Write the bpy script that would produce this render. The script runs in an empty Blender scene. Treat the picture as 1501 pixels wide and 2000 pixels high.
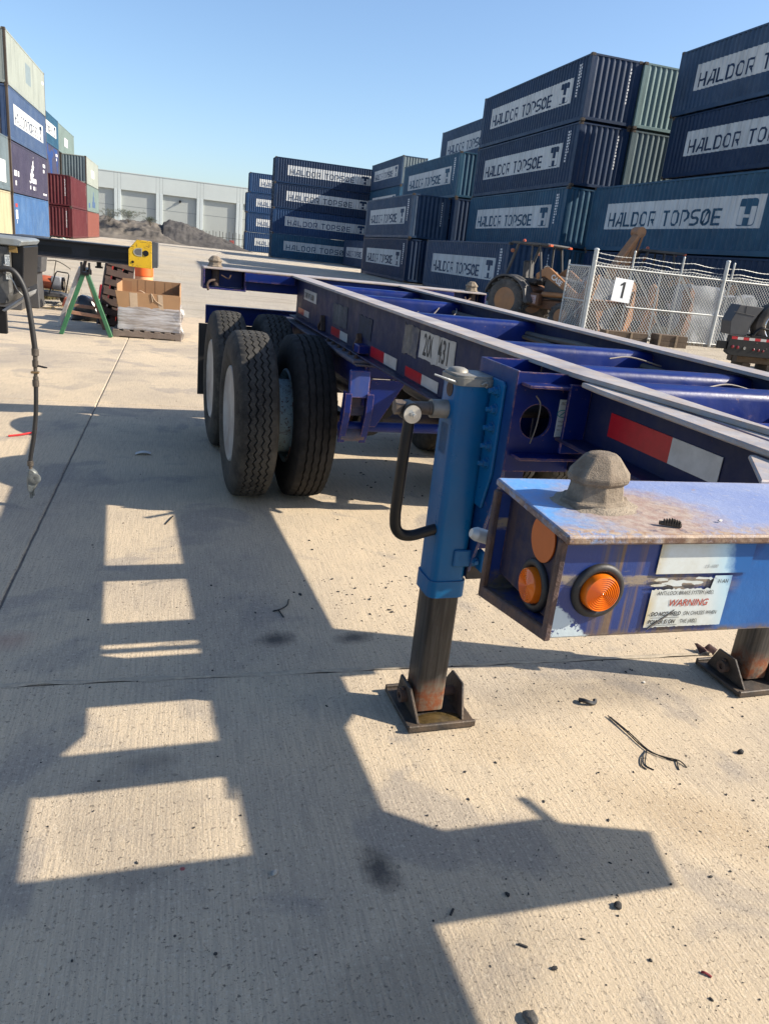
import bpy, bmesh, math, random
from mathutils import Vector, Matrix, noise as mnoise
R = math.radians
random.seed(7)
S = bpy.context.scene
COL = S.collection

# ---------------------------------------------------------------- camera, sky, sun, exposure
def _camera():
    pitch, roll, yaw = R(18.827), R(6.217), R(16.462)
    w = Vector((math.sin(yaw) * math.cos(pitch), math.cos(yaw) * math.cos(pitch), -math.sin(pitch)))
    r0 = Vector((math.cos(yaw), -math.sin(yaw), 0))
    u0 = r0.cross(w)
    r = math.cos(roll) * r0 + math.sin(roll) * u0
    u = -math.sin(roll) * r0 + math.cos(roll) * u0
    cd = bpy.data.cameras.new('camera')
    cd.sensor_fit = 'VERTICAL'
    cd.sensor_height = 36.0
    cd.lens = 1464.08 / 2000 * 36
    cd.clip_start = 0.05
    cd.clip_end = 3000
    cam = bpy.data.objects.new('camera', cd)
    COL.objects.link(cam)
    m = Matrix((r, u, -w)).transposed().to_4x4()
    m.translation = (0, 0, 1.57)
    cam.matrix_world = m
    S.camera = cam
_camera()
SUN_VEC = Vector((1.5, -0.42, 1.0)).normalized()      # towards the sun
SUN_EL = math.asin(SUN_VEC.z)
SUN_ROT = math.atan2(SUN_VEC.x, SUN_VEC.y)
W = bpy.data.worlds.new('World')
S.world = W
W.use_nodes = True
nt = W.node_tree
sky = nt.nodes.new('ShaderNodeTexSky')
sky.sky_type = 'NISHITA'
sky.sun_disc = False
sky.sun_elevation = SUN_EL
sky.sun_rotation = SUN_ROT
sky.altitude = 50
sky.air_density = 1.0
sky.dust_density = 1.2
sky.ozone_density = 4.0
bg = nt.nodes['Background']
bg.inputs['Strength'].default_value = 0.110
nt.links.new(sky.outputs[0], bg.inputs['Color'])
sl = bpy.data.lights.new('sun', 'SUN')
sl.energy = 4.8
sl.angle = R(0.5)
sl.color = (1.0, 0.905, 0.76)
so = bpy.data.objects.new('sun', sl)
COL.objects.link(so)
so.rotation_euler = SUN_VEC.to_track_quat('Z', 'Y').to_euler()
so.location = (20, -6, 30)
S.view_settings.view_transform = 'Standard'
S.view_settings.look = 'None'
S.view_settings.exposure = 0.95
S.view_settings.gamma = 1.0
S.view_settings.use_curve_mapping = False

# ---------------------------------------------------------------- materials
MATS = {}
class NB:
    def __init__(s, name):
        s.m = bpy.data.materials.new(name)
        s.m.use_nodes = True
        s.t = s.m.node_tree
        s.p = s.t.nodes['Principled BSDF']
        s.tc = None
    def n(s, typ, **kw):
        x = s.t.nodes.new(typ)
        for k, v in kw.items():
            setattr(x, k, v)
        return x
    def l(s, a, b):
        s.t.links.new(a, b)
    def coord(s, scale=(1, 1, 1), world=False, rnd=False):
        if world:
            o = s.n('ShaderNodeNewGeometry').outputs['Position']
        else:
            if s.tc is None:
                s.tc = s.n('ShaderNodeTexCoord')
            o = s.tc.outputs['Object']
        mp = s.n('ShaderNodeMapping')
        mp.inputs['Scale'].default_value = scale
        s.l(o, mp.inputs['Vector'])
        if rnd:
            oi = s.n('ShaderNodeObjectInfo')
            ml = s.n('ShaderNodeMath', operation='MULTIPLY')
            ml.inputs[1].default_value = 57.0
            s.l(oi.outputs['Random'], ml.inputs[0])
            cb = s.n('ShaderNodeCombineXYZ')
            for i in range(3):
                s.l(ml.outputs[0], cb.inputs[i])
            s.l(cb.outputs[0], mp.inputs['Location'])
        return mp.outputs[0]
    def noise(s, vec, scale, detail=5, rough=0.6, lo=0.4, hi=0.6, dist=0.0):
        nz = s.n('ShaderNodeTexNoise')
        nz.inputs['Scale'].default_value = scale
        nz.inputs['Detail'].default_value = detail
        nz.inputs['Roughness'].default_value = rough
        nz.inputs['Distortion'].default_value = dist
        s.l(vec, nz.inputs['Vector'])
        if lo is None:
            return nz.outputs['Fac']
        return s.ramp(nz.outputs['Fac'], lo, hi)
    def ramp(s, v, lo, hi, a=0.0, b=1.0):
        mr = s.n('ShaderNodeMapRange')
        mr.inputs['From Min'].default_value = lo
        mr.inputs['From Max'].default_value = hi
        mr.inputs['To Min'].default_value = a
        mr.inputs['To Max'].default_value = b
        s.l(v, mr.inputs['Value'])
        return mr.outputs[0]
    def math(s, op, a, b=None):
        m = s.n('ShaderNodeMath', operation=op)
        for i, v in enumerate((a, b)):
            if v is None:
                continue
            if isinstance(v, (int, float)):
                m.inputs[i].default_value = v
            else:
                s.l(v, m.inputs[i])
        m.use_clamp = False
        return m.outputs[0]
    def mix(s, fac, a, b, blend='MIX'):
        m = s.n('ShaderNodeMix', data_type='RGBA', blend_type=blend)
        for sock, v in ((m.inputs['Factor'], fac), (m.inputs['A'], a), (m.inputs['B'], b)):
            if isinstance(v, (int, float)):
                sock.default_value = v
            elif isinstance(v, tuple):
                sock.default_value = (*v, 1) if len(v) == 3 else v
            else:
                s.l(v, sock)
        return m.outputs['Result']
    def bump(s, h, strength=0.3, dist=0.01):
        b = s.n('ShaderNodeBump')
        b.inputs['Strength'].default_value = strength
        b.inputs['Distance'].default_value = dist
        s.l(h, b.inputs['Height'])
        s.l(b.outputs[0], s.p.inputs['Normal'])
    def out(s, col, rough=0.5, metal=0.0, spec=None):
        if isinstance(col, tuple):
            s.p.inputs['Base Color'].default_value = (*col, 1)
        else:
            s.l(col, s.p.inputs['Base Color'])
        if isinstance(rough, (int, float)):
            s.p.inputs['Roughness'].default_value = rough
        else:
            s.l(rough, s.p.inputs['Roughness'])
        s.p.inputs['Metallic'].default_value = metal
        if spec is not None:
            s.p.inputs['Specular IOR Level'].default_value = spec
        return s.m

def mul(c, k):
    return tuple(min(1, x * k) for x in c)

def edge_mask(b, radius=0.006, lo=0.02, hi=0.2):
    bv = b.n('ShaderNodeBevel', samples=3)
    bv.inputs['Radius'].default_value = radius
    g = b.n('ShaderNodeNewGeometry')
    d = b.n('ShaderNodeVectorMath', operation='DOT_PRODUCT')
    b.l(bv.outputs[0], d.inputs[0])
    b.l(g.outputs['Normal'], d.inputs[1])
    return b.ramp(d.outputs['Value'], 1 - lo, 1 - hi)

def paint(name, col, rough=0.42, rust=0.25, edge=True, fade=0.35, dirt=(0.12, 0.10, 0.08), dirt_amt=0.25, streak=0.35, rustcol=(0.16, 0.075, 0.035), spec=0.28, scale=1.0, chalk=None):
    """old enamel: uneven fade, vertical dirt streaks, chips down to rust on the edges"""
    if name in MATS:
        return MATS[name]
    b = NB(name)
    v = b.coord()
    c = b.mix(b.noise(v, 2.2 * scale, 6, 0.65, 0.35, 0.68), col, mul(col, 1 - fade))
    if chalk:
        c = b.mix(b.math('MULTIPLY', b.noise(v, 3.1 * scale, 7, 0.7, 0.42, 0.7), 0.6), c, chalk)
    vs = b.coord((14 * scale, 14 * scale, 0.9 * scale))
    st = b.math('MULTIPLY', b.noise(vs, 1.0, 5, 0.6, 0.5, 0.72), streak)
    c = b.mix(st, c, dirt)
    dm = b.math('MULTIPLY', b.noise(v, 9 * scale, 8, 0.75, 0.45, 0.8), dirt_amt)
    c = b.mix(dm, c, dirt)
    r = b.noise(v, 24 * scale, 8, 0.75, 0.62, 0.68)
    big = b.noise(v, 2.7 * scale, 4, 0.6, 0.45, 0.62)
    rm = b.math('MULTIPLY', b.math('MULTIPLY', r, big), rust * 2)
    if edge:
        em = b.math('MULTIPLY', edge_mask(b), b.noise(v, 30 * scale, 6, 0.7, 0.38, 0.56))
        rm = b.math('MAXIMUM', rm, b.math('MULTIPLY', em, min(1.0, rust * 3.0)))
    rm = b.math('MINIMUM', rm, 1.0)
    rc = b.mix(b.noise(v, 60 * scale, 4, 0.7, 0.4, 0.65), rustcol, mul(rustcol, 2.2))
    c = b.mix(rm, c, rc)
    ro = b.math('ADD', b.math('MULTIPLY', rm, 0.35), b.ramp(b.noise(v, 12 * scale, 5, 0.6, None), 0.3, 0.7, rough - 0.08, rough + 0.12))
    b.bump(b.math('ADD', b.noise(v, 40 * scale, 4, 0.6, None), b.math('MULTIPLY', rm, -0.6)), 0.18, 0.004)
    MATS[name] = b.out(c, ro, 0.0, spec)
    return MATS[name]

def plain(name, col, rough=0.5, metal=0.0, var=0.25, scale=8.0, bump=0.0, spec=None, dirt=None, dirt_amt=0.4):
    if name in MATS:
        return MATS[name]
    b = NB(name)
    v = b.coord()
    c = b.mix(b.noise(v, scale, 6, 0.65, 0.35, 0.65), col, mul(col, 1 - var))
    if dirt:
        c = b.mix(b.math('MULTIPLY', b.noise(v, scale * 0.45, 7, 0.7, 0.42, 0.68), dirt_amt), c, dirt)
    if bump:
        b.bump(b.noise(v, scale * 6, 5, 0.65, None), bump, 0.006)
    MATS[name] = b.out(c, rough, metal, spec)
    return MATS[name]

def container_paint(name, col, patch=None, fade=0.28, streak=0.3, pale=None, rust=0.5):
    if name in MATS:
        return MATS[name]
    b = NB(name)
    v = b.coord(rnd=True)
    c = b.mix(b.noise(v, 0.55, 5, 0.6, 0.3, 0.7), col, mul(col, 1 - fade))
    if pale:
        c = b.mix(b.math('MULTIPLY', b.noise(v, 0.9, 6, 0.7, 0.45, 0.72), 0.45), c, pale)
    vs = b.coord((3.0, 3.0, 0.16), rnd=True)
    c = b.mix(b.math('MULTIPLY', b.noise(vs, 2.0, 6, 0.65, 0.48, 0.75), streak), c, (0.06, 0.065, 0.075))
    rm = b.math('MULTIPLY', b.noise(v, 6.0, 8, 0.75, 0.63, 0.70), rust)
    c = b.mix(rm, c, (0.13, 0.06, 0.03))
    if patch:
        pm = b.noise(v, 0.42, 2, 0.4, 0.56, 0.58, 0.6)
        c = b.mix(b.math('MULTIPLY', pm, 0.85), c, patch)
    g = b.n('ShaderNodeTexCoord').outputs['Object']
    MATS[name] = b.out(c, b.ramp(b.noise(v, 4, 4, 0.6, None), 0.3, 0.7, 0.42, 0.62), 0.0, 0.3)
    return MATS[name]

def mat_concrete():
    b = NB('concrete')
    v = b.coord(world=True)
    base = b.mix(b.noise(v, 0.8, 6, 0.62, 0.32, 0.68), (0.58, 0.465, 0.32), (0.49, 0.40, 0.285))
    # broad grey traffic stains and pale worn patches
    base = b.mix(b.math('MULTIPLY', b.noise(v, 0.42, 5, 0.6, 0.48, 0.64, 0.4), 0.55), base, (0.215, 0.195, 0.18))
    base = b.mix(b.math('MULTIPLY', b.noise(v, 1.9, 4, 0.55, 0.55, 0.63, 0.7), 0.5), base, (0.23, 0.21, 0.195))
    base = b.mix(b.math('MULTIPLY', b.noise(v, 1.3, 5, 0.6, 0.55, 0.72), 0.4), base, (0.46, 0.39, 0.30))
    # sandy drift near the right foreground
    def blob(x, y, rx, ry, lo=0.55, hi=1.0, rot=0.0, wob=0.45, nscale=9.0):
        mp = b.n('ShaderNodeMapping', vector_type='TEXTURE')
        mp.inputs['Location'].default_value = (x, y, 0)
        mp.inputs['Rotation'].default_value = (0, 0, rot)
        mp.inputs['Scale'].default_value = (rx, ry, 1)
        b.l(b.n('ShaderNodeNewGeometry').outputs['Position'], mp.inputs['Vector'])
        sx = b.n('ShaderNodeSeparateXYZ')
        b.l(mp.outputs[0], sx.inputs[0])
        q = b.math('SQRT', b.math('ADD', b.math('MULTIPLY', sx.outputs[0], sx.outputs[0]), b.math('MULTIPLY', sx.outputs[1], sx.outputs[1])))
        q = b.math('ADD', q, b.math('MULTIPLY', b.math('SUBTRACT', b.noise(v, nscale, 6, 0.7, None), 0.5), wob * 2))
        return b.ramp(q, hi, lo)
    sand = b.math('MAXIMUM', blob(1.60, 1.56, 0.42, 0.17, 0.3, 1.0, R(-38)), b.math('MULTIPLY', blob(1.13, 2.0, 0.22, 0.13), 0.5))
    base = b.mix(b.math('MULTIPLY', sand, 0.7), base, (0.43, 0.33, 0.215))
    # fine aggregate: dark pits and pale grains
    pit = b.noise(v, 66, 4, 0.65, 0.61, 0.655)
    pit2 = b.noise(v, 150, 2, 0.5, 0.62, 0.7)
    nearm = b.ramp(b.noise(v, 1.1, 3, 0.6, None), 0.38, 0.62, 0.3, 1.0)
    base = b.mix(b.math('MULTIPLY', b.math('MULTIPLY', pit, nearm), 0.7), base, (0.06, 0.05, 0.045))
    base = b.mix(b.math('MULTIPLY', pit2, 0.6), base, (0.13, 0.11, 0.09))
    base = b.mix(b.math('MULTIPLY', b.noise(v, 80, 3, 0.6, 0.55, 0.66), 0.5), base, (0.62, 0.53, 0.40))
    # broom finish: fine lines along the chassis direction
    vb = b.coord((130, 5.5, 1), world=True)
    br = b.noise(vb, 1.0, 4, 0.6, None)
    base = b.mix(b.ramp(br, 0.42, 0.62, 0, 0.27), base, (0.19, 0.165, 0.14))
    # oil spots, rust wash, a dried puddle, tyre scuffs
    oil = b.math('MAXIMUM', blob(0.418, 2.80, 0.105, 0.075, 0.2, 1.0, 0.3, 0.5, 26), b.math('MULTIPLY', blob(0.75, 2.79, 0.11, 0.06, 0.2, 1.0, 0.2, 0.5, 26), 0.9))
    oil = b.math('MAXIMUM', oil, blob(0.545, 1.52, 0.06, 0.10, 0.25, 1.0, 0.2, 0.6, 26))
    oil = b.math('MAXIMUM', oil, b.math('MULTIPLY', blob(-0.07, 2.05, 0.11, 0.05, 0.4, 1.0, 0.1, 0.3, 8), 0.35))
    oil = b.math('MAXIMUM', oil, b.math('MULTIPLY', blob(-0.10, 1.80, 0.20, 0.26, 0.93, 1.0, 0.1, 0.22, 7), 0.16))
    oil = b.math('MAXIMUM', oil, b.math('MULTIPLY', blob(1.75, 2.3, 0.75, 0.16, 0.2, 1.0, 0.05, 0.7, 6), 0.42))
    oil = b.math('MAXIMUM', oil, b.math('MULTIPLY', blob(0.55, 1.1, 0.5, 0.22, 0.6, 1.0, 0.4, 0.4, 4), 0.25))
    base = b.mix(b.math('MULTIPLY', oil, 0.85), base, (0.045, 0.04, 0.038))
    base = b.mix(b.math('MULTIPLY', blob(-0.62, 2.85, 0.13, 0.1, 0.2, 1.0, 0, 0.4, 8), 0.3), base, (0.30, 0.10, 0.08))
    base = b.mix(blob(0.03, 1.60, 0.008, 0.008, 0.6, 1.0), base, (0.35, 0.10, 0.09))
    vsk = b.coord((0.7, 9.0, 1), world=True)
    scuff = b.math('MULTIPLY', b.noise(vsk, 1.4, 6, 0.75, 0.64, 0.72), b.noise(v, 0.6, 3, 0.5, 0.5, 0.62))
    base = b.mix(b.math('MULTIPLY', scuff, 0.6), base, (0.06, 0.055, 0.05))
    hgt = b.math('ADD', b.math('MULTIPLY', br, 0.5), b.math('ADD', b.math('MULTIPLY', b.noise(v, 120, 4, 0.7, None), 0.9), b.math('MULTIPLY', pit, -0.8)))
    b.bump(hgt, 0.8, 0.005)
    MATS['concrete'] = b.out(base, b.ramp(oil, 0, 1, 0.88, 0.6), 0.0, 0.3)
mat_concrete()

def mat_dirt():
    b = NB('sandy_dirt')
    v = b.coord(world=True)
    c = b.mix(b.noise(v, 0.11, 6, 0.6, 0.3, 0.7), (0.60, 0.51, 0.38), (0.49, 0.44, 0.365))
    c = b.mix(b.math('MULTIPLY', b.noise(v, 0.9, 7, 0.7, 0.48, 0.7), 0.5), c, (0.34, 0.27, 0.185))
    c = b.mix(b.math('MULTIPLY', b.noise(v, 0.035, 4, 0.6, 0.45, 0.62), 0.5), c, (0.40, 0.39, 0.37))
    c = b.mix(b.math('MULTIPLY', b.noise(v, 7, 5, 0.7, 0.6, 0.7), 0.45), c, (0.17, 0.135, 0.10))
    vt = b.coord((0.5, 4.0, 1), world=True)
    c = b.mix(b.math('MULTIPLY', b.noise(vt, 0.5, 4, 0.6, 0.55, 0.68), 0.4), c, (0.30, 0.25, 0.19))
    b.bump(b.math('ADD', b.noise(v, 3, 6, 0.7, None), b.noise(v, 20, 4, 0.7, None)), 1.0, 0.09)
    MATS['sandy_dirt'] = b.out(c, 0.95, 0, 0.2)
mat_dirt()

def M(n):
    return MATS[n]
BLUE = paint('chassis_blue', (0.002, 0.017, 0.15), 0.36, 0.34, True, 0.45, dirt=(0.02, 0.025, 0.055), dirt_amt=0.25, streak=0.12, rustcol=(0.22, 0.11, 0.055))
WORN = paint('rail_top_wear', (0.30, 0.29, 0.31), 0.55, 1.0, True, 0.25, dirt=(0.42, 0.31, 0.21), dirt_amt=1.0, streak=0.05, chalk=(0.52, 0.48, 0.43), rustcol=(0.25, 0.12, 0.05), scale=1.9)
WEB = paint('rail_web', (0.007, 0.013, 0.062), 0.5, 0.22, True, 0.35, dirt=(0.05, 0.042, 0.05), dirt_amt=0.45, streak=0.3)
LEGBLUE = paint('leg_blue', (0.002, 0.115, 0.285), 0.33, 0.10, True, 0.15, dirt=(0.04, 0.09, 0.17), dirt_amt=0.3, streak=0.1, rustcol=(0.10, 0.07, 0.06))
CAPM = plain('bare_dirty_steel', (0.34, 0.33, 0.29), 0.5, 0.2, 0.4, 9, 0.2, dirt=(0.11, 0.085, 0.06), dirt_amt=0.7)
RUSTY = plain('rusty_steel', (0.115, 0.062, 0.04), 0.8, 0.0, 0.5, 12, 0.5, dirt=(0.045, 0.035, 0.03), dirt_amt=0.8)
CAST = plain('cast_steel', (0.27, 0.22, 0.165), 0.9, 0.0, 0.35, 60, 0.5, spec=0.2, dirt=(0.12, 0.09, 0.065), dirt_amt=0.7)
DARK = plain('dark_greasy_steel', (0.028, 0.027, 0.028), 0.5, 0.2, 0.4, 14, 0.3, dirt=(0.09, 0.06, 0.045), dirt_amt=0.4)
BLACK = plain('black_paint', (0.007, 0.007, 0.008), 0.42, 0.0, 0.4, 6, 0.1, spec=0.35, dirt=(0.02, 0.018, 0.017), dirt_amt=0.3)
RUBBER = plain('black_rubber', (0.016, 0.016, 0.017), 0.55, 0.0, 0.3, 12, 0.1, dirt=(0.05, 0.045, 0.04), dirt_amt=0.4)
WHITE = plain('white_paint', (0.72, 0.72, 0.70), 0.45, 0, 0.12, 5, dirt=(0.35, 0.32, 0.28), dirt_amt=0.25)
STICK = plain('dirty_sticker', (0.66, 0.70, 0.70), 0.4, 0, 0.12, 20, dirt=(0.42, 0.36, 0.25), dirt_amt=0.55)
PRINT = plain('black_print', (0.02, 0.02, 0.022), 0.5, 0, 0.1)
REDPRINT = plain('red_print', (0.42, 0.075, 0.05), 0.5, 0, 0.1)
TAPER = plain('red_reflector', (0.42, 0.006, 0.016), 0.3, 0, 0.2, 30)
TAPEW = plain('white_reflector', (0.52, 0.50, 0.47), 0.35, 0, 0.2, 18, dirt=(0.3, 0.25, 0.2), dirt_amt=0.4)
ORANGEL = plain('amber_lens', (0.75, 0.16, 0.008), 0.16, 0, 0.08, 30)
ORANGER = plain('orange_reflector', (0.48, 0.095, 0.006), 0.4, 0, 0.12, 20)
GALV = plain('galvanised_steel', (0.52, 0.53, 0.51), 0.5, 0.35, 0.2, 12, dirt=(0.32, 0.29, 0.24), dirt_amt=0.3)

# ---------------------------------------------------------------- geometry helpers
def link(name, me, m=None, parent=None, objmat=False):
    o = bpy.data.objects.new(name, me)
    COL.objects.link(o)
    if m is not None:
        if objmat:
            if not me.materials:
                me.materials.append(None)
            o.material_slots[0].link = 'OBJECT'
            o.material_slots[0].material = m
        elif not me.materials:
            me.materials.append(m)
    if parent is not None:
        o.parent = parent
    return o
def mesh(name, bm, smooth=False, angle=35):
    bmesh.ops.recalc_face_normals(bm, faces=bm.faces)
    if smooth:
        for f in bm.faces:
            f.smooth = True
        for e in bm.edges:
            if len(e.link_faces) == 2:
                if e.calc_face_angle(0) > R(angle):
                    e.smooth = False
    me = bpy.data.meshes.new(name)
    bm.to_mesh(me)
    bm.free()
    return me
def obj(name, bm, m, parent=None, smooth=False, angle=35, label=None, kind=None):
    o = link(name, mesh(name, bm, smooth, angle), m, parent)
    if label:
        o['label'] = label
    if kind:
        o['kind'] = kind
    return o
def empty(name, loc=(0, 0, 0), rz=0, parent=None):
    o = bpy.data.objects.new(name, None)
    o.empty_display_size = 0.1
    COL.objects.link(o)
    o.location = loc
    o.rotation_euler = (0, 0, rz)
    if parent:
        o.parent = parent
    return o
def tag(o, label=None, cat=None, group=None, kind=None):
    if label: o['label'] = label
    if cat: o['category'] = cat
    if group: o['group'] = group
    if kind: o['kind'] = kind
    return o
def thing(name, label, cat, loc=(0, 0, 0), rz=0, group=None):
    return tag(empty(name, loc, rz), label, cat, group)
def copy_tree(o, parent=None):
    c = o.copy()
    COL.objects.link(c)
    if parent is not None:
        c.parent = parent
    for ch in list(o.children):
        copy_tree(ch, c)
    return c
def BM():
    return bmesh.new()
def join(bm, tmp, mat=None):
    me = bpy.data.meshes.new('tmp')
    tmp.to_mesh(me)
    tmp.free()
    if mat is not None:
        me.transform(mat)
    bm.from_mesh(me)
    bpy.data.meshes.remove(me)
def box(bm, x0, x1, y0, y1, z0, z1, bev=0.0, seg=1, mat=None):
    t = BM()
    bmesh.ops.create_cube(t, size=1)
    for v in t.verts:
        v.co = Vector((x0 + (v.co.x + .5) * (x1 - x0), y0 + (v.co.y + .5) * (y1 - y0), z0 + (v.co.z + .5) * (z1 - z0)))
    if bev:
        bmesh.ops.bevel(t, geom=t.edges[:], offset=bev, segments=seg, profile=0.7, affect='EDGES', clamp_overlap=True)
    join(bm, t, mat)
    return bm
def prism(bm, pts, a, b, axis='x', bev=0.0, mat=None):
    """extrude a 2D outline: axis x -> pts are (y,z); y -> (x,z); z -> (x,y)"""
    t = BM()
    def P(p, h):
        return {'x': (h, p[0], p[1]), 'y': (p[0], h, p[1]), 'z': (p[0], p[1], h)}[axis]
    A = [t.verts.new(P(p, a)) for p in pts]
    B = [t.verts.new(P(p, b)) for p in pts]
    t.faces.new(A)
    t.faces.new(B[::-1])
    n = len(pts)
    for i in range(n):
        t.faces.new((A[i], B[i], B[(i + 1) % n], A[(i + 1) % n]))
    if bev:
        bmesh.ops.recalc_face_normals(t, faces=t.faces)
        bmesh.ops.bevel(t, geom=t.edges[:], offset=bev, segments=1, profile=0.7, affect='EDGES', clamp_overlap=True)
    join(bm, t, mat)
    return bm
def plate_hole(bm, u0, u1, v0, v1, cu, cv, r, a, b, axis='y', n=24):
    """rectangular plate with a round hole"""
    t = BM()
    def P(u, v, h):
        return {'x': (h, u, v), 'y': (u, h, v), 'z': (u, v, h)}[axis]
    ring, rect = [], []
    for i in range(n):
        an = 2 * math.pi * i / n
        c, s = math.cos(an), math.sin(an)
        ring.append((cu + r * c, cv + r * s))
        k = min(((u1 if c > 0 else u0) - cu) / c if abs(c) > 1e-6 else 1e9, ((v1 if s > 0 else v0) - cv) / s if abs(s) > 1e-6 else 1e9)
        rect.append((cu + k * c, cv + k * s))
    cor = [(u1, v1), (u0, v1), (u0, v0), (u1, v0)]
    for c in cor:
        i = min(range(n), key=lambda j: (rect[j][0] - c[0]) ** 2 + (rect[j][1] - c[1]) ** 2)
        rect[i] = c
    L = []
    for h in (a, b):
        L.append(([t.verts.new(P(*p, h)) for p in ring], [t.verts.new(P(*p, h)) for p in rect]))
    for i in range(n):
        j = (i + 1) % n
        for rg, rc in L:
            t.faces.new((rg[i], rc[i], rc[j], rg[j]))
        t.faces.new((L[0][0][i], L[0][0][j], L[1][0][j], L[1][0][i]))
        t.faces.new((L[0][1][i], L[1][1][i], L[1][1][j], L[0][1][j]))
    join(bm, t)
    return bm
def cyl(bm, p0, p1, r, n=16, r2=None, caps=True, bev=0.0):
    p0, p1 = Vector(p0), Vector(p1)
    d = p1 - p0
    t = BM()
    bmesh.ops.create_cone(t, cap_ends=caps, cap_tris=False, segments=n, radius1=r, radius2=r if r2 is None else r2, depth=d.length)
    if bev:
        bmesh.ops.bevel(t, geom=[e for e in t.edges if len(e.link_faces) == 2 and e.calc_face_angle(0) > 1.0], offset=bev, segments=1, affect='EDGES', clamp_overlap=True)
    join(bm, t, Matrix.Translation((p0 + p1) / 2) @ d.to_track_quat('Z', 'Y').to_matrix().to_4x4())
    return bm
def smooth_path(pts, k=6):
    P = [Vector(p) for p in pts]
    P = [P[0] * 2 - P[1]] + P + [P[-1] * 2 - P[-2]]
    out = []
    for i in range(1, len(P) - 2):
        a, b, c, d = P[i - 1:i + 3]
        for j in range(k):
            t = j / k
            out.append(0.5 * ((2 * b) + (c - a) * t + (2 * a - 5 * b + 4 * c - d) * t * t + (3 * b - a - 3 * c + d) * t ** 3))
    out.append(P[-2])
    return out
def tube(bm, pts, r, n=8, k=0, r_end=None):
    P = smooth_path(pts, k) if k else [Vector(p) for p in pts]
    rings = []
    up = None
    m = len(P)
    for i, p in enumerate(P):
        d = (P[min(i + 1, m - 1)] - P[max(i - 1, 0)]).normalized()
        if up is None:
            up = d.orthogonal().normalized()
        up = (up - d * up.dot(d)).normalized()
        s = d.cross(up)
        rr = r if r_end is None else r + (r_end - r) * i / (m - 1)
        rings.append([bm.verts.new(p + (up * math.cos(2 * math.pi * j / n) + s * math.sin(2 * math.pi * j / n)) * rr) for j in range(n)])
    for a, b in zip(rings, rings[1:]):
        for j in range(n):
            bm.faces.new((a[j], a[(j + 1) % n], b[(j + 1) % n], b[j]))
    bm.faces.new(rings[0][::-1])
    bm.faces.new(rings[-1])
    return bm
def lathe(bm, prof, n=32, axis='x', cx=0, cy=0, cz=0, closed=False, mat=None):
    """prof = [(h, r)] turned about an axis through (cx, cy, cz)"""
    t = BM()
    rings = []
    for h, r in prof:
        ring = []
        for i in range(n):
            a = 2 * math.pi * i / n
            c, s = math.cos(a) * r, math.sin(a) * r
            ring.append(t.verts.new({'x': (cx + h, cy + c, cz + s), 'y': (cx + c, cy + h, cz + s), 'z': (cx + c, cy + s, cz + h)}[axis]))
        rings.append(ring)
    for a, b in zip(rings, rings[1:]):
        for i in range(n):
            t.faces.new((a[i], a[(i + 1) % n], b[(i + 1) % n], b[i]))
    if closed:
        a, b = rings[-1], rings[0]
        for i in range(n):
            t.faces.new((a[i], a[(i + 1) % n], b[(i + 1) % n], b[i]))
    else:
        for ring in (rings[0], rings[-1]):
            try:
                t.faces.new(ring)
            except ValueError:
                pass
    join(bm, t, mat)
    return bm
def quad(bm, pts):
    bm.faces.new([bm.verts.new(p) for p in pts])
    return bm
def grid_mesh(bm, nx, ny, f):
    V = [[bm.verts.new(f(i / nx, j / ny)) for i in range(nx + 1)] for j in range(ny + 1)]
    for j in range(ny):
        for i in range(nx):
            bm.faces.new((V[j][i], V[j][i + 1], V[j + 1][i + 1], V[j + 1][i]))
    return bm
def hexbolt(bm, p, d, r=0.012, h=0.012, stud=0.01):
    p, d = Vector(p), Vector(d).normalized()
    cyl(bm, p, p + d * 0.003, r * 1.55, 14)
    cyl(bm, p + d * 0.003, p + d * (0.003 + h), r * 1.12, 6)
    if stud:
        cyl(bm, p + d * (0.003 + h), p + d * (0.003 + h + stud), r * 0.62, 10)
    return bm
TXT = {}
def text_bm(s, size, bold=0.0, shear=0.0, spacing=1.0, sx=1.0):
    key = (s, size, bold, shear, spacing, sx)
    cu = bpy.data.curves.new('txt', 'FONT')
    cu.body = s
    cu.size = size
    cu.offset = bold
    cu.shear = shear
    cu.space_character = spacing
    cu.resolution_u = 3
    o = bpy.data.objects.new('txt', cu)
    COL.objects.link(o)
    dg = bpy.context.evaluated_depsgraph_get()
    me = bpy.data.meshes.new_from_object(o.evaluated_get(dg))
    bm = BM()
    bm.from_mesh(me)
    bpy.data.meshes.remove(me)
    bpy.data.objects.remove(o)
    bpy.data.curves.remove(cu)
    for v in bm.verts:
        v.co.x *= sx
    return bm
def lettering(s, size, m, parent, origin, ux, uy, name='lettering', **kw):
    """flat print lying on a face: origin + x*ux + y*uy"""
    t = text_bm(s, size, **kw)
    o, ux, uy = Vector(origin), Vector(ux), Vector(uy)
    for v in t.verts:
        v.co = o + ux * v.co.x + uy * v.co.y
    me = bpy.data.meshes.new(name)
    t.to_mesh(me)
    t.free()
    return link(name, me, m, parent)
def rag_strip(bm, pts_a, pts_b):
    A = [bm.verts.new(p) for p in pts_a]
    B = [bm.verts.new(p) for p in pts_b]
    for i in range(len(A) - 1):
        bm.faces.new((A[i], A[i + 1], B[i + 1], B[i]))
    return bm
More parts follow.
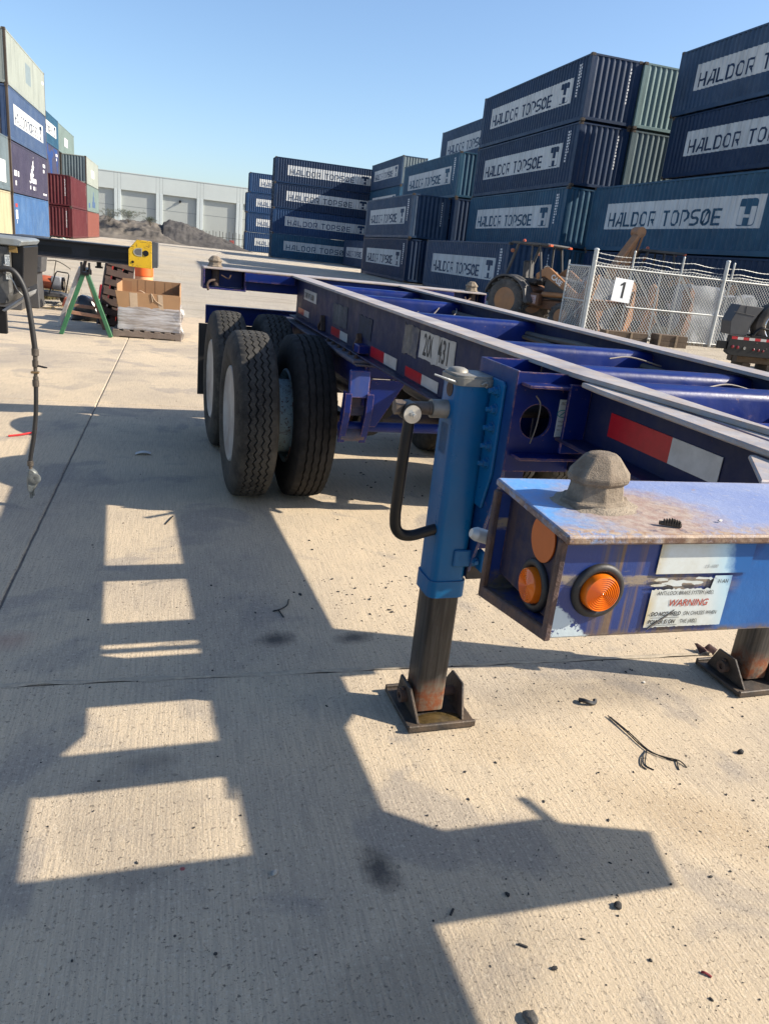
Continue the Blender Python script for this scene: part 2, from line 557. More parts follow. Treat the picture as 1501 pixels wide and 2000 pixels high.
def stroke(pts, w, closed=False):
    """mitred band along a 2D polyline -> list of quads"""
    P = [Vector(p) for p in pts]
    n = len(P)
    L, Rr = [], []
    for i in range(n):
        a = P[i - 1] if (i > 0 or closed) else None
        c = P[(i + 1) % n] if (i < n - 1 or closed) else None
        d1 = (P[i] - a).normalized() if a is not None else None
        d2 = (c - P[i]).normalized() if c is not None else None
        if d1 is None: d1 = d2
        if d2 is None: d2 = d1
        t = (d1 + d2).normalized()
        nrm = Vector((-t.y, t.x))
        k = w / 2 / max(0.3, nrm.dot(Vector((-d1.y, d1.x))))
        L.append(P[i] + nrm * k)
        Rr.append(P[i] - nrm * k)
    return [(L[i], L[(i + 1) % n], Rr[(i + 1) % n], Rr[i]) for i in range(n if closed else n - 1)]

# ---------------------------------------------------------------- shipping containers
CW, CL, CH = 2.58, 12.9, 2.745
PER, DEP = 0.293, 0.042
def breaks(length, margin, per=PER, rp=0.25):
    """corrugation profile: [(s, depth)]"""
    n = int((length - 2 * margin) / per)
    m = (length - n * per) / 2
    out = [(0, 0.0), (m, 0.0)]
    for i in range(n):
        a = m + i * per
        out += [(a + per * rp, DEP), (a + per * .5, DEP), (a + per * (.5 + rp), 0.0), (a + per, 0.0)]
    out.append((length, 0.0))
    res = [out[0]]
    for q in out[1:]:
        if q[0] > res[-1][0] + 1e-4:
            res.append(q)
    return res
def prof_at(br, s):
    for (a, da), (b, db) in zip(br, br[1:]):
        if a <= s <= b:
            return da + (db - da) * (s - a) / (b - a)
    return 0.0
PW = 0.13                              # corner post width
SIDE_L = CL - 2 * PW
SBR = breaks(SIDE_L, 0.10)
END_W = CW - 2 * PW
EBR = breaks(END_W, 0.04, 0.285, 0.32)
Z0, Z1 = 0.20, CH - 0.10
CM = {}
def cmesh(key, make):
    if key not in CM:
        CM[key] = make()
    return CM[key]
def _side():
    bm = BM()
    a = [(-CW / 2 + 0.014 + d, -SIDE_L / 2 + s, Z0) for s, d in SBR]
    b = [(x, y, Z1) for x, y, _ in a]
    rag_strip(bm, a, b)
    return mesh('side_wall', bm)
def _end():
    bm = BM()
    a = [(-END_W / 2 + s, -CL / 2 + 0.014 + d, Z0) for s, d in EBR]
    b = [(x, y, Z1) for x, y, _ in a]
    rag_strip(bm, a, b)
    return mesh('end_wall', bm)
def _leaf():
    bm = BM()
    w = END_W / 2 - 0.01
    br = breaks(w - 0.16, 0.05, 0.30)
    box(bm, 0, 0.08, -0.03, 0.03, Z0, Z1, 0.006)
    box(bm, w - 0.08, w, -0.03, 0.03, Z0, Z1, 0.006)
    rag_strip(bm, [(0.08 + s, -0.02 + d * .8, Z0) for s, d in br], [(0.08 + s, -0.02 + d * .8, Z1) for s, d in br])
    return mesh('door_leaf', bm)
def _rod():
    bm = BM()
    cyl(bm, (0, -0.055, Z0 - 0.03), (0, -0.055, Z1 + 0.03), 0.02, 8)
    for z in (0.45, 0.95, 1.7, 2.3):
        box(bm, -0.045, 0.045, -0.075, -0.03, z - 0.04, z + 0.04)
    box(bm, -0.03, 0.35, -0.085, -0.065, 1.12, 1.16)
    return mesh('lock_rod', bm)
def _casting():
    bm = BM()
    s = 0.19
    plate = BM()
    box(bm, 0, s * .95, 0, s, 0, 0.13, 0.012)
    for (ax, cx, cz) in (('x', 0.5, 0.5),):
        lathe(bm, [(-0.004, 0.045), (-0.004, 0.022), (0.0005, 0.022), (0.0005, 0.045)], 14, 'x', 0, s * .5, 0.065, closed=True)
        lathe(bm, [(-0.004, 0.040), (-0.004, 0.020), (0.0005, 0.020), (0.0005, 0.040)], 14, 'y', s * .5, 0, 0.065, closed=True)
    plate.free()
    return mesh('corner_casting', bm)
def _bar(name, *a, **k):
    bm = BM()
    box(bm, *a, **k)
    return mesh(name, bm)
def _roof():
    bm = BM()
    br = breaks(CL - 0.3, 0.1, 0.30)
    a = [(-CW / 2 + 0.08, -CL / 2 + 0.15 + s, CH - 0.03 - d * .5) for s, d in br]
    b = [(-x, y, z) for x, y, z in a]
    rag_strip(bm, a, b)
    return mesh('roof', bm)
def _floor():
    bm = BM()
    box(bm, -CW / 2 + 0.08, CW / 2 - 0.08, -CL / 2 + 0.15, CL / 2 - 0.15, 0.14, 0.18)
    for i in range(20):
        y = -CL / 2 + 0.5 + i * (CL - 1) / 19
        box(bm, -CW / 2 + 0.085, CW / 2 - 0.085, y - 0.03, y + 0.03, 0.03, 0.139)
    return mesh('floor', bm)
# house lettering drawn as strokes in a 0.50 x 0.58 cell
def letter_quads():
    w, h, t = 0.47, 0.58, 0.088
    e = t / 2
    c = 0.10
    O = [(e + c, e), (w - e - c, e), (w - e, e + c), (w - e, h - e - c), (w - e - c, h - e), (e + c, h - e), (e, h - e - c), (e, e + c)]
    D = [(e, e), (w - e - c, e), (w - e, e + c), (w - e, h - e - c), (w - e - c, h - e), (e, h - e)]
    m = h * 0.48
    G = {
        'H': [([(e, 0), (e, h)], 0), ([(w - e, 0), (w - e, h)], 0), ([(t, m), (w - t, m)], 0)],
        'A': [([(e * .9, 0), (w * .52, h - e), (w - e, h - e), (w - e, 0)], 0), ([(w * .34, h * .28), (w - t, h * .28)], 0)],
        'L': [([(e, h), (e, e), (w, e)], 0)],
        'D': [(D, 1)],
        'O': [(O, 1)],
        'R': [([(e, 0), (e, h - e), (w - e, h - e), (w - e, h * .42), (w * .42, h * .42)], 0), ([(w * .60, h * .42 - e), (w - e * .6, 0)], 0)],
        'T': [([(0, h - e), (w, h - e)], 0), ([(w / 2, h - t), (w / 2, 0)], 0)],
        'P': [([(e, 0), (e, h - e), (w - e - c, h - e), (w - e, h - e - c), (w - e, h * .34 + c), (w - e - c, h * .34), (w * .4, h * .34)], 0)],
        'S': [([(w, h - e), (e + c, h - e), (e, h - e - c * .7), (e, m + c * .6), (e + c * .7, m), (w - e - c * .7, m), (w - e, m - c * .6), (w - e, e + c * .7), (w - e - c, e), (0, e)], 0)],
        'Q': [(O, 1), ([(t + .012, t * .9), (w - t - .012, h - t * .9)], 0)],
        'E': [([(w, h - e), (e, h - e), (e, e), (w, e)], 0), ([(t, m), (w * .9, m)], 0)],
    }
    out = []
    x = 0.30
    for ch in 'HALDOR TOPSQE':
        if ch == ' ':
            x += 0.34
            continue
        for pts, closed in G[ch]:
            for q in stroke(pts, t, bool(closed)):
                out.append([(x + p.x, p.y + 0.10) for p in q])
        x += 0.615
    # badge: rounded outline with a T over an H
    bx, bz, bw, bh = 8.75, 0.09, 0.86, 0.84
    rr = 0.13
    outl = []
    for cx, cz, a0 in ((bx + bw - rr, bz + bh - rr, 0), (bx + rr, bz + bh - rr, 90), (bx + rr, bz + rr, 180), (bx + bw - rr, bz + rr, 270)):
        for k in range(4):
            a = R(a0 + 30 * k)
            outl.append((cx + rr * math.cos(a), cz + rr * math.sin(a)))
    for q in stroke(outl, 0.035, True):
        out.append([(p.x, p.y) for p in q])
    i = 0.0175
    top = [(bx + i, bz + bh * .72), (bx + bw - i, bz + bh * .72), (bx + bw - i, bz + bh - rr)] + [(bx + bw - rr + (rr - i) * math.cos(R(a)), bz + bh - rr + (rr - i) * math.sin(R(a))) for a in (30, 60, 90)] + [(bx + rr + (rr - i) * math.cos(R(a)), bz + bh - rr + (rr - i) * math.sin(R(a))) for a in (90, 120, 150, 180)]
    out.append(top)
    out.append([(bx + bw * .33, bz + bh * .42), (bx + bw * .67, bz + bh * .42), (bx + bw * .67, bz + bh * .72), (bx + bw * .33, bz + bh * .72)])
    out.append([(bx + bw * .33, bz + i), (bx + bw * .67, bz + i), (bx + bw * .67, bz + bh * .30), (bx + bw * .33, bz + bh * .30)])
    return out
SGN_L, SGN_H, SGN_Z = 10.0, 1.06, 0.92
def on_side(polys, off, s0, z0, name, flip=1):
    """press flat polygons (s along the reading direction, z up) onto the corrugated side wall"""
    bm = BM()
    for q in polys:
        try:
            bm.faces.new([bm.verts.new((x + s0, 0, z + z0)) for x, z in q])
        except ValueError:
            pass
    smin = min(v.co.x for v in bm.verts)
    smax = max(v.co.x for v in bm.verts)
    for s in [SIDE_L - q for q, _ in SBR]:
        if smin < s < smax:
            bmesh.ops.bisect_plane(bm, geom=bm.verts[:] + bm.edges[:] + bm.faces[:], plane_co=(s, 0, 0), plane_no=(1, 0, 0), dist=1e-5)
    for v in bm.verts:
        s, z = v.co.x, v.co.z
        d = prof_at(SBR, SIDE_L - s)
        v.co = (-CW / 2 + 0.014 + d - off, SIDE_L / 2 - s, z)
    me = bpy.data.meshes.new(name)
    bm.to_mesh(me)
    bm.free()
    return me
def _sign():
    return on_side([[(0, 0), (SGN_L, 0), (SGN_L, SGN_H), (0, SGN_H)]], 0.004, (SIDE_L - SGN_L) / 2, SGN_Z, 'sign_panel')
def _letters():
    return on_side(letter_quads(), 0.008, (SIDE_L - SGN_L) / 2, SGN_Z, 'sign_lettering')
def _marks(vertical=True, n=11):
    """the small white number column near the end of a side wall"""
    rnd = random.Random(5)
    P = []
    for c in range(2):
        for k in range(n - 3 * c):
            w = 0.05 + 0.04 * rnd.random()
            z = 2.35 - k * 0.125
            P.append([(SIDE_L - 0.95 + c * 0.22, z), (SIDE_L - 0.95 + c * 0.22 + w, z), (SIDE_L - 0.95 + c * 0.22 + w, z + 0.085), (SIDE_L - 0.95 + c * 0.22, z + 0.085)])
    return on_side(P, 0.006, 0, 0, 'number_marks')
def _endmarks():
    bm = BM()
    rnd = random.Random(8)
    for k in range(11):
        w = 0.05 + 0.03 * rnd.random()
        x0 = END_W - 0.43
        z = 2.3 - k * 0.135
        d = min(prof_at(EBR, x0), prof_at(EBR, x0 + w))
        quad(bm, [(-END_W / 2 + x, -CL / 2 + 0.008 + d, zz) for x, zz in ((x0, z), (x0 + w, z), (x0 + w, z + 0.085), (x0, z + 0.085))])
    return mesh('number_marks', bm)
def _side_shapes(shapes, name):
    return lambda: on_side(shapes, 0.006, 0, 0, name)
COLS = {
    'navy': container_paint('navy_container_paint', (0.005, 0.025, 0.072), fade=0.3, streak=0.16, rust=0.35),
    'blue': container_paint('blue_container_paint', (0.010, 0.045, 0.125), fade=0.3, streak=0.2, rust=0.4),
    'teal': container_paint('teal_container_paint', (0.012, 0.068, 0.13), fade=0.3, streak=0.18, rust=0.4, pale=(0.035, 0.11, 0.17)),
    'slate': container_paint('slate_container_paint', (0.022, 0.055, 0.115), fade=0.3, streak=0.25, rust=0.4, pale=(0.07, 0.10, 0.15)),
    'fadedblue': container_paint('faded_blue_container_paint', (0.045, 0.08, 0.165), fade=0.25, streak=0.25, rust=0.3, pale=(0.10, 0.14, 0.21)),
    'lightblue': container_paint('light_blue_container_paint', (0.05, 0.125, 0.28), fade=0.25, streak=0.35, rust=0.5, pale=(0.13, 0.21, 0.33)),
    'purple': container_paint('dull_purple_container_paint', (0.045, 0.040, 0.075), fade=0.25, streak=0.25, rust=0.3, pale=(0.09, 0.08, 0.12)),
    'purplepatch': container_paint('patched_purple_container_paint', (0.055, 0.055, 0.10), patch=(0.012, 0.05, 0.19), rust=0.3),
    'palegrey': container_paint('pale_grey_container_paint', (0.29, 0.315, 0.28), fade=0.15, streak=0.35, rust=0.6),
    'greygreen': container_paint('grey_green_container_paint', (0.15, 0.20, 0.185), fade=0.2, streak=0.3, rust=0.4),
    'green': container_paint('sea_green_container_paint', (0.13, 0.21, 0.215), fade=0.25, streak=0.3, rust=0.5),
    'dimgreen': container_paint('dim_green_container_paint', (0.075, 0.115, 0.13), fade=0.25, streak=0.3, rust=0.5),
    'red': container_paint('dark_red_container_paint', (0.085, 0.010, 0.014), fade=0.25, streak=0.2, rust=0.2, pale=(0.14, 0.04, 0.04)),
    'salmon': container_paint('orange_red_container_paint', (0.20, 0.065, 0.048), fade=0.2, streak=0.2, rust=0.3),
    'cream': container_paint('cream_container_paint', (0.43, 0.38, 0.25), fade=0.15, streak=0.5, rust=0.6),
    'greybare': container_paint('bare_grey_container_paint', (0.13, 0.17, 0.19), fade=0.3, streak=0.45, rust=0.8),
}
FRAME_RUST = container_paint('rusty_frame_paint', (0.10, 0.075, 0.055), fade=0.5, streak=0.4, rust=0.9)
SIGNW = container_paint('white_sign_paint', (0.60, 0.61, 0.60), fade=0.22, streak=0.5, rust=0.5)
MARKW = plain('white_marks', (0.72, 0.72, 0.72), 0.5, 0, 0.2)
def container(label, x, y, z, col, side=-1, sign=None, s=1.0, rz=0.0, group=None, frame=None, door_near=False, marks=True, endcol=None, shapes=None, shape_col=None, near='yfar'):
    """x,y = centre of the footprint. side -1: the painted side faces local -x, +1: local +x"""
    root = thing('shipping_container', label, 'container', (x, y, z), rz, group)
    root.scale = (s, s, s)
    m = COLS[col]
    fm = frame or m
    def put(key, make, mm, loc=(0, 0, 0), rot=0, scale=None):
        me = cmesh(key, make)
        if not me.materials:
            me.materials.append(None)
        o = link(me.name, me, mm, root, True)
        o.location = loc
        o.rotation_euler = (0, 0, rot)
        if scale:
            o.scale = scale
        return o
    ft = math.pi if door_near else 0.0
    put('side', _side, m)
    put('side', _side, m, rot=math.pi)
    put('end', _end, COLS[endcol] if endcol else m, rot=ft)
    wl = END_W / 2
    dy = CL / 2 - 0.05
    if door_near:
        for sx in (-1, 1):
            put('leaf', _leaf, m, (sx * (wl - 0.005) * 1.0, -dy, 0), 0 if sx < 0 else 0, (1 if sx < 0 else -1, 1, 1))
            for q in (0.3, 0.8):
                put('rod', _rod, fm, (sx * q, -dy, 0), 0, (1 if sx < 0 else -1, 1, 1))
    else:
        for sx in (-1, 1):
            put('leaf', _leaf, m, (sx * (wl - 0.005), dy, 0), 0, (1 if sx < 0 else -1, -1, 1))
            for q in (0.3, 0.8):
                put('rod', _rod, fm, (sx * q, dy, 0), 0, (1 if sx < 0 else -1, -1, 1))
    put('roof', _roof, m)
    put('floor', _floor, fm)
    for sx in (-1, 1):
        for sy in (-1, 1):
            put('post', lambda: _bar('corner_post', -CW / 2 + 0.004, -CW / 2 + PW, -CL / 2 + 0.004, -CL / 2 + PW, 0.125, CH - 0.125, bev=0.012), fm, scale=(-sx, -sy, 1))
            put('castb', _casting, FRAME_RUST, (sx * CW / 2, sy * CL / 2, 0), 0, (-sx, -sy, 1))
            put('castt', lambda: cmesh('castb', _casting), FRAME_RUST, (sx * CW / 2, sy * CL / 2, CH), 0, (-sx, -sy, -1))
        put('rail_t', lambda: _bar('top_side_rail', -CW / 2 + 0.008, -CW / 2 + 0.07, -SIDE_L / 2, SIDE_L / 2, Z1 - 0.005, CH - 0.025, bev=0.008), m, scale=(-sx, 1, 1))
        put('rail_b', lambda: _bar('bottom_side_rail', -CW / 2 + 0.006, -CW / 2 + 0.06, -SIDE_L / 2, SIDE_L / 2, 0.03, Z0 + 0.005, bev=0.008), m, scale=(-sx, 1, 1))
        put('erail_t', lambda: _bar('top_end_rail', -END_W / 2, END_W / 2, -CL / 2 + 0.006, -CL / 2 + 0.09, Z1 - 0.005, CH - 0.02, bev=0.008), m, scale=(1, -sx, 1))
        put('erail_b', lambda: _bar('bottom_end_rail', -END_W / 2, END_W / 2, -CL / 2 + 0.006, -CL / 2 + 0.09, 0.07, Z0 + 0.005, bev=0.008), m, scale=(1, -sx, 1))
    rot = 0 if side < 0 else math.pi
    if sign:
        put('sign', _sign, SIGNW, rot=rot)
        put('letters', _letters, COLS[sign] if isinstance(sign, str) else m, rot=rot)
    if marks:
        put('marks', _marks, MARKW, rot=rot)['kind'] = 'stuff'
        put('emarks', _endmarks, MARKW)['kind'] = 'stuff'
    if shapes:
        for kk, (key, polys, mm) in enumerate(shapes):
            put(key, _side_shapes(polys, 'painted_mark'), mm, rot=rot)
    return root

# ---------------------------------------------------------------- the parked container chassis (local frame: x across, y towards its rear)
CH_O, CH_RZ = Vector((1.64, 2.28, 0)), R(3.3)
CHM = Matrix.Translation(CH_O) @ Matrix.Rotation(CH_RZ, 4, 'Z')
CHI = CHM.inverted()
chassis = thing('container_chassis', 'empty blue container chassis on two landing legs with worn rusty rails and paired wheels', 'trailer chassis', CH_O, CH_RZ)
def tilt(bm, k=0.009):
    for v in bm.verts:
        v.co.z += k * v.co.y
    return bm
def W2L(bm):
    bmesh.ops.transform(bm, matrix=CHI, verts=bm.verts)
    return bm
def part(name, bm, m, parent=None, t=True, smooth=False, angle=35, label=None):
    if t:
        tilt(bm)
    return obj(name, bm, m, parent or chassis, smooth, angle, label)
ZT = 1.298
RX = 0.46
# main rails: deep plate girder behind, shallow channel in front
for s in (-1, 1):
    bm = BM()
    prof = [(-3.0, ZT - .012), (-3.0, 1.105), (-.74, 1.105), (-.46, 0.992), (4.12, 0.992), (4.12, ZT - .012)]
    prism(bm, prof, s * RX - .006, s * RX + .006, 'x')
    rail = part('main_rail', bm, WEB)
    bm = BM()
    # top flange, slightly wavy edges, ends in a taper at the front
    n = 60
    def edge(y, inner):
        wob = 0.004 * mnoise.noise(Vector((y * 2.3, 3.0 * inner, s)))
        return s * RX + (-1 if inner else 1) * s * (0.062) + wob
    ys = [-1.0 + (4.15 + 1.0) * i / n for i in range(n + 1)]
    out_ = []
    for y in ys:
        k = max(0.0, min(1.0, (y + 1.0) / 0.75))
        out_.append((s * RX + s * (0.062 * k - 0.06 * (1 - k)) + 0.003 * mnoise.noise(Vector((y * 3, 7, s))), y))
    inn = [(edge(y, True), y) for y in ys]
    poly = out_ + inn[::-1]
    prism(bm, poly, ZT - .012, ZT + .002, 'z', 0.003)
    part('top_flange', bm, WORN, rail)
    bm = BM()
    prism(bm, [(s * (RX - .055), -3.0), (s * (RX + .085), -3.0), (s * (RX + .085), -.40), (s * (RX + .075), -.30), (s * (RX - .055), -.30)], ZT - .027, ZT - .013, 'z', 0.003)
    part('front_top_plate', bm, WORN, rail)
    bm = BM()
    box(bm, min(s * (RX - .02), s * (RX + .085)), max(s * (RX - .02), s * (RX + .085)), -3.0, -.225, 1.093, 1.105, 0.003)
    box(bm, min(s * (RX - .03), s * (RX + .062)), max(s * (RX - .03), s * (RX + .062)), -.18, 4.12, .980, .992, 0.003)
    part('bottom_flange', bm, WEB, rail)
    bm = BM()
    box(bm, min(s * (RX + .007), s * (RX + .082)), max(s * (RX + .007), s * (RX + .082)), -.262, -.250, 1.06, ZT - .028, 0.002)
    part('stiffener', bm, BLUE, rail)
# cross members: pressed Z-sections with a rounded top
def cross(y, zt=1.272, h=0.2, w=0.085, xl=-.452, xr=.452, m=BLUE):
    bm = BM()
    r = 0.018
    top = [(y - w / 2, zt - r * 1.6), (y - w / 2 + r * .35, zt - r * .6), (y - w / 2 + r, zt - r * .12), (y - w / 2 + 2 * r, zt)]
    sec = [(y - w / 2, zt - h)] + top + [(y + w / 2, zt), (y + w / 2, zt - .008), (y - w / 2 + 2 * r, zt - .008), (y - w / 2 + .009, zt - r * 1.6), (y - w / 2 + .009, zt - h + .008), (y + w * .1, zt - h + .008), (y + w * .1, zt - h)]
    prism(bm, sec, xl, xr, 'x')
    return part('cross_member', bm, m, None, smooth=True, angle=40)
for y in (-.74, -.20, .12, .72, 1.82, 2.92, 3.75):
    cross(y)
bm = BM()
plate_hole(bm, -.452, .452, -3.0, -1.14, .02, -1.62, .022, 1.108, 1.118, 'z')
part('coupler_plate', bm, BLUE)
# front corner gussets between bolster and rails
for s in (-1, 1):
    bm = BM()
    prism(bm, [(s * (RX + .083), -1.215), (s * (RX + .50), -1.245), (s * (RX + .083), -.92)] if s > 0 else [(-(RX + .083), -1.17), (-(RX + .235), -1.165), (-(RX + .10), -.99), (-(RX + .083), -.99)], 1.258, 1.268, 'z', 0.003)
    part('corner_gusset', bm, WORN)

# ---- reflective tape and painted boards on the outer web
def tape(y0, y1, z0, z1, x=-RX - .0085, split=None, parent=None):
    ym = y0 + (y1 - y0) * (split or 0.56)
    for a, b, mm in ((y0, ym, TAPER), (ym, y1, TAPEW)):
        bm = BM()
        lo, hi = min(a, b), max(a, b)
        box(bm, x - .0012, x + .0012, lo, hi, z0, z1)
        part('reflective_tape', bm, mm)
tape(-.378, -.83, 1.148, 1.216, split=.60)
tape(1.96, 1.50, 1.000, 1.058, split=.54)
tape(1.36, .915, 1.000, 1.050, split=.53)
tape(2.90, 2.48, 1.000, 1.052, split=.56)
tape(4.02, 3.62, 1.020, 1.065, split=.56)
NPL = plain('number_board', (0.50, 0.47, 0.43), 0.5, 0, 0.2, 14, dirt=(0.24, 0.21, 0.18), dirt_amt=0.45)
SMUD = plain('sticker_residue', (0.20, 0.175, 0.15), 0.7, 0, 0.5, 26, 0.3, dirt=(0.05, 0.05, 0.08), dirt_amt=0.9)
XW = -RX - .0085
def ragged(name, y0, y1, z0, z1, m, amp=0.012, x=XW, seed=0):
    bm = BM()
    pts = []
    n = 14
    for i in range(n):
        pts.append((y0 + (y1 - y0) * i / n, z0))
    for i in range(n):
        pts.append((y1, z0 + (z1 - z0) * i / n))
    for i in range(n):
        pts.append((y1 + (y0 - y1) * i / n, z1))
    for i in range(n):
        pts.append((y0, z1 + (z0 - z1) * i / n))
    pts = [(a + amp * mnoise.noise(Vector((a * 21, b * 21, seed))), b + amp * .6 * mnoise.noise(Vector((a * 23, b * 27, seed + 9)))) for a, b in pts]
    prism(bm, pts, x - .0012, x + .0012, 'x')
    return part(name, bm, m)
nb = ragged('number_board', 1.20, .775, 1.120, 1.246, NPL, 0.010, seed=2)
def web_text(s, y, z, size, m, parent=None, x=XW - .0022, **kw):
    o = lettering(s, size, m, parent or chassis, (x, y, z + 0.009 * y), (0, -1, -0.009), (0, 0, 1), **kw)
    return o
web_text('200', 1.15, 1.138, .142, PRINT, nb, sx=.66, bold=.002)
web_text('431', .965, 1.138, .142, PRINT, nb, sx=.66, bold=.002)
ragged('scraped_label', 1.44, 1.225, 1.105, 1.25, SMUD, 0.03, seed=5)
ragged('scraped_label', 1.03, .955, 1.118, 1.244, NPL, 0.012, x=XW - .0028, seed=12)
tb = ragged('tare_board', 3.83, 3.40, 1.145, 1.222, NPL, 0.003, seed=3)
web_text('TARE WT 6,800', 3.80, 1.160, .058, PRINT, tb, sx=.80, bold=.001)
ragged('scraped_label', 2.88, 2.52, 1.075, 1.21, plain('peeled_label', (0.10, 0.10, 0.105), 0.7, 0, 0.6, 20, 0.3, dirt=(0.02, 0.02, 0.04), dirt_amt=1.0), 0.02, seed=7)
ragged('scraped_label', 2.25, 1.98, 1.08, 1.2, plain('ghost_label', (0.012, 0.016, 0.045), 0.7, 0, 0.6, 24), 0.02, seed=8)
# lashing eyes and small brackets welded to the web
for y in (3.12, 2.18):
    bm = BM()
    prism(bm, [(y - .05, .995), (y + .03, .995), (y + .01, 1.09), (y - .01, 1.10)], XW - .03, XW + .002, 'x', .003)
    tube(bm, [(XW - .02, y - .02, 1.07), (XW - .04, y - .01, 1.03), (XW - .03, y + .01, 0.995)], .008, 6, 4)
    part('lashing_bracket', bm, RUSTY)
bm = BM()
box(bm, -RX - .07, -RX - .004, 2.0, 2.1, 1.002, 1.05, .004)
part('stop_block', bm, BLUE)

# ---- leg brackets
BRKB = paint('bracket_blue', (0.003, 0.026, 0.14), 0.36, 0.4, True, 0.3, dirt=(0.02, 0.025, 0.055), dirt_amt=0.2, streak=0.1, rustcol=(0.22, 0.12, 0.07), chalk=(0.003, 0.085, 0.22))
def leg_bracket(s):
    p = empty('leg_bracket', parent=chassis)
    xo, xi = s * .690, s * .468
    bm = BM()
    prism(bm, [(-.2, .96), (-.2, 1.292), (.06, 1.292), (.06, .56), (-.06, .56)], min(xo, xo - s * .01), max(xo, xo - s * .01), 'x', .002)
    part('side_plate', bm, BRKB, p)
    bm = BM()
    if s < 0:
        plate_hole(bm, xo + .0005, xi, .985, 1.29, -.606, 1.143, .052, -.204, -.194, 'y')
        plate = part('face_plate', bm, BLUE, p)
    else:
        box(bm, xi, xo - .001, -.204, -.194, .985, 1.29)
        part('face_plate', bm, BLUE, p)
    bm = BM()
    box(bm, min(xo, xi) + .01, max(xo, xi) - .003, .05, .06, .62, 1.292)
    part('back_plate', bm, BLUE, p)
    for z in (1.252, 1.035):
        bm = BM()
        a, b = (xo + .015, xi - .005) if s < 0 else (xi + .005, xo - .015)
        pts = []
        n = 16
        for i in range(n + 1):
            x = a + (b - a) * i / n
            pts.append((x, -.262 + .006 * mnoise.noise(Vector((x * 60, z, 0)))))
        prism(bm, [(a, -.2045)] + pts + [(b, -.2045)], z, z + .009, 'z', .002)
        part('shelf', bm, BLUE, p)
    return p
brL = leg_bracket(-1)
brR = leg_bracket(1)
bm = BM()
tube(bm, [(-.69, -.03, 1.135), (-.45, -.03, 1.14)], .022, 14)
lathe(bm, [(-.012, .0), (-.012, .03), (.012, .03), (.012, .0)], 16, 'x', -.63, -.03, 1.135)
part('cross_shaft', bm, DARK)
bm = BM()
box(bm, -.535, -.475, -.2062, -.2042, 1.098, 1.214, 0)
iso = part('maker_sticker', bm, STICK, brL)
for (sx0, z, w) in ((.006, 1.192, .8), (.006, 1.142, .5), (.006, 1.128, .85), (.006, 1.114, .6), (.004, 1.104, .3)):
    pass
lettering('ISO 9001', .0125, PRINT, iso, (-.531, -.2066, 1.196), (1, 0, 0), (0, 0, 1), shear=.2)
for k, t_ in enumerate(('PRINT TRAILER', 'QUALITY MANAGEMENT', 'CHASSIS')):
    lettering(('MADE IN', 'SHOP TRAILERS', 'NO.')[k], .0075, PRINT, iso, (-.531, -.2066, 1.142 - .013 * k), (1, 0, 0), (0, 0, 1))
bm = BM()
for q in stroke([(-.520 + .017 * math.cos(a), 1.171 + .011 * math.sin(a)) for a in [2 * math.pi * i / 16 for i in range(16)]], .003, True):
    quad(bm, [(p.x, -.2066, p.y) for p in q])
for q in stroke([(-.528, 1.165), (-.520, 1.171), (-.512, 1.177)], .0035):
    quad(bm, [(p.x, -.2068, p.y) for p in q])
part('emblem', bm, plain('teal_print', (0.05, 0.28, 0.30), 0.5), iso)

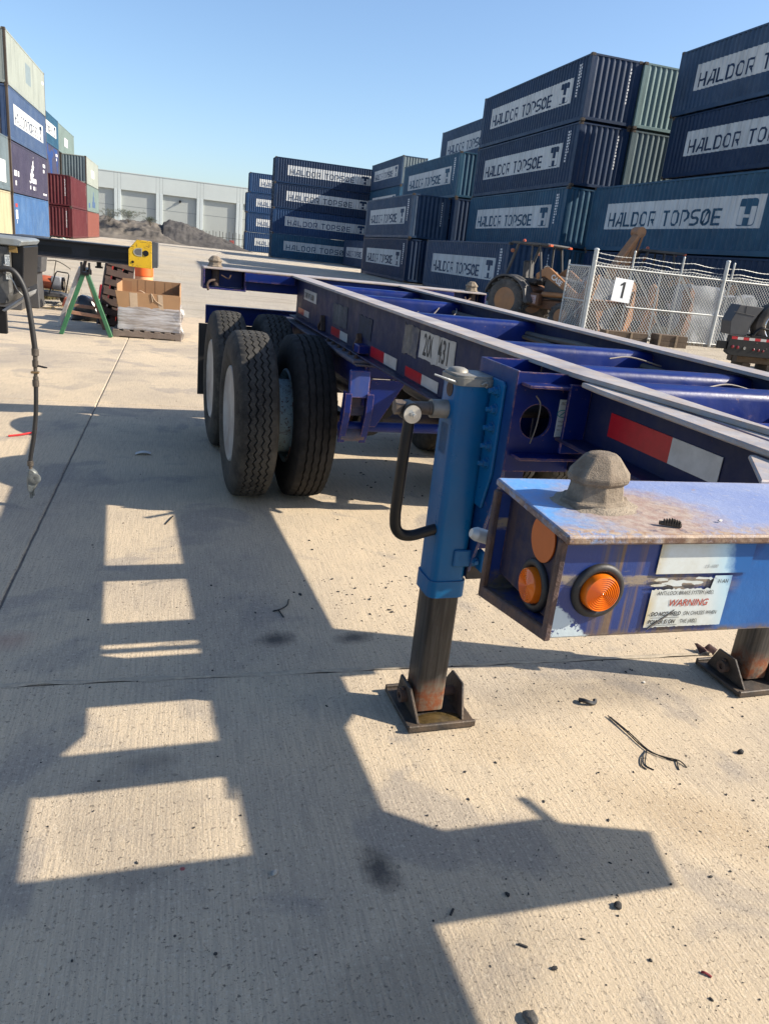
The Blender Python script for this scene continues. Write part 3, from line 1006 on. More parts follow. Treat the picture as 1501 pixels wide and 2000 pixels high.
# ---- landing legs
def landing_leg(s, cx):
    leg = None
    def L(name, bm, m, parent, **k):
        return part(name, bm, m, parent, False, **k)
    bm = BM()
    t = BM()
    box(t, cx - .062, cx + .062, -.066, .066, .545, 1.226)
    bmesh.ops.bevel(t, geom=[e for e in t.edges if abs(e.verts[0].co.z - e.verts[1].co.z) > .3], offset=.024, segments=3, profile=.5, affect='EDGES')
    join(bm, t)
    leg = part('landing_leg', bm, LEGBLUE, None, False, smooth=True, angle=50)
    bm = BM()
    t = BM()
    box(t, cx - .0675, cx + .0675, -.0715, .0715, .492, .552)
    bmesh.ops.bevel(t, geom=[e for e in t.edges if abs(e.verts[0].co.z - e.verts[1].co.z) > .03], offset=.028, segments=3, profile=.5, affect='EDGES')
    join(bm, t)
    L('collar', bm, LEGBLUE, leg, smooth=True, angle=50)
    bm = BM()
    t = BM()
    box(t, cx - .069, cx + .069, -.073, .073, 1.215, 1.246)
    bmesh.ops.bevel(t, geom=[e for e in t.edges if abs(e.verts[0].co.z - e.verts[1].co.z) > .02], offset=.026, segments=3, profile=.5, affect='EDGES')
    bmesh.ops.bevel(t, geom=[e for e in t.edges if e.verts[0].co.z > 1.24 and e.verts[1].co.z > 1.24], offset=.007, segments=2, affect='EDGES')
    join(bm, t)
    lathe(bm, [(0, .034), (.008, .030), (.013, .02), (.0145, .009)], 16, 'z', cx - .028, .025, 1.2455)
    tube(bm, [(cx + .012, -.077, 1.222), (cx + .024, -.080, 1.229), (cx + .032, -.078, 1.222), (cx + .028, -.076, 1.214)], .004, 6, 4)
    L('cap', bm, CAPM, leg, smooth=True, angle=45)
    bm = BM()
    t = BM()
    box(t, cx - .0555, cx + .0555, -.057, .057, .035, .50)
    bmesh.ops.bevel(t, geom=[e for e in t.edges if abs(e.verts[0].co.z - e.verts[1].co.z) > .3], offset=.014, segments=2, profile=.5, affect='EDGES')
    join(bm, t)
    L('inner_post', bm, POSTM, leg, smooth=True, angle=50)
    # foot
    cx0, cx = cx, cx + (.024 if s < 0 else -.02)
    bm = BM()
    n = 6
    prism(bm, [(cx - .128, -.132), (cx + .128, -.132), (cx + .128, .135), (cx - .128, .135)], .006, .022, 'z', .003)
    box(bm, cx - .128, cx + .128, -.136, -.122, .004, .03, .003)
    box(bm, cx - .128, cx + .128, .124, .138, .004, .034, .003)
    L('foot_plate', bm, FOOTM, leg)
    for sx in (-1, 1):
        bm = BM()
        x0 = cx + sx * .082
        prism(bm, [(-.115, .0225), (.11, .0225), (.05, .13), (-.045, .13)], x0 - .005, x0 + .005, 'x', .002, Matrix.Translation((cx + sx * .082, 0, 0)) @ Matrix.Rotation(sx * R(9), 4, 'Y') @ Matrix.Translation((-cx - sx * .082, 0, 0)))
        L('foot_gusset', bm, FOOTM, leg)
    bm = BM()
    cyl(bm, (cx - .115, 0, .072), (cx + .115, 0, .072), .017, 14)
    lathe(bm, [(-.012, .012), (-.012, .026), (.012, .026), (.012, .012)], 16, 'x', cx - .112, 0, .072, closed=True)
    cyl(bm, (cx - .112, 0, .095), (cx - .112, 0, .106), .007, 8)
    L('foot_pin', bm, RUSTY, leg)
    if s < 0:
        bm = BM()
        lathe(bm, [(0, .088), (.003, .07), (.0045, .03), (.0045, .001)], 26, 'z', 0, 0, 0, mat=Matrix.Translation((cx, -.09, .0225)) @ Matrix.Diagonal((1.0, .42, 1, 1)))
        L('puddle', bm, PUDDLE, leg, smooth=True)
    # bolted flange towards the bracket
    cx = cx0
    fx = s * .6905
    ff = -1 if s < 0 else 1
    bm = BM()
    prism(bm, [(-.050, .83), (-.050, 1.246), (-.135, 1.246), (-.146, 1.236), (-.146, .955), (-.108, .83)], min(fx, fx + ff * .009), max(fx, fx + ff * .009), 'x', .002)
    L('mounting_flange', bm, LEGBLUE, leg)
    for k in range(5):
        bm = BM()
        hexbolt(bm, (fx + ff * .009, -.110, 1.212 - .0575 * k), (ff, 0, 0), .0125, .013, .014)
        L('bolt', bm, LEGBLUE, leg, smooth=True, angle=30)
    bm = BM()
    xa, xb = (cx + .004, cx + .10) if s < 0 else (cx - .10, cx - .004)
    box(bm, xa, xb, -.075, -.0665, .607, .668, .004)
    box(bm, xb - .012, xb + .004, -.115, -.067, .60, .672, .004)
    cyl(bm, (xa + .028, -.0765, .637), (xa + .028, -.0745, .637), .008, 12)
    hexbolt(bm, (xb - .024, -.075, .632), (0, -1, 0), .012, .012, .012)
    L('clamp_bracket', bm, LEGBLUE, leg)
    bm = BM()
    box(bm, xb - .04, xb + .06, -.070, -.062, .558, .64, .003)
    L('lower_tab', bm, DARK, leg)
    return leg
def post_mat():
    b = NB('leg_post_steel')
    v = b.coord()
    z = b.n('ShaderNodeSeparateXYZ')
    b.l(b.tc.outputs['Object'], z.inputs[0])
    vs = b.coord((46, 46, 2.2))
    c = b.mix(b.noise(vs, 1.0, 6, 0.7, 0.45, 0.7), (0.020, 0.019, 0.019), (0.085, 0.08, 0.075))
    c = b.mix(b.math('MULTIPLY', b.noise(v, 18, 6, 0.7, 0.5, 0.66), 0.5), c, (0.035, 0.025, 0.02))
    low = b.math('MULTIPLY', b.ramp(z.outputs[2], 0.17, 0.10), b.noise(v, 14, 6, 0.7, 0.3, 0.5))
    c = b.mix(low, c, b.mix(b.noise(v, 30, 5, 0.7, 0.4, 0.6), (0.22, 0.065, 0.022), (0.20, 0.15, 0.10)))
    b.bump(b.noise(vs, 1.0, 5, 0.6, None), 0.2, 0.003)
    return b.out(c, b.ramp(low, 0, 1, 0.42, 0.9), 0.25)
POSTM = post_mat()
FOOTM = plain('foot_steel', (0.055, 0.047, 0.042), 0.6, 0.15, 0.5, 16, 0.4, dirt=(0.15, 0.10, 0.06), dirt_amt=0.7)
PUDDLE = plain('muddy_water', (0.10, 0.07, 0.028), 0.12, 0, 0.5, 60, 0.15)
legL = landing_leg(-1, -.7525)
legR = landing_leg(1, .742)
# crank shaft, joint and folded handle on the near leg
bm = BM()
cyl(bm, (-.811, 0, 1.128), (-.868, 0, 1.128), .030, 18)
part('gear_boss', bm, CAPM, legL, False, smooth=True)
bm = BM()
cyl(bm, (-.868, 0, 1.128), (-.965, 0, 1.128), .0205, 16)
cyl(bm, (-.965, 0, 1.128), (-.99, 0, 1.128), .024, 6)
cyl(bm, (-.862, 0, 1.128), (-.878, 0, 1.128), .0225, 16)
part('crank_shaft', bm, plain('worn_shaft_steel', (0.15, 0.115, 0.09), 0.55, 0.3, 0.4, 20, 0.3, dirt=(0.05, 0.04, 0.035), dirt_amt=0.7), legL, False, smooth=True)
bm = BM()
cyl(bm, (-.942, .024, 1.118), (-.942, -.036, 1.118), .031, 18)
part('crank_fork', bm, BLACK, legL, False, smooth=True)
bm = BM()
cyl(bm, (-.942, -.036, 1.114), (-.942, -.041, 1.114), .0285, 22)
cyl(bm, (-.942, -.041, 1.114), (-.942, -.056, 1.114), .011, 6)
cyl(bm, (-.942, -.056, 1.114), (-.942, -.068, 1.114), .0065, 10)
part('crank_nut', bm, plain('bright_zinc', (0.62, 0.60, 0.54), 0.35, 0.6, 0.2, 20), legL, False, smooth=True)
bm = BM()
tube(bm, [(-.943, -.02, 1.10), (-.950, -.025, 1.0), (-.957, -.03, .83), (-.957, -.03, .775), (-.950, -.03, .735), (-.928, -.03, .712), (-.89, -.03, .708), (-.838, -.03, .722), (-.80, -.03, .732)], .0185, 12, 5)
part('crank_handle', bm, BLACK, legL, False, smooth=True, angle=60)
bm = BM()
box(bm, -.8145, -.8125, -.035, .025, .985, 1.085, 0)
part('leg_label', bm, plain('blue_label', (0.045, 0.17, 0.36), 0.45, 0, 0.2, 40), legL, False)
bm = BM()
tube(bm, [(-.82, -.06, 1.225), (-.85, -.065, 1.233), (-.89, -.05, 1.243)], .003, 6, 3)
part('wire_tie', bm, GALV, legL, False)
bm = BM()
cyl(bm, (-.80, -.01, 1.195), (-.817, -.01, 1.195), .024, 16)
part('grease_plug', bm, RUSTY, legL, False, smooth=True)
bm = BM()
tube(bm, [(-.655, .0, 1.128), (.655, .0, 1.128)], .018, 12)
part('drive_shaft', bm, DARK, None, False, smooth=True)
for z0, z1 in ((.72, 1.0),):
    bm = BM()
    box(bm, -.453, .453, -.34, -.02, 1.050, 1.060, .002)
    part('leg_cross_plate', bm, BLUE, None, False)

# ---- front bolster (stands square to the camera axis, slightly off the frame line)
BO = Vector((.497, .823, 0))
BMX = CHI @ Matrix.Translation(BO) @ Matrix.Rotation(R(1.2), 4, 'Z')
BLEN = 2.50
def B(bm):
    bmesh.ops.transform(bm, matrix=BMX, verts=bm.verts)
    return bm
def bolster_mat(name, top):
    b = NB(name)
    tcw = b.coord(world=True)
    v = tcw
    sx = b.n('ShaderNodeSeparateXYZ')
    b.l(b.n('ShaderNodeNewGeometry').outputs['Position'], sx.inputs[0])
    X, Y, Z = sx.outputs
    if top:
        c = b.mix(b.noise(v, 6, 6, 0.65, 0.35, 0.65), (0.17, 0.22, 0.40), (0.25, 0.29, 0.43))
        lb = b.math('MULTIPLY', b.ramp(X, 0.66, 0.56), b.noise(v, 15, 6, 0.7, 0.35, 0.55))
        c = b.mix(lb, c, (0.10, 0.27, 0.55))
        d = b.n('ShaderNodeVectorMath', operation='DISTANCE')
        b.l(tcw, d.inputs[0])
        d.inputs[1].default_value = (.655, .905, 1.25)
        q = b.math('ADD', d.outputs['Value'], b.math('MULTIPLY', b.math('SUBTRACT', b.noise(v, 26, 7, 0.75, None), 0.5), 0.16))
        rm = b.math('MULTIPLY', b.ramp(q, 0.15, 0.08), 0.85)
        em = b.math('MULTIPLY', b.ramp(Y, .872, .828), b.noise(v, 40, 6, 0.75, 0.38, 0.52))
        rm = b.math('MAXIMUM', rm, em)
        rm = b.math('MAXIMUM', rm, b.math('MULTIPLY', edge_mask(b, .007), 0.9))
        rm = b.math('MAXIMUM', rm, b.noise(v, 33, 8, 0.75, 0.66, 0.7))
        rc = b.mix(b.noise(v, 70, 5, 0.75, 0.35, 0.6), (0.30, 0.17, 0.095), (0.42, 0.32, 0.22))
        rc = b.mix(b.noise(v, 45, 6, 0.75, 0.58, 0.66), rc, (0.11, 0.055, 0.035))
        c = b.mix(rm, c, rc)
        ed = b.math('MULTIPLY', b.math('MAXIMUM', edge_mask(b, .012), b.ramp(Z, 1.2515, 1.2495)), b.noise(v, 50, 6, 0.75, 0.36, 0.5))
        c = b.mix(b.math('MULTIPLY', ed, 0.9), c, b.mix(b.noise(v, 38, 6, 0.75, 0.4, 0.6), (0.12, 0.06, 0.035), (0.27, 0.19, 0.13)))
        c = b.mix(b.math('MULTIPLY', b.noise(v, 90, 4, 0.7, 0.6, 0.66), 0.4), c, (0.40, 0.38, 0.36))
        b.bump(b.math('ADD', b.math('MULTIPLY', rm, 0.5), b.noise(v, 90, 5, 0.7, None)), 0.35, 0.004)
        return b.out(c, 0.6, 0.0)
    # front face: deep blue, brown run-off streaks, bare pale primer at the lower corner, newer blue on the far half
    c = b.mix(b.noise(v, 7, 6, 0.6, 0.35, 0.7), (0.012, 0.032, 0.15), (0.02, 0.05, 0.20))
    nb_ = b.math('ADD', X, b.math('MULTIPLY', b.math('SUBTRACT', b.noise(v, 16, 6, 0.7, None), .5), .05))
    slant = b.math('ADD', nb_, b.math('MULTIPLY', b.math('SUBTRACT', Z, 1.17), -0.35))
    c = b.mix(b.ramp(slant, .772, .80), c, b.mix(b.noise(v, 9, 5, 0.6, 0.35, 0.65), (0.010, 0.10, 0.33), (0.02, 0.13, 0.38)))
    vs = b.coord((60, 60, 2.6), world=True)
    stn = b.noise(vs, 1.0, 4, 0.6, 0.44, 0.60)
    stn = b.math('MULTIPLY', b.math('MULTIPLY', stn, b.ramp(X, .76, .70)), b.ramp(X, .535, .575))
    stn = b.math('MULTIPLY', stn, 0.85)
    c = b.mix(stn, c, b.mix(b.noise(vs, 2.0, 4, 0.6, 0.4, 0.6), (0.10, 0.085, 0.06), (0.20, 0.12, 0.05)))
    # grey scraped band
    zb = b.math('SUBTRACT', Z, b.math('ADD', 1.179, b.math('MULTIPLY', b.math('SUBTRACT', X, .6), -0.05)))
    zb = b.math('ADD', zb, b.math('MULTIPLY', b.math('SUBTRACT', b.noise(b.coord((9, 9, 40), world=True), 1.6, 6, 0.75, None), .5), .05))
    scr = b.math('MULTIPLY', b.ramp(b.math('ABSOLUTE', zb), 0.012, 0.004), b.noise(v, 35, 7, 0.75, 0.36, 0.52))
    scr = b.math('MULTIPLY', scr, b.ramp(X, .80, .74))
    c = b.mix(scr, c, (0.26, 0.21, 0.155))
    # bottom edge scuffs
    low = b.math('MULTIPLY', b.ramp(Z, 1.106, 1.097), b.noise(v, 30, 7, 0.75, 0.42, 0.56))
    c = b.mix(low, c, (0.13, 0.10, 0.075))
    em = b.math('MULTIPLY', edge_mask(b, .009), b.noise(v, 40, 6, 0.7, 0.30, 0.45))
    c = b.mix(em, c, b.mix(b.noise(v, 60, 5, 0.7, 0.4, 0.6), (0.12, 0.06, 0.035), (0.30, 0.23, 0.16)))
    # bare pale corner
    q = b.math('ADD', b.math('ADD', b.math('MULTIPLY', b.math('SUBTRACT', X, .497), 0.95), b.math('SUBTRACT', Z, 1.09)), b.math('MULTIPLY', b.math('SUBTRACT', b.noise(v, 55, 7, 0.8, None), .5), .035))
    cor = b.math('MULTIPLY', b.ramp(q, .066, .060), b.ramp(Y, .838, .832))
    chip = b.math('MULTIPLY', b.noise(v, 70, 5, 0.7, 0.57, 0.6), 1.0)
    cor = b.math('MULTIPLY', cor, b.math('SUBTRACT', 1.0, chip))
    c = b.mix(cor, c, (0.52, 0.60, 0.62))
    b.bump(b.math('ADD', b.math('MULTIPLY', scr, 1.0), b.noise(v, 80, 5, 0.7, None)), 0.25, 0.003)
    return b.out(c, b.ramp(b.math('MAXIMUM', scr, stn), 0, 1, 0.33, 0.7), 0)
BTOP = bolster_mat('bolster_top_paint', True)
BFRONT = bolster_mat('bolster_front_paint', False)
BEND = paint('bolster_end_paint', (0.008, 0.014, 0.055), 0.55, 0.95, True, 0.4, dirt=(0.085, 0.05, 0.03), dirt_amt=0.7, streak=0.75, scale=2.5, rustcol=(0.14, 0.07, 0.04))
# shell: front plate, back plate, bottom plate folded from the front, recessed end
bol = part('front_bolster', B(prism(BM(), [(0.002, 1.094), (0.002, 1.2385), (0.012, 1.2385), (0.012, 1.104), (.215, 1.071), (.215, 1.2385), (.225, 1.2385), (.225, 1.056)], -.004, BLEN, 'x', .0025)), BFRONT, None, False)
bm = B(prism(BM(), [(-.008, -.0135), (BLEN, -.0135), (BLEN, .245), (.004, .245)], 1.239, 1.252, 'z', .003))
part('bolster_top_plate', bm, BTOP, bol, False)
for xx in (.020, BLEN - .03):
    bm = B(box(BM(), xx, xx + .008, .013, .214, 1.10, 1.2385))
    part('end_plate', bm, BEND, bol, False)
bm = B(prism(BM(), [(.0008, 1.0905), (.0008, 1.2385), (.0135, 1.2385), (.0135, 1.106), (.2135, 1.0735), (.2135, 1.2385), (.2265, 1.2385), (.2265, 1.052)], -.0065, .004, 'x', .002))
part('end_rim', bm, plain('rusty_blue_edge', (0.15, 0.085, 0.055), 0.8, 0, 0.5, 25, 0.6, dirt=(0.03, 0.03, 0.05), dirt_amt=0.8), bol, False)
def marker_lamp(parent, M4, r=.026):
    """round marker lamp in a rubber grommet; built facing +z"""
    bm = BM()
    lathe(bm, [(-.004, r * 1.50), (.002, r * 1.56), (.006, r * 1.48), (.008, r * 1.26), (.004, r * 1.08), (-.003, r * 1.06)], 40, 'z', mat=M4)
    g = part('lamp_grommet', bm, RUBBER, parent, False, smooth=True, angle=60)
    bm = BM()
    prof = [(.001, r * 1.05), (.012, r * 1.02), (.015, r * .97)]
    k = 8
    for i in range(k):
        rr = r * (.93 - .115 * i)
        prof += [(.0155, rr), (.0142, rr - r * .03)]
    prof += [(.0158, r * .03)]
    lathe(bm, prof, 44, 'z', mat=M4)
    part('lamp_lens', bm, ORANGEL, g, False, smooth=True, angle=25)
def face_m(x, z, yoff=0.0):      # on the front face, outward = -y of the bolster frame
    return BMX @ Matrix.Translation((x, .002 + yoff, z)) @ Matrix.Rotation(R(90), 4, 'X')
marker_lamp(bol, face_m(.0615, 1.1665))
def end_m(y, z):
    return BMX @ Matrix.Translation((.020, y, z)) @ Matrix.Rotation(R(-90), 4, 'Y')
marker_lamp(bol, end_m(.094, 1.132), .0262)
bm = BM()
lathe(bm, [(.001, .0005), (.001, .035), (.003, .035), (.003, .0005)], 36, 'z', mat=end_m(.092, 1.207))
part('round_reflector', bm, ORANGER, bol, False, smooth=True)
# side rod
bm = BM()
tube(bm, [CHI @ Vector((2.94, 1.02, 1.19)), CHI @ Vector((2.85, 1.235, 1.19))], .013, 10)
part('lock_handle', bm, GALV, bol, False)
bm = BM()
rp = [CHI @ Vector(p) for p in ((.54, 1.062, 1.137), (.473, 1.062, 1.1565), (.467, 1.062, 1.158), (.4635, 1.062, 1.159))]
tube(bm, rp[:2], .0118, 16)
tube(bm, rp[1:], .0118, 16, 0, .007)
part('steel_rod', bm, GALV, bol, False, smooth=True)
# stacking cone
def cone_bm():
    bm = BM()
    secs = [(0, .058, .046), (.010, .058, .046), (.012, .050, .040), (.038, .046, .037), (.042, .052, .043), (.050, .054, .045), (.078, .030, .027), (.084, .022, .019), (.0855, .012, .010)]
    rings = []
    for z, a, b2 in secs:
        c = .42
        pts = [(a, b2 * c), (a * c, b2), (-a * c, b2), (-a, b2 * c), (-a, -b2 * c), (-a * c, -b2), (a * c, -b2), (a, -b2 * c)]
        rings.append([bm.verts.new((x + .0009 * mnoise.noise(Vector((x * 40, y * 40, z * 30))), y + .0009 * mnoise.noise(Vector((x * 33, y * 37, z * 30 + 5))), z)) for x, y in pts])
    for p, q in zip(rings, rings[1:]):
        for i in range(8):
            bm.faces.new((p[i], p[(i + 1) % 8], q[(i + 1) % 8], q[i]))
    bm.faces.new(rings[0][::-1])
    bm.faces.new(rings[-1])
    bmesh.ops.bevel(bm, geom=bm.edges[:], offset=.0016, segments=1, affect='EDGES', clamp_overlap=True)
    return bm
for xx in (.108, BLEN - .108):
    bm = cone_bm()
    bmesh.ops.transform(bm, matrix=BMX @ Matrix.Translation((xx, .122, 1.252)) @ Matrix.Rotation(R(18), 4, 'Z') @ Matrix.Diagonal((.94, .9, .92, 1)), verts=bm.verts)
    part('stacking_cone', bm, CAST, bol, False)
# mud packed round the cone
bm = BM()
lathe(bm, [(0, .066), (.003, .059), (.007, .052)], 30, 'z')
for v in bm.verts:
    k = 1 + .22 * mnoise.noise(v.co * 45)
    v.co.x *= k; v.co.y *= k * .85
bmesh.ops.transform(bm, matrix=BMX @ Matrix.Translation((.108, .122, 1.2521)), verts=bm.verts)
part('caked_mud', bm, plain('dried_mud', (0.33, 0.27, 0.20), 0.95, 0, 0.3, 40, 0.8), bol, False, smooth=True)
# stickers on the front face
def face_box(x0, x1, z0, z1, m, name, y=-.0012, ragged_top=False, shear=0.0):
    bm = BM()
    prism(bm, [(x0 + shear * 0, z0), (x1, z0), (x1, z1), (x0, z1)], y, y + .0012, 'y')
    return part(name, B(bm), m, bol, False)
def sticker_mat():
    b = NB('oversprayed_sticker')
    v = b.coord(world=True)
    sx = b.n('ShaderNodeSeparateXYZ')
    b.l(b.n('ShaderNodeNewGeometry').outputs['Position'], sx.inputs[0])
    X, Y, Z = sx.outputs
    c = b.mix(b.noise(v, 30, 6, 0.7, 0.35, 0.65), (0.62, 0.66, 0.64), (0.55, 0.56, 0.50))
    c = b.mix(b.math('MULTIPLY', b.ramp(X, .66, .645), b.noise(v, 25, 5, 0.7, 0.35, 0.6)), c, (0.52, 0.43, 0.25))
    d = b.math('ADD', b.math('ADD', X, b.math('MULTIPLY', b.math('SUBTRACT', Z, 1.17), .30)), b.math('MULTIPLY', b.math('SUBTRACT', b.noise(v, 60, 6, 0.75, None), .5), .025))
    c = b.mix(b.ramp(d, .735, .775), c, (0.42, 0.62, 0.72))
    c = b.mix(b.ramp(d, .768, .788), c, (0.012, 0.11, 0.34))
    return b.out(c, 0.4, 0)
STK2 = sticker_mat()
x0 = .645 - BO.x
s1 = face_box(x0 + .0, .803 - BO.x, 1.190, 1.2375, STK2, 'blank_sticker')
# torn warning label: ragged upper edge
bm = BM()
top = []
for i in range(41):
    x = x0 + (.776 - BO.x - x0) * i / 40
    z = 1.1665 + .004 * mnoise.noise(Vector((x * 190, 1, 0))) + .004 * mnoise.noise(Vector((x * 420, 4, 0)))
    if i > 30:
        z = 1.186
    top.append((x, z))
bot = [(x0 + (.776 - BO.x - x0) * i / 40, 1.1065 + .0015 * mnoise.noise(Vector((i * .9, 9, 0)))) for i in range(41)]
rag_strip(bm, [(x, -.0010, z) for x, z in bot], [(x, -.0010, z) for x, z in top])
s2 = part('warning_sticker', B(bm), STK2, bol, False)
rnd = random.Random(3)
bm = BM()
for k in range(15):
    cx_, cz_ = x0 + .005 + .11 * rnd.random(), 1.172 + .012 * rnd.random()
    w_ = .004 + .012 * rnd.random()
    P_ = [(cx_ + w_ * math.cos(a) * (0.7 + .6 * rnd.random()), cz_ + .0022 * math.sin(a) * (.6 + .9 * rnd.random())) for a in [2 * math.pi * i / 9 for i in range(9)]]
    bm.faces.new([bm.verts.new((p[0], -.0011 - .00002 * k, p[1])) for p in P_])
o_ = part('torn_sticker_scrap', B(bm), STK2, bol, False)
o_['kind'] = 'stuff'
UX, UZ = BMX.to_3x3() @ Vector((1, 0, 0)), Vector((0, 0, 1))
def ftext(s, x, z, size, m, par, **kw):
    return lettering(s, size, m, par, BMX @ Vector((x - BO.x, -.00165, z)), UX, UZ, **kw)
ftext('H AN', .7525, 1.1745, .0085, PRINT, s2, shear=.2, sx=.85)
ftext('ANTI-LOCK BRAKE SYSTEM (ABS).', .655, 1.1575, .0086, PRINT, s2, shear=.2, sx=.74)
ftext('WARNING', .677, 1.1395, .0150, REDPRINT, s2, shear=.22, sx=.92, bold=.0002)
ftext('- DO NOT WELD', .648, 1.1245, .0092, PRINT, s2, shear=.2, sx=.76, bold=.00022)
ftext('ON CHASSIS WHEN', .7065, 1.1245, .0090, PRINT, s2, shear=.2, sx=.72)
ftext('POWER IS ON', .650, 1.1120, .0094, PRINT, s2, shear=.2, sx=.76, bold=.00022)
ftext('THE (ABS).', .7035, 1.1120, .0090, PRINT, s2, shear=.2, sx=.74)
bm = BM()
for z_, xa_, xb_ in ((1.1213, .653, .701), (1.1092, .650, .700)):
    quad(bm, [(xa_ - BO.x, -.0016, z_), (xb_ - BO.x, -.0016, z_), (xb_ - BO.x, -.0016, z_ + .0006), (xa_ - BO.x, -.0016, z_ + .0006)])
part('underline', B(bm), PRINT, s2, False)
ftext('13-100', .722, 1.1985, .0075, plain('faint_pencil', (0.33, 0.34, 0.34), 0.6), s1, shear=.3, sx=1.1)
bm = BM()
prism(bm, [(.650 - BO.x, 1.103), (.656 - BO.x, 1.110), (.683 - BO.x, 1.129), (.690 - BO.x, 1.134), (.679 - BO.x, 1.1235), (.662 - BO.x, 1.1105)], -.0028, -.0010, 'y')
part('scratch', B(bm), plain('bare_scratch', (0.20, 0.185, 0.165), 0.55, 0.2, 0.4, 60), bol, False)
# debris lying on the bolster

# ---- rear bolster, mud flaps
RB = 4.12
bm = BM()
prism(bm, [(RB, 1.150), (RB, 1.290), (RB + .012, 1.290), (RB + .012, 1.162), (RB + .19, 1.162), (RB + .19, 1.290), (RB + .20, 1.290), (RB + .20, 1.150)], -.90, .90, 'x', .003)
rbol = part('rear_bolster', bm, BLUE)
bm = BM()
prism(bm, [(-1.22, RB - .02), (1.22, RB - .02), (1.22, RB + .22), (-1.22, RB + .22)], 1.290, 1.304, 'z', .003)
part('bolster_top_plate', bm, WORN, rbol)
bm = BM()
for s in (-1, 1):
    box(bm, min(s * .50, s * .90), max(s * .50, s * .90), RB - .045, RB - .001, 1.222, 1.232)
    box(bm, min(s * .50, s * .90), max(s * .50, s * .90), RB - .045, RB - .037, 1.232, 1.289)
part('bolster_lip', bm, BLUE, rbol)
for s in (-1, 1):
    bm = BM()
    xa, xb = s * 1.22, s * .885
    lo, hi = min(xa, xb), max(xa, xb)
    box(bm, min(xa, xa - s * .012), max(xa, xa - s * .012), RB - .02, RB + .20, 1.140, 1.2895, .002)
    box(bm, lo + .013, hi - .001, RB - .02, RB + .20, 1.140, 1.152, .002)
    box(bm, min(xb, xb + s * .012), max(xb, xb + s * .012), RB - .02, RB - .002, 1.153, 1.2895, .002)
    box(bm, lo + .014, hi - .014, RB + .13, RB + .14, 1.153, 1.2895, .002)
    part('corner_box', bm, BLUE, rbol)
    bm = cone_bm()
    bmesh.ops.transform(bm, matrix=Matrix.Translation((s * 1.12, RB + .10, 1.304)), verts=bm.verts)
    part('stacking_cone', bm, CAST, rbol)
    bm = BM()
    cyl(bm, (s * 1.12, RB + .06, 1.165), (s * 1.12, RB + .06, 1.285), .03, 12)
    tube(bm, [(s * 1.12, RB + .02, 1.21), (s * 1.17, RB - .02, 1.20), (s * 1.19, RB - .03, 1.17), (s * 1.18, RB - .035, 1.13)], .010, 8, 4)
    tube(bm, [(s * 1.08, RB, 1.25), (s * 1.03, RB - .03, 1.23), (s * 1.01, RB - .03, 1.26)], .006, 6, 4)
    part('twist_lock', bm, RUSTY, rbol, smooth=True)
bm = BM()
prism(bm, [(4.40, .840), (4.40, .985), (4.35, .985), (4.35, .993), (4.408, .993), (4.408, .840)], -1.17, 1.17, 'x', .002)
part('mud_flap_bar', bm, BLUE)
for s in (-1, 1):
    bm = BM()
    grid_mesh(bm, 8, 8, lambda u, v: (s * (.58 + .64 * u), 4.42 + .02 * math.sin(3 * u) * (1 - v) + .012 * math.sin(7 * u), .235 + .60 * v))
    for v in bm.verts:
        pass
    me_o = part('mud_flap', bm, RUBBER)
    sm = me_o.modifiers.new('solid', 'SOLIDIFY')
    sm.thickness = .008
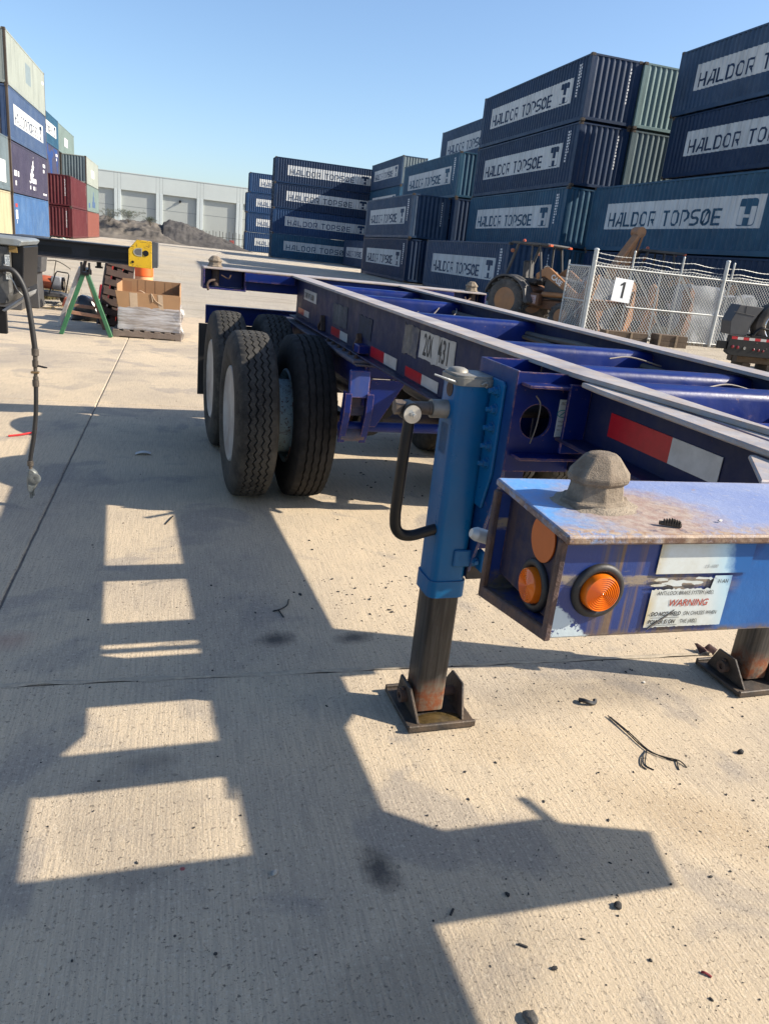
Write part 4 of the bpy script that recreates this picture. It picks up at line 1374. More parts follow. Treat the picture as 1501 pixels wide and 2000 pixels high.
# ---- running gear
SUB = -.50
for s in (-1, 1):
    x0, x1 = (-.555, -.445) if s < 0 else (.445, .555)
    bm = BM()
    prism(bm, [(1.90, .945), (4.30, .945), (4.30, .80), (3.2, .80), (3.05, .70), (2.75, .70), (2.6, .80), (2.15, .80), (1.98, .72), (1.90, .72)], s * .50 - .007, s * .50 + .007, 'x', .002)
    sub = part('bogie_beam', bm, BLUE)
    bm = BM()
    box(bm, x0 - .01, x1 + .01, 1.90, 4.30, .946, .958, .003)
    part('bogie_flange', bm, plain('dusty_blue_paint', (0.05, 0.055, 0.10), 0.7, 0, 0.3, 12, 0.2, dirt=(0.15, 0.12, 0.10), dirt_amt=0.7), sub)
    bm = BM()
    xo = s * .575
    box(bm, min(xo - s * .10, xo), max(xo - s * .10, xo), 1.93, 2.78, .9585, .976, .003)
    bp = part('bolt_plate', bm, plain('dusty_plate', (0.085, 0.085, 0.13), 0.75, 0, 0.35, 16, 0.3, dirt=(0.22, 0.185, 0.155), dirt_amt=0.7), sub)
    for k in range(6):
        bm = BM()
        hexbolt(bm, (xo - s * .035, 2.0 + .135 * k, .976), (0, 0, 1), .011, .010, .008)
        part('bolt', bm, RUSTY, bp)
    # front hanger: end box, two curved side cheeks and a cross sleeve
    bm = BM()
    xa, xb = (-.60, -.485) if s < 0 else (.485, .60)
    box(bm, xa, xb, 1.865, 1.898, .775, .928, .004)
    hg = part('hanger_box', bm, paint('hanger_blue', (0.03, 0.065, 0.27), 0.4, 0.5, True, 0.3, dirt_amt=0.3, rustcol=(0.35, 0.15, 0.05)))
    for xx in (xa - .012, xb + .002):
        bm = BM()
        prism(bm, [(1.87, .80), (1.95, .80), (1.99, .60), (2.02, .52), (1.95, .50), (1.91, .58), (1.87, .69)], xx, xx + .012, 'x', .003)
        part('hanger_cheek', bm, BLUE, hg)
        bm = BM()
        prism(bm, [(1.864, .80), (1.87, .69), (1.91, .58), (1.95, .50), (1.938, .494), (1.897, .575), (1.855, .69), (1.849, .80)], xx - .014, xx + .026, 'x', .002)
        part('cheek_flange', bm, BLUE, hg)
    bm = BM()
    cyl(bm, (xa - .012, 1.96, .545), (xb + .014, 1.96, .545), .045, 18)
    cyl(bm, (xa - .012, 1.94, .70), (xb + .014, 1.94, .70), .012, 10)
    box(bm, xa, xb, 1.93, 1.945, .66, .78)
    part('spring_eye', bm, plain('dull_blue_sleeve', (0.05, 0.06, 0.12), 0.6, 0, 0.4, 20, 0.3, dirt=(0.18, 0.09, 0.05), dirt_amt=0.6), hg, smooth=True)
    bm = BM()
    prism(bm, [(s * .47, .875), (s * .47, .60), (s * .415, .60), (s * .25, .875)], 1.905, 1.915, 'y', .002)
    part('hanger_gusset', bm, BLUE, hg)
    for yy in (3.17, 4.2):
        bm = BM()
        for xx in (xa, xb - .012):
            prism(bm, [(yy - .09, .80), (yy + .09, .80), (yy + .05, .54), (yy - .05, .54)], xx, xx + .012, 'x', .003)
        cyl(bm, (xa - .01, yy, .58), (xb + .01, yy, .58), .03, 14)
        part('spring_hanger', bm, BLUE)
    for ay in (2.57, 3.80):
        bm = BM()
        for k in range(6):
            L_ = .58 - .07 * k
            n = 10
            pts = []
            for i in range(n + 1):
                t = -1 + 2 * i / n
                pts.append((ay + t * L_, .66 - .012 * k - .07 * (1 - t * t) * 0 + .055 * t * t * (L_ / .58) ** 2 - .055))
            prism(bm, pts + [(a, b - .0105) for a, b in pts[::-1]], s * .543 - .038, s * .543 + .038, 'x')
        sp = part('leaf_spring', bm, DARK)
        bm = BM()
        for dy in (-.07, .07):
            tube(bm, [(s * .543 - .046, ay + dy, .42), (s * .543 - .046, ay + dy, .62), (s * .543 + .046, ay + dy, .62), (s * .543 + .046, ay + dy, .42)], .010, 8)
        box(bm, s * .543 - .06, s * .543 + .06, ay - .10, ay + .10, .425, .445, .003)
        part('u_bolt', bm, RUSTY, sp)
for ay in (2.57, 3.80):
    bm = BM()
    cyl(bm, (-.60, ay, .52), (.60, ay, .52), .063, 22)
    ax = part('axle', bm, plain('grimy_blue_axle', (0.025, 0.028, 0.055), 0.6, 0, 0.5, 9, 0.3, dirt=(0.07, 0.045, 0.03), dirt_amt=0.8), None, False, smooth=True)
    for s in (-1, 1):
        bm = BM()
        lathe(bm, [(0, .03), (0, .085), (.05, .10), (.07, .10), (.12, .085), (.12, .03)], 20, 'y', s * .33, ay - .30, .56)
        cyl(bm, (s * .33, ay - .18, .56), (s * .33, ay - .05, .54), .012, 8)
        part('brake_chamber', bm, BLACK, ax, False, smooth=True)
        bm = BM()
        box(bm, s * .36 - .03, s * .36 + .03, ay - .09, ay + .09, .43, .60, .01)
        part('axle_bracket', bm, RUSTY, ax, False)
        bm = BM()
        lathe(bm, [(-.10, .12), (-.10, .205), (.09, .205), (.10, .19), (.10, .09)], 30, 'x', s * .62, ay, .52)
        part('brake_drum', bm, RUSTY, ax, False, smooth=True, angle=40)
bm = BM()
box(bm, -.484, .484, 1.93, 2.06, .876, .95, .006)
part('hanger_cross_member', bm, BLUE)
# cross tube between the hangers, trailing arms
bm = BM()
cyl(bm, (-.62, 1.96, .605), (.62, 1.96, .605), .030, 16)
part('torque_tube', bm, BLUE, None, False, smooth=True)
bm = BM()
cyl(bm, (-.25, 2.3, .68), (-.25, 3.2, .68), .10, 18)
cyl(bm, (.28, 2.3, .68), (.28, 3.2, .68), .10, 18)
part('air_tank', bm, BLACK, None, False, smooth=True)
# wheels
RIMP = plain('pale_rim_paint', (0.33, 0.35, 0.36), 0.55, 0, 0.25, 7, 0.1, dirt=(0.13, 0.08, 0.055), dirt_amt=0.5)
def rusty_rim():
    b = NB('spotted_rusty_rim')
    v = b.coord()
    c = b.mix(b.noise(v, 12, 5, 0.6, 0.35, 0.65), (0.33, 0.43, 0.43), (0.24, 0.32, 0.33))
    r = b.noise(v, 70, 4, 0.7, 0.57, 0.61)
    r = b.math('MAXIMUM', r, b.math('MULTIPLY', b.noise(v, 5, 4, 0.6, 0.5, 0.62), b.noise(v, 40, 4, 0.7, 0.42, 0.5)))
    c = b.mix(r, c, b.mix(b.noise(v, 50, 3, 0.6, 0.4, 0.6), (0.16, 0.06, 0.025), (0.06, 0.035, 0.025)))
    return b.out(c, 0.6, 0)
RIMR = rusty_rim()
def rubber(name, base, dust):
    b = NB(name)
    v = b.coord()
    c = b.mix(b.noise(v, 6, 7, 0.7, 0.35, 0.7), base, dust)
    c = b.mix(b.math('MULTIPLY', b.noise(v, 16, 7, 0.75, 0.48, 0.7), 0.7), c, mul(dust, 1.35))
    b.bump(b.noise(v, 110, 4, 0.7, None), 0.25, 0.003)
    return b.out(c, 0.85, 0, 0.25)
TYRE1 = rubber('dusty_tyre_rubber', (0.018, 0.018, 0.018), (0.068, 0.063, 0.054))
TYRE2 = rubber('dark_tyre_rubber', (0.008, 0.008, 0.008), (0.030, 0.027, 0.025))
def tyre_mesh(kind, Rr=.524, w=.262, n=220):
    periods = 55 if kind == 0 else 44
    amp = .0078 if kind == 0 else .0036
    tw = .098 if kind == 0 else .104
    if kind == 0:
        gs, gw, gd = (-.060, -.020, .020, .060), .0054, .014
    else:
        gs, gw, gd = (-.062, -.021, .021, .062), .0060, .013
    side = [(-w * .37, .290), (-w * .44, .315), (-w * .497, .375), (-w * .50, .42), (-w * .47, .465), (-w * .435, .492), (-tw - .004, Rr - .016)]
    prof = [(a, r, 0) for a, r in side]
    def crown(x):
        return Rr - .0085 * (x / tw) ** 2
    prof.append((-tw, crown(-tw) - .002, 0))
    for g in gs:
        prof += [(g - gw, crown(g), 1), (g - gw * .6, crown(g) - gd, 1), (g + gw * .6, crown(g) - gd, 1), (g + gw, crown(g), 1)]
    prof.append((tw, crown(tw) - .002, 0))
    prof += [(-a, r, 0) for a, r in side[::-1]]
    bm = BM()
    rings = []
    for x, r, z in prof:
        ring = []
        for i in range(n):
            a = 2 * math.pi * i / n
            ph = (i * periods / n) % 1.0
            tri = (4 * abs(ph - .5) - 1)
            rr = r
            if z == 0 and kind == 1 and .47 < r < .515 and abs(x) > tw * .95:
                rr = r - (.004 if (i // 2) % 2 else 0)
            ring.append(bm.verts.new((x + (amp * tri if z else 0), math.cos(a) * rr, math.sin(a) * rr)))
        rings.append(ring)
    for p, q in zip(rings, rings[1:]):
        for i in range(n):
            bm.faces.new((p[i], p[(i + 1) % n], q[(i + 1) % n], q[i]))
    return mesh('tyre', bm, True, 40)
def rim_mesh():
    bm = BM()
    lathe(bm, [(-.105, .255), (-.118, .292), (-.108, .300), (-.100, .285), (-.085, .272), (-.02, .262), (.05, .255), (.062, .24), (.066, .19), (.060, .15), (.055, .145), (.045, .12), (-.02, .105), (-.035, .09), (-.04, .0)], 48, 'x')
    lathe(bm, [(-.118, .292), (-.112, .302), (.112, .302), (.118, .292), (.105, .27), (.07, .26), (-.098, .272)], 48, 'x', closed=True)
    for k in range(8):
        a = 2 * math.pi * k / 8
        cyl(bm, (.058, .165 * math.cos(a), .165 * math.sin(a)), (.030, .165 * math.cos(a), .165 * math.sin(a)), .016, 6)
    return mesh('rim', bm, True, 35)
T0, T1, RM = tyre_mesh(0), tyre_mesh(1), rim_mesh()
for ay in (2.57, 3.80):
    for s in (-1, 1):
        for outer in (True, False):
            rm = RIMP if outer else RIMR
            wh = link('wheel', RM, rm, chassis, True)
            wh.location = (s * (1.06 if outer else .71), ay, .521)
            flip = (s < 0) == outer
            wh.rotation_euler = (R(37 * (ay > 3) + 11), 0, 0 if flip else math.pi)
            k = 1 if (not outer and ay < 3) else 0
            ty = link('tyre', T1 if k else T0, TYRE2 if k else TYRE1, wh, True)
            ty.rotation_euler = (R(23 * (outer + 2 * (ay > 3))), 0, 0)
        bm = BM()
        lathe(bm, [(-.12, .235), (.12, .235)], 30, 'x', s * .885, ay, .521)
        part('wheel_spacer', bm, RIMR, None, False, smooth=True)
# hoses and wires along the far rail
bm = BM()
for k, (x, z, r_) in enumerate(((.405, 1.215, .016), (.385, 1.19, .012), (.41, 1.17, .010))):
    tube(bm, [(x + .012 * mnoise.noise(Vector((y * 1.7, k, 0))), y, z + .02 * mnoise.noise(Vector((y * 1.3, k, 4)))) for y in [-1.0 + .25 * i for i in range(20)]], r_, 8, 2)
part('air_line', bm, plain('grey_sleeved_hose', (0.11, 0.105, 0.095), 0.7, 0, 0.4, 5), None, smooth=True)
bm = BM()
for i in range(3):
    tube(bm, [(.43, 2.9 + .3 * i, 1.24), (.30, 2.6 + .3 * i, 1.225 + .01 * i), (.12, 2.35 + .25 * i, 1.19), (-.02, 2.3 + .2 * i, 1.16)], .004, 6, 5)
for y in (.55, -.05):
    tube(bm, [(.40, y, 1.235), (.25, y + .02, 1.262), (.12, y - .02, 1.255)], .003, 6, 5)
tube(bm, [(-.62, -.2055, 1.222), (-.602, -.206, 1.20), (-.60, -.206, 1.165), (-.604, -.206, 1.12), (-.615, -.206, 1.075)], .0022, 6, 4)
part('loose_wire', bm, plain('grey_wire', (0.20, 0.17, 0.14), 0.6, 0, 0.3), None, smooth=True)
bm = BM()
for k in range(5):
    tube(bm, [(-.30 + .13 * k, 1.6 + .1 * k, .93), (-.2 + .12 * k, 1.75, .86 - .02 * k), (-.05 + .1 * k, 1.9, .88), (.1 + .08 * k, 2.05, .82)], .011, 6, 4)
part('brake_hose', bm, plain('dark_hose', (0.05, 0.035, 0.03), 0.6, 0, 0.5, 6), None, smooth=True)
bm = BM()
tube(bm, [(.47, -.55, 1.30), (.455, -.60, 1.326), (.475, -.68, 1.328), (.52, -.72, 1.305)], .010, 8, 5)
tube(bm, [(.50, -.52, 1.296), (.48, -.60, 1.304), (.50, -.72, 1.304), (.54, -.66, 1.300), (.52, -.55, 1.302)], .006, 6, 5)
part('rail_handle', bm, DARK, None, smooth=True)

# ---------------------------------------------------------------- ground
GB = obj('ground', grid_mesh(BM(), 60, 60, lambda u, v: (-700 + 1400 * u, -500 + 1400 * v, -.03)), M('sandy_dirt'), kind='structure')
tag(GB, 'pale sandy gravel yard stretching to the container stacks')
apron = tag(empty('concrete_apron'), 'broom finished concrete apron of large slabs under the blue chassis', kind='structure')
XS = [-15.1, -10.3, -5.51, -.712, 4.09, 8.88, 13.67, 18.5]
YS = [-7.1, -2.3, 2.53, 7.36, 12.19, 15.9]
def slab(x0, x1, y0, y1):
    bm = BM()
    g = .0055
    pts = []
    def side(ax, ay, bx, by, k):
        for i in range(k):
            t = i / k
            x, y = ax + (bx - ax) * t, ay + (by - ay) * t
            w_ = .0035 * mnoise.noise(Vector((x * 7, y * 7, 0))) + .002 * mnoise.noise(Vector((x * 29, y * 29, 3)))
            pts.append((x + (w_ if abs(bx - ax) < 1e-6 else 0), y + (w_ if abs(by - ay) < 1e-6 else 0)))
    near = y0 < 5 and x1 < 9
    k = 60 if near else 8
    x0 += g; x1 -= g; y0 += g; y1 -= g
    side(x0, y0, x1, y0, k); side(x1, y0, x1, y1, k); side(x1, y1, x0, y1, k); side(x0, y1, x0, y0, k)
    cx_, cy_ = (x0 + x1) / 2, (y0 + y1) / 2
    rings = []
    for z, ins in ((-.06, 0), (-.006, 0), (-.0015, .003), (0, .009)):
        rings.append([bm.verts.new((p[0] + (ins if p[0] < cx_ else -ins) * (abs(p[0] - cx_) > (x1 - x0) / 2 - .02), p[1] + (ins if p[1] < cy_ else -ins) * (abs(p[1] - cy_) > (y1 - y0) / 2 - .02), z)) for p in pts])
    n = len(pts)
    for a, b in zip(rings, rings[1:]):
        for i in range(n):
            bm.faces.new((a[i], a[(i + 1) % n], b[(i + 1) % n], b[i]))
    bm.faces.new(rings[-1])
    return obj('concrete_slab', bm, M('concrete'), apron)
for i in range(len(XS) - 1):
    for j in range(len(YS) - 1):
        slab(XS[i], XS[i + 1], YS[j], YS[j + 1])
JF = plain('joint_sealant', (0.16, 0.14, 0.12), 0.9, 0, 0.5, 14, 0.6, dirt=(0.25, 0.21, 0.16), dirt_amt=0.7)
bm = BM()
for x in XS[1:-1]:
    box(bm, x - .03, x + .03, YS[0], YS[-1], -.05, -.0075)
for y in YS[1:-1]:
    for a, b_ in zip(XS, XS[1:]):
        box(bm, a + .031, b_ - .031, y - .03, y + .03, -.05, -.0078)
obj('joint_filler', bm, JF, apron)
def smear(bm, x0, y0, x1, y1, w):
    n = int(math.hypot(x1 - x0, y1 - y0) / .03)
    A, B_ = [], []
    for i in range(n + 1):
        t = i / n
        x, y = x0 + (x1 - x0) * t, y0 + (y1 - y0) * t
        dx, dy = (-(y1 - y0), (x1 - x0))
        L_ = math.hypot(dx, dy)
        q = w * (.6 + .8 * mnoise.noise(Vector((x * 9, y * 9, 1))))
        q2 = w * (.6 + .8 * mnoise.noise(Vector((x * 8, y * 8, 5))))
        A.append((x + dx / L_ * q, y + dy / L_ * q, .0008))
        B_.append((x - dx / L_ * q2, y - dy / L_ * q2, .0008))
    m_ = [((a[0] + b[0]) / 2, (a[1] + b[1]) / 2, .0045) for a, b in zip(A, B_)]
    rag_strip(bm, A, m_)
    rag_strip(bm, m_, B_)
bm = BM()
smear(bm, -.705, 2.533, 4.08, 2.533, .019)
smear(bm, -5.4, 2.533, -.72, 2.533, .019)
obj('joint_mortar', bm, plain('joint_mortar', (0.47, 0.395, 0.29), 0.95, 0, 0.3, 30, 0.5), apron)
# sand blown over the edge of the apron
def sandz(x, y):
    e = 15.2 + 1.2 * mnoise.noise(Vector((x * .35, 1.3, 0))) + .4 * mnoise.noise(Vector((x * 1.7, 4, 0)))
    k = (y - e) / 1.2
    h = -.05 + .075 * max(0, min(1, k)) + .012 * mnoise.noise(Vector((x * 1.5, y * 1.5, 2))) + .02 * mnoise.noise(Vector((x * .3, y * .3, 7)))
    if y > 24:
        h -= (y - 24) * .012
    return h
bm = BM()
grid_mesh(bm, 150, 70, lambda u, v: (lambda x, y: (x, y, sandz(x, y)))(-16 + 36 * u, 13.6 + 15 * v))
tag(obj('sand', bm, M('sandy_dirt'), smooth=True, angle=180, kind='stuff'), 'pale sand drifted over the far edge of the concrete apron', None)
# loose grit on the concrete
def pebble(r, seed, flat=.6):
    bm = BM()
    bmesh.ops.create_icosphere(bm, subdivisions=2 if r > .008 else 1, radius=r)
    for v in bm.verts:
        k = 1 + .45 * mnoise.noise(v.co / r * 1.1 + Vector((seed * 3.1, 0, 0))) + .15 * mnoise.noise(v.co / r * 3 + Vector((0, seed, 0)))
        v.co = Vector((v.co.x * k * 1.15, v.co.y * k * .85, v.co.z * k * flat))
    return bm
GRIT = plain('dark_grit', (0.06, 0.055, 0.05), 0.9, 0, 0.6, 30)
bm = BM()
rnd = random.Random(11)
for i in range(4200):
    x, y = rnd.uniform(-.6, 3.2), rnd.uniform(.9, 3.4) if rnd.random() < .8 else rnd.uniform(3, 8)
    dens = .5 + .5 * mnoise.noise(Vector((x * 1.2, y * 1.2, 8)))
    if x < .7 and rnd.random() < .75:
        continue
    if rnd.random() > dens + .25:
        continue
    r = rnd.choice((.0010, .0012, .0014, .0016, .002, .002, .0028, .0042)) * rnd.uniform(.7, 1.2)
    if y > 3: r *= 1.8
    n = 5
    t = BM()
    bmesh.ops.create_icosphere(t, subdivisions=1, radius=r)
    an = rnd.uniform(0, 6.28)
    join(bm, t, Matrix.Translation((x, y, r * .35)) @ Matrix.Rotation(an, 4, 'Z') @ Matrix.Diagonal((rnd.uniform(.8, 1.8), rnd.uniform(.6, 1), rnd.uniform(.4, .8), 1)))
tag(obj('grit', bm, GRIT, kind='stuff'), 'dark grit and tyre crumbs scattered over the sunlit concrete')
STONE = plain('grey_stone', (0.16, 0.145, 0.125), 0.9, 0, 0.5, 40, 0.5)
DSTONE = plain('dark_stone', (0.035, 0.033, 0.032), 0.9, 0, 0.5, 40, 0.5)
def stone(label, x, y, r, m, seed, flat=.6, cat='stone', name='stone'):
    o = obj(name, pebble(r, seed, flat), m, smooth=True, angle=40)
    o.location = (x, y, r * flat * .72)
    o.rotation_euler = (0, 0, seed)
    return tag(o, label, cat, 'loose stones on the concrete')
stone('dark stone chip at the near edge of the bolster shadow', 1.147, 1.304, .0125, DSTONE, 1)
stone('tan broken stone lying nearest the bottom of the concrete', .775, 1.052, .016, STONE, 2, .75)
stone('round grey stone alone on the sunlit concrete left of the tan one', .888, 1.160, .0075, DSTONE, 3)
stone('small pale nut shaped stone in the shade beside the bright concrete patch', .262, 1.548, .009, plain('pale_stone', (0.40, 0.38, 0.33), 0.8, 0, 0.4, 60), 4)
stone('black stone inside the bolster shadow', .862, 1.385, .0075, DSTONE, 5)
stone('black clod beyond the forked wire near the far foot plate', 1.983, 1.853, .011, DSTONE, 6, .8)
stone('small white pebble beyond the curved rubber scrap', 1.89, 2.33, .007, plain('white_stone', (0.6, 0.58, 0.53), 0.8), 7)
# twigs, wire, scraps
DK = plain('black_wire', (0.018, 0.017, 0.016), 0.5, 0.2, 0.3, 30)
def flat_tube(name, lab, cat, paths, r, m, grp=None):
    bm = BM()
    for p in paths:
        tube(bm, [(x, y, z + r) for x, y, z in p], r, 6, 4)
    return tag(obj(name, bm, m, smooth=True), lab, cat, grp)
flat_tube('wire_scrap', 'forked length of black wire lying on the sunlit concrete', 'wire', [
    [(1.594, 2.119, .004), (1.612, 2.01, .003), (1.628, 1.907, .002), (1.672, 1.86, .004), (1.712, 1.835, .004), (1.72, 1.803, .0)],
    [(1.601, 2.112, .002), (1.618, 2.0, .006), (1.632, 1.905, .004), (1.68, 1.852, .001), (1.705, 1.84, .001)],
    [(1.628, 1.907, .002), (1.586, 1.872, .003), (1.56, 1.835, .001), (1.565, 1.812, 0)],
    [(1.628, 1.907, .003), (1.597, 1.868, .004), (1.575, 1.832, .0), (1.59, 1.806, 0)],
    [(1.705, 1.84, .003), (1.69, 1.812, .001), (1.683, 1.795, 0)]], .0022, DK)
flat_tube('twig', 'thin hooked black twig on the shaded concrete between leg and sunlit patches', 'twig', [[(.43, 3.05, 0), (.465, 3.06, .004), (.50, 3.10, .004), (.515, 3.16, .002)], [(.455, 3.06, .002), (.47, 2.99, 0)]], .003, DK)
flat_tube('twig', 'short straight twig beside the farthest bright patch of concrete', 'twig', [[(-.055, 4.15, 0), (-.03, 4.22, .004), (-.015, 4.28, .002)]], .0035, DK)
flat_tube('red_strip', 'short curled red plastic strip on the concrete beyond the hanging hose', 'plastic strip', [[(-1.21, 5.98, 0), (-1.13, 6.02, .004), (-1.05, 6.10, .01), (-1.045, 6.16, .03)]], .008, plain('red_plastic', (0.55, 0.03, 0.03), 0.4))
bm = BM()
n = 14
for rr, z in ((.018, 0), (.026, .006), (.018, .016)):
    pass
tube(bm, [(1.565 + .03 * math.cos(a), 2.222 + .022 * math.sin(a), .010 + .006 * math.sin(a * 2)) for a in [R(150 + 16 * i) for i in range(14)]], .0085, 8)
tag(obj('rubber_scrap', bm, plain('scrap_rubber', (0.03, 0.03, 0.03), 0.45, 0, 0.4, 40), smooth=True), 'curved black rubber scrap between the two landing legs', 'rubber scrap')
bm = BM()
grid_mesh(bm, 8, 4, lambda u, v: (2.31 + .09 * u, 2.53 + .05 * v - .02 * math.sin(u * 3), .004 + .02 * abs(math.sin(u * 5 + v)) + .01 * v))
o = tag(obj('dead_leaf', bm, plain('dead_leaf', (0.075, 0.028, 0.018), 0.7, 0, 0.5, 40), smooth=True), 'crumpled dark brown leaf beside the far landing leg', 'leaf')
bm = BM()
grid_mesh(bm, 6, 3, lambda u, v: (-.29 + .11 * u, 5.58 + .06 * v + .02 * u, .006 + .014 * math.sin(u * 3.1)))
tag(obj('paper_scrap', bm, plain('white_paper', (0.62, 0.60, 0.55), 0.8), smooth=True), 'small white paper scrap in the shade left of the tyres', 'paper scrap')
bm = BM()
tube(bm, [(1.25, 1.09, .002), (1.254, 1.085, .005), (1.260, 1.08, .004), (1.266, 1.073, .002)], .003, 6, 3)
tag(obj('red_scrap', bm, plain('dark_red_scrap', (0.25, 0.02, 0.03), 0.6), smooth=True), 'tiny dark red scrap on the sunlit concrete', 'scrap')
for k, (x, y, a, lb) in enumerate(((.838, 1.232, -.6, 'short black splinter on sunlit concrete near the round grey stone'), (.695, 1.355, .9, 'thin black splinter inside the bolster shadow'))):
    bm = BM()
    box(bm, -.012, .012, -.003, .003, 0, .004, .001)
    o = tag(obj('splinter', bm, DSTONE), lb, 'splinter')
    o.location = (x, y, 0.0005)
    o.rotation_euler = (0, 0, a)
# debris lying on the front bolster
bm = BM()
for k in range(7):
    box(bm, -.004, .004, -.0125 + .0035 * k, -.0105 + .0035 * k, .002, .012 - .0008 * abs(k - 3), .0006)
tube(bm, [(0, -.014, .003), (0, .016, .004)], .0035, 6)
o = tag(obj('seed_pod', bm, plain('dry_brown_pod', (0.085, 0.065, 0.045), 0.85, 0, 0.4, 60)), 'small dry ribbed pod lying on the front bolster', 'seed pod')
p = Vector((.668, .848, 1.2525))
o.location = p
o.rotation_euler = (0, 0, 1.2)
bm = pebble(.0035, 9)
o = tag(obj('wire_stub', bm, plain('pale_stub', (0.45, 0.43, 0.40), 0.6), smooth=True), 'tiny pale wire stub on top of the front bolster', 'wire stub')
o.location = (.765, .868, 1.255)

# ---------------------------------------------------------------- container stacks
GR_E = 'stacked blue shipping containers with white sign panels'
GR_W = 'mixed shipping containers stacked along the far left of the yard'
def cx(xnear):
    return xnear + CW / 2
def cy(ynear):
    return ynear + CL / 2
def C(label, xn, yn, lvl, col, sign=True, side=-1, s=1.0, z=None, **k):
    return container(label, cx(xn), cy(yn), lvl * CH if z is None else z, col, side, sign, s, k.pop('rz', 0.0), k.pop('group', GR_E), **k)
# stack by the digger, four high
C('deep navy container on top of the four high stack beyond the digger', 17.5, 34.7, 3, 'navy')
C('deep navy container second from the top of the four high stack beyond the digger', 17.5, 34.75, 2, 'navy')
C('teal blue container third from the top of the four high stack beyond the digger', 17.45, 34.8, 1, 'teal')
C('dark teal container at the foot of the stack right behind the digger', 17.5, 34.75, 0, 'teal', False)
C('grey blue signed container standing on the ground beside the digger', 14.88, 34.6, 0, 'slate')
C('pale sea green container topping the row behind the deep navy stack', 20.12, 34.6, 3, 'green', False)
C('dim green container second from the top behind the deep navy stack', 20.15, 34.65, 2, 'dimgreen', False)
C('dim green container third from the top behind the deep navy stack', 20.14, 34.6, 1, 'dimgreen', False)
C('dim green container at ground level behind the deep navy stack', 20.14, 34.6, 0, 'dimgreen', False)
# stack above the fence
hc = 3.055
C('grey navy container on top of the tallest stack, above the chain link fence', 21.0, 20.8, 0, 'slate', 'navy', z=2 * hc + 2.54, s=.945)
C('navy container second from the top of the tallest stack above the fence', 21.05, 20.75, 0, 'navy', z=2 * hc, s=.925)
C('hidden tall container second from the ground under the tallest stack', 21.05, 20.8, 0, 'navy', False, z=hc, s=1.0)
C('hidden tall container at the foot of the tallest stack', 21.05, 20.8, 0, 'navy', False, z=0, s=1.0)
C('blue container with the widest white sign, raised one level behind the fence', 18.37, 21.06, 1, 'teal', endcol='teal', marks=False)
C('dark navy container on the ground behind the fence and second digger', 18.40, 21.0, 0, 'navy', False, marks=False)
# pair and stacks beyond
C('slate blue container on top of the two high stack past the rear of the chassis', 14.35, 49.9, 1, 'slate')
C('dark navy container at the bottom of the two high stack past the chassis rear', 14.3, 49.8, 0, 'navy')
C('teal grey container on top of the three high stack behind the two high one', 16.98, 49.3, 2, 'teal')
C('navy container in the middle of the three high stack behind the two high one', 17.0, 49.3, 1, 'navy', False)
C('navy container at the bottom of the three high stack behind the two high one', 17.0, 49.3, 0, 'navy', False)
C('steel blue container peeping over the teal grey one beside the deep navy stack', 19.62, 48.9, 3, 'slate')
for k, lb in enumerate(('hidden container at the bottom below the peeping steel blue one', 'hidden container second level below the peeping steel blue one', 'hidden container just below the peeping steel blue one')):
    C(lb, 19.62, 48.9, k, 'navy', False, marks=False)
C('greyish slate container topping the far stack with pale ribbed end', 21.0, 78.0, 3, 'slate', endcol='greybare', marks=False)
C('dull teal container second from the top of the far stack with pale ribbed end', 21.0, 78.0, 2, 'teal', marks=False)
C('hidden container second from the ground in the far stack with pale ribbed end', 21.0, 78.0, 1, 'navy', False, marks=False)
C('hidden container at the ground in the far stack with pale ribbed end', 21.0, 78.0, 0, 'navy', False, marks=False)
C('low slate container wedged between the broadside stack and the two high one', 18.3, 77.2, 0, 'slate', marks=False)
# stacks seen broadside
sg = .968
for k, (lb, col) in enumerate((('teal navy container at the ground of the near broadside stack of four', 'teal'), ('blue container one above the ground in the near broadside stack of four', 'blue'), ('deep navy container second from the top of the near broadside stack of four', 'navy'), ('deep navy container on top of the near broadside stack of four', 'navy'))):
    container(lb, 10.15 + CL * sg / 2, 91.4 + CW * sg / 2, k * CH * sg, col, -1, True, sg, R(90), GR_E, frame=None, marks=False)
for k, lb in enumerate(('faded navy container at the ground of the farther broadside stack', 'faded navy container one above the ground in the farther broadside stack', 'faded navy container second from the top of the farther broadside stack', 'faded navy container on top of the farther broadside stack')):
    container(lb, 9.72 + .12 * (k % 2) - .25 * (k < 3) + CL / 2, 121 + CW / 2, k * CH, 'blue', -1, True, 1.0, R(90), GR_E, marks=False)
# stacks on the opposite side, painted sides in the sun
def rect(s0, z0, s1, z1):
    return [(s0, z0), (s1, z0), (s1, z1), (s0, z1)]
def blocks(s0, z0, n, h, w, gap, seed):
    r_ = random.Random(seed)
    out = []
    for i in range(n):
        x = s0 + i * (w + gap)
        out.append(rect(x, z0, x + w * (.3 if r_.random() < .2 else 1), z0 + h))
    return out
XL = -9.12
def Wc(label, xr, yn, lvl, col, **k):
    return container(label, xr - CW / 2, yn + CL / 2, k.pop('z', lvl * CH), col, 1, k.pop('sign', None), k.pop('s', 1.0), 0.0, GR_W, **k)
PATCHG = plain('grey_repaint', (0.17, 0.22, 0.24), 0.6, 0, 0.15, 2)
Wc('pale grey container with a square grey repaint on top of the nearest four high stack', XL, 50.2, 3, 'palegrey', frame=FRAME_RUST, door_near=True, marks=False, endcol=None, shapes=[('pg', [rect(5.6, 1.0, 7.4, 2.1)], PATCHG), ('pg1', blocks(SIDE_L - .9, 1.9, 2, .18, .25, .1, 3), MARKW)])
Wc('faded blue signed container second from the top under the pale grey one', XL + .02, 50.0, 2, 'fadedblue', sign='navy', frame=FRAME_RUST, door_near=True, marks=False)
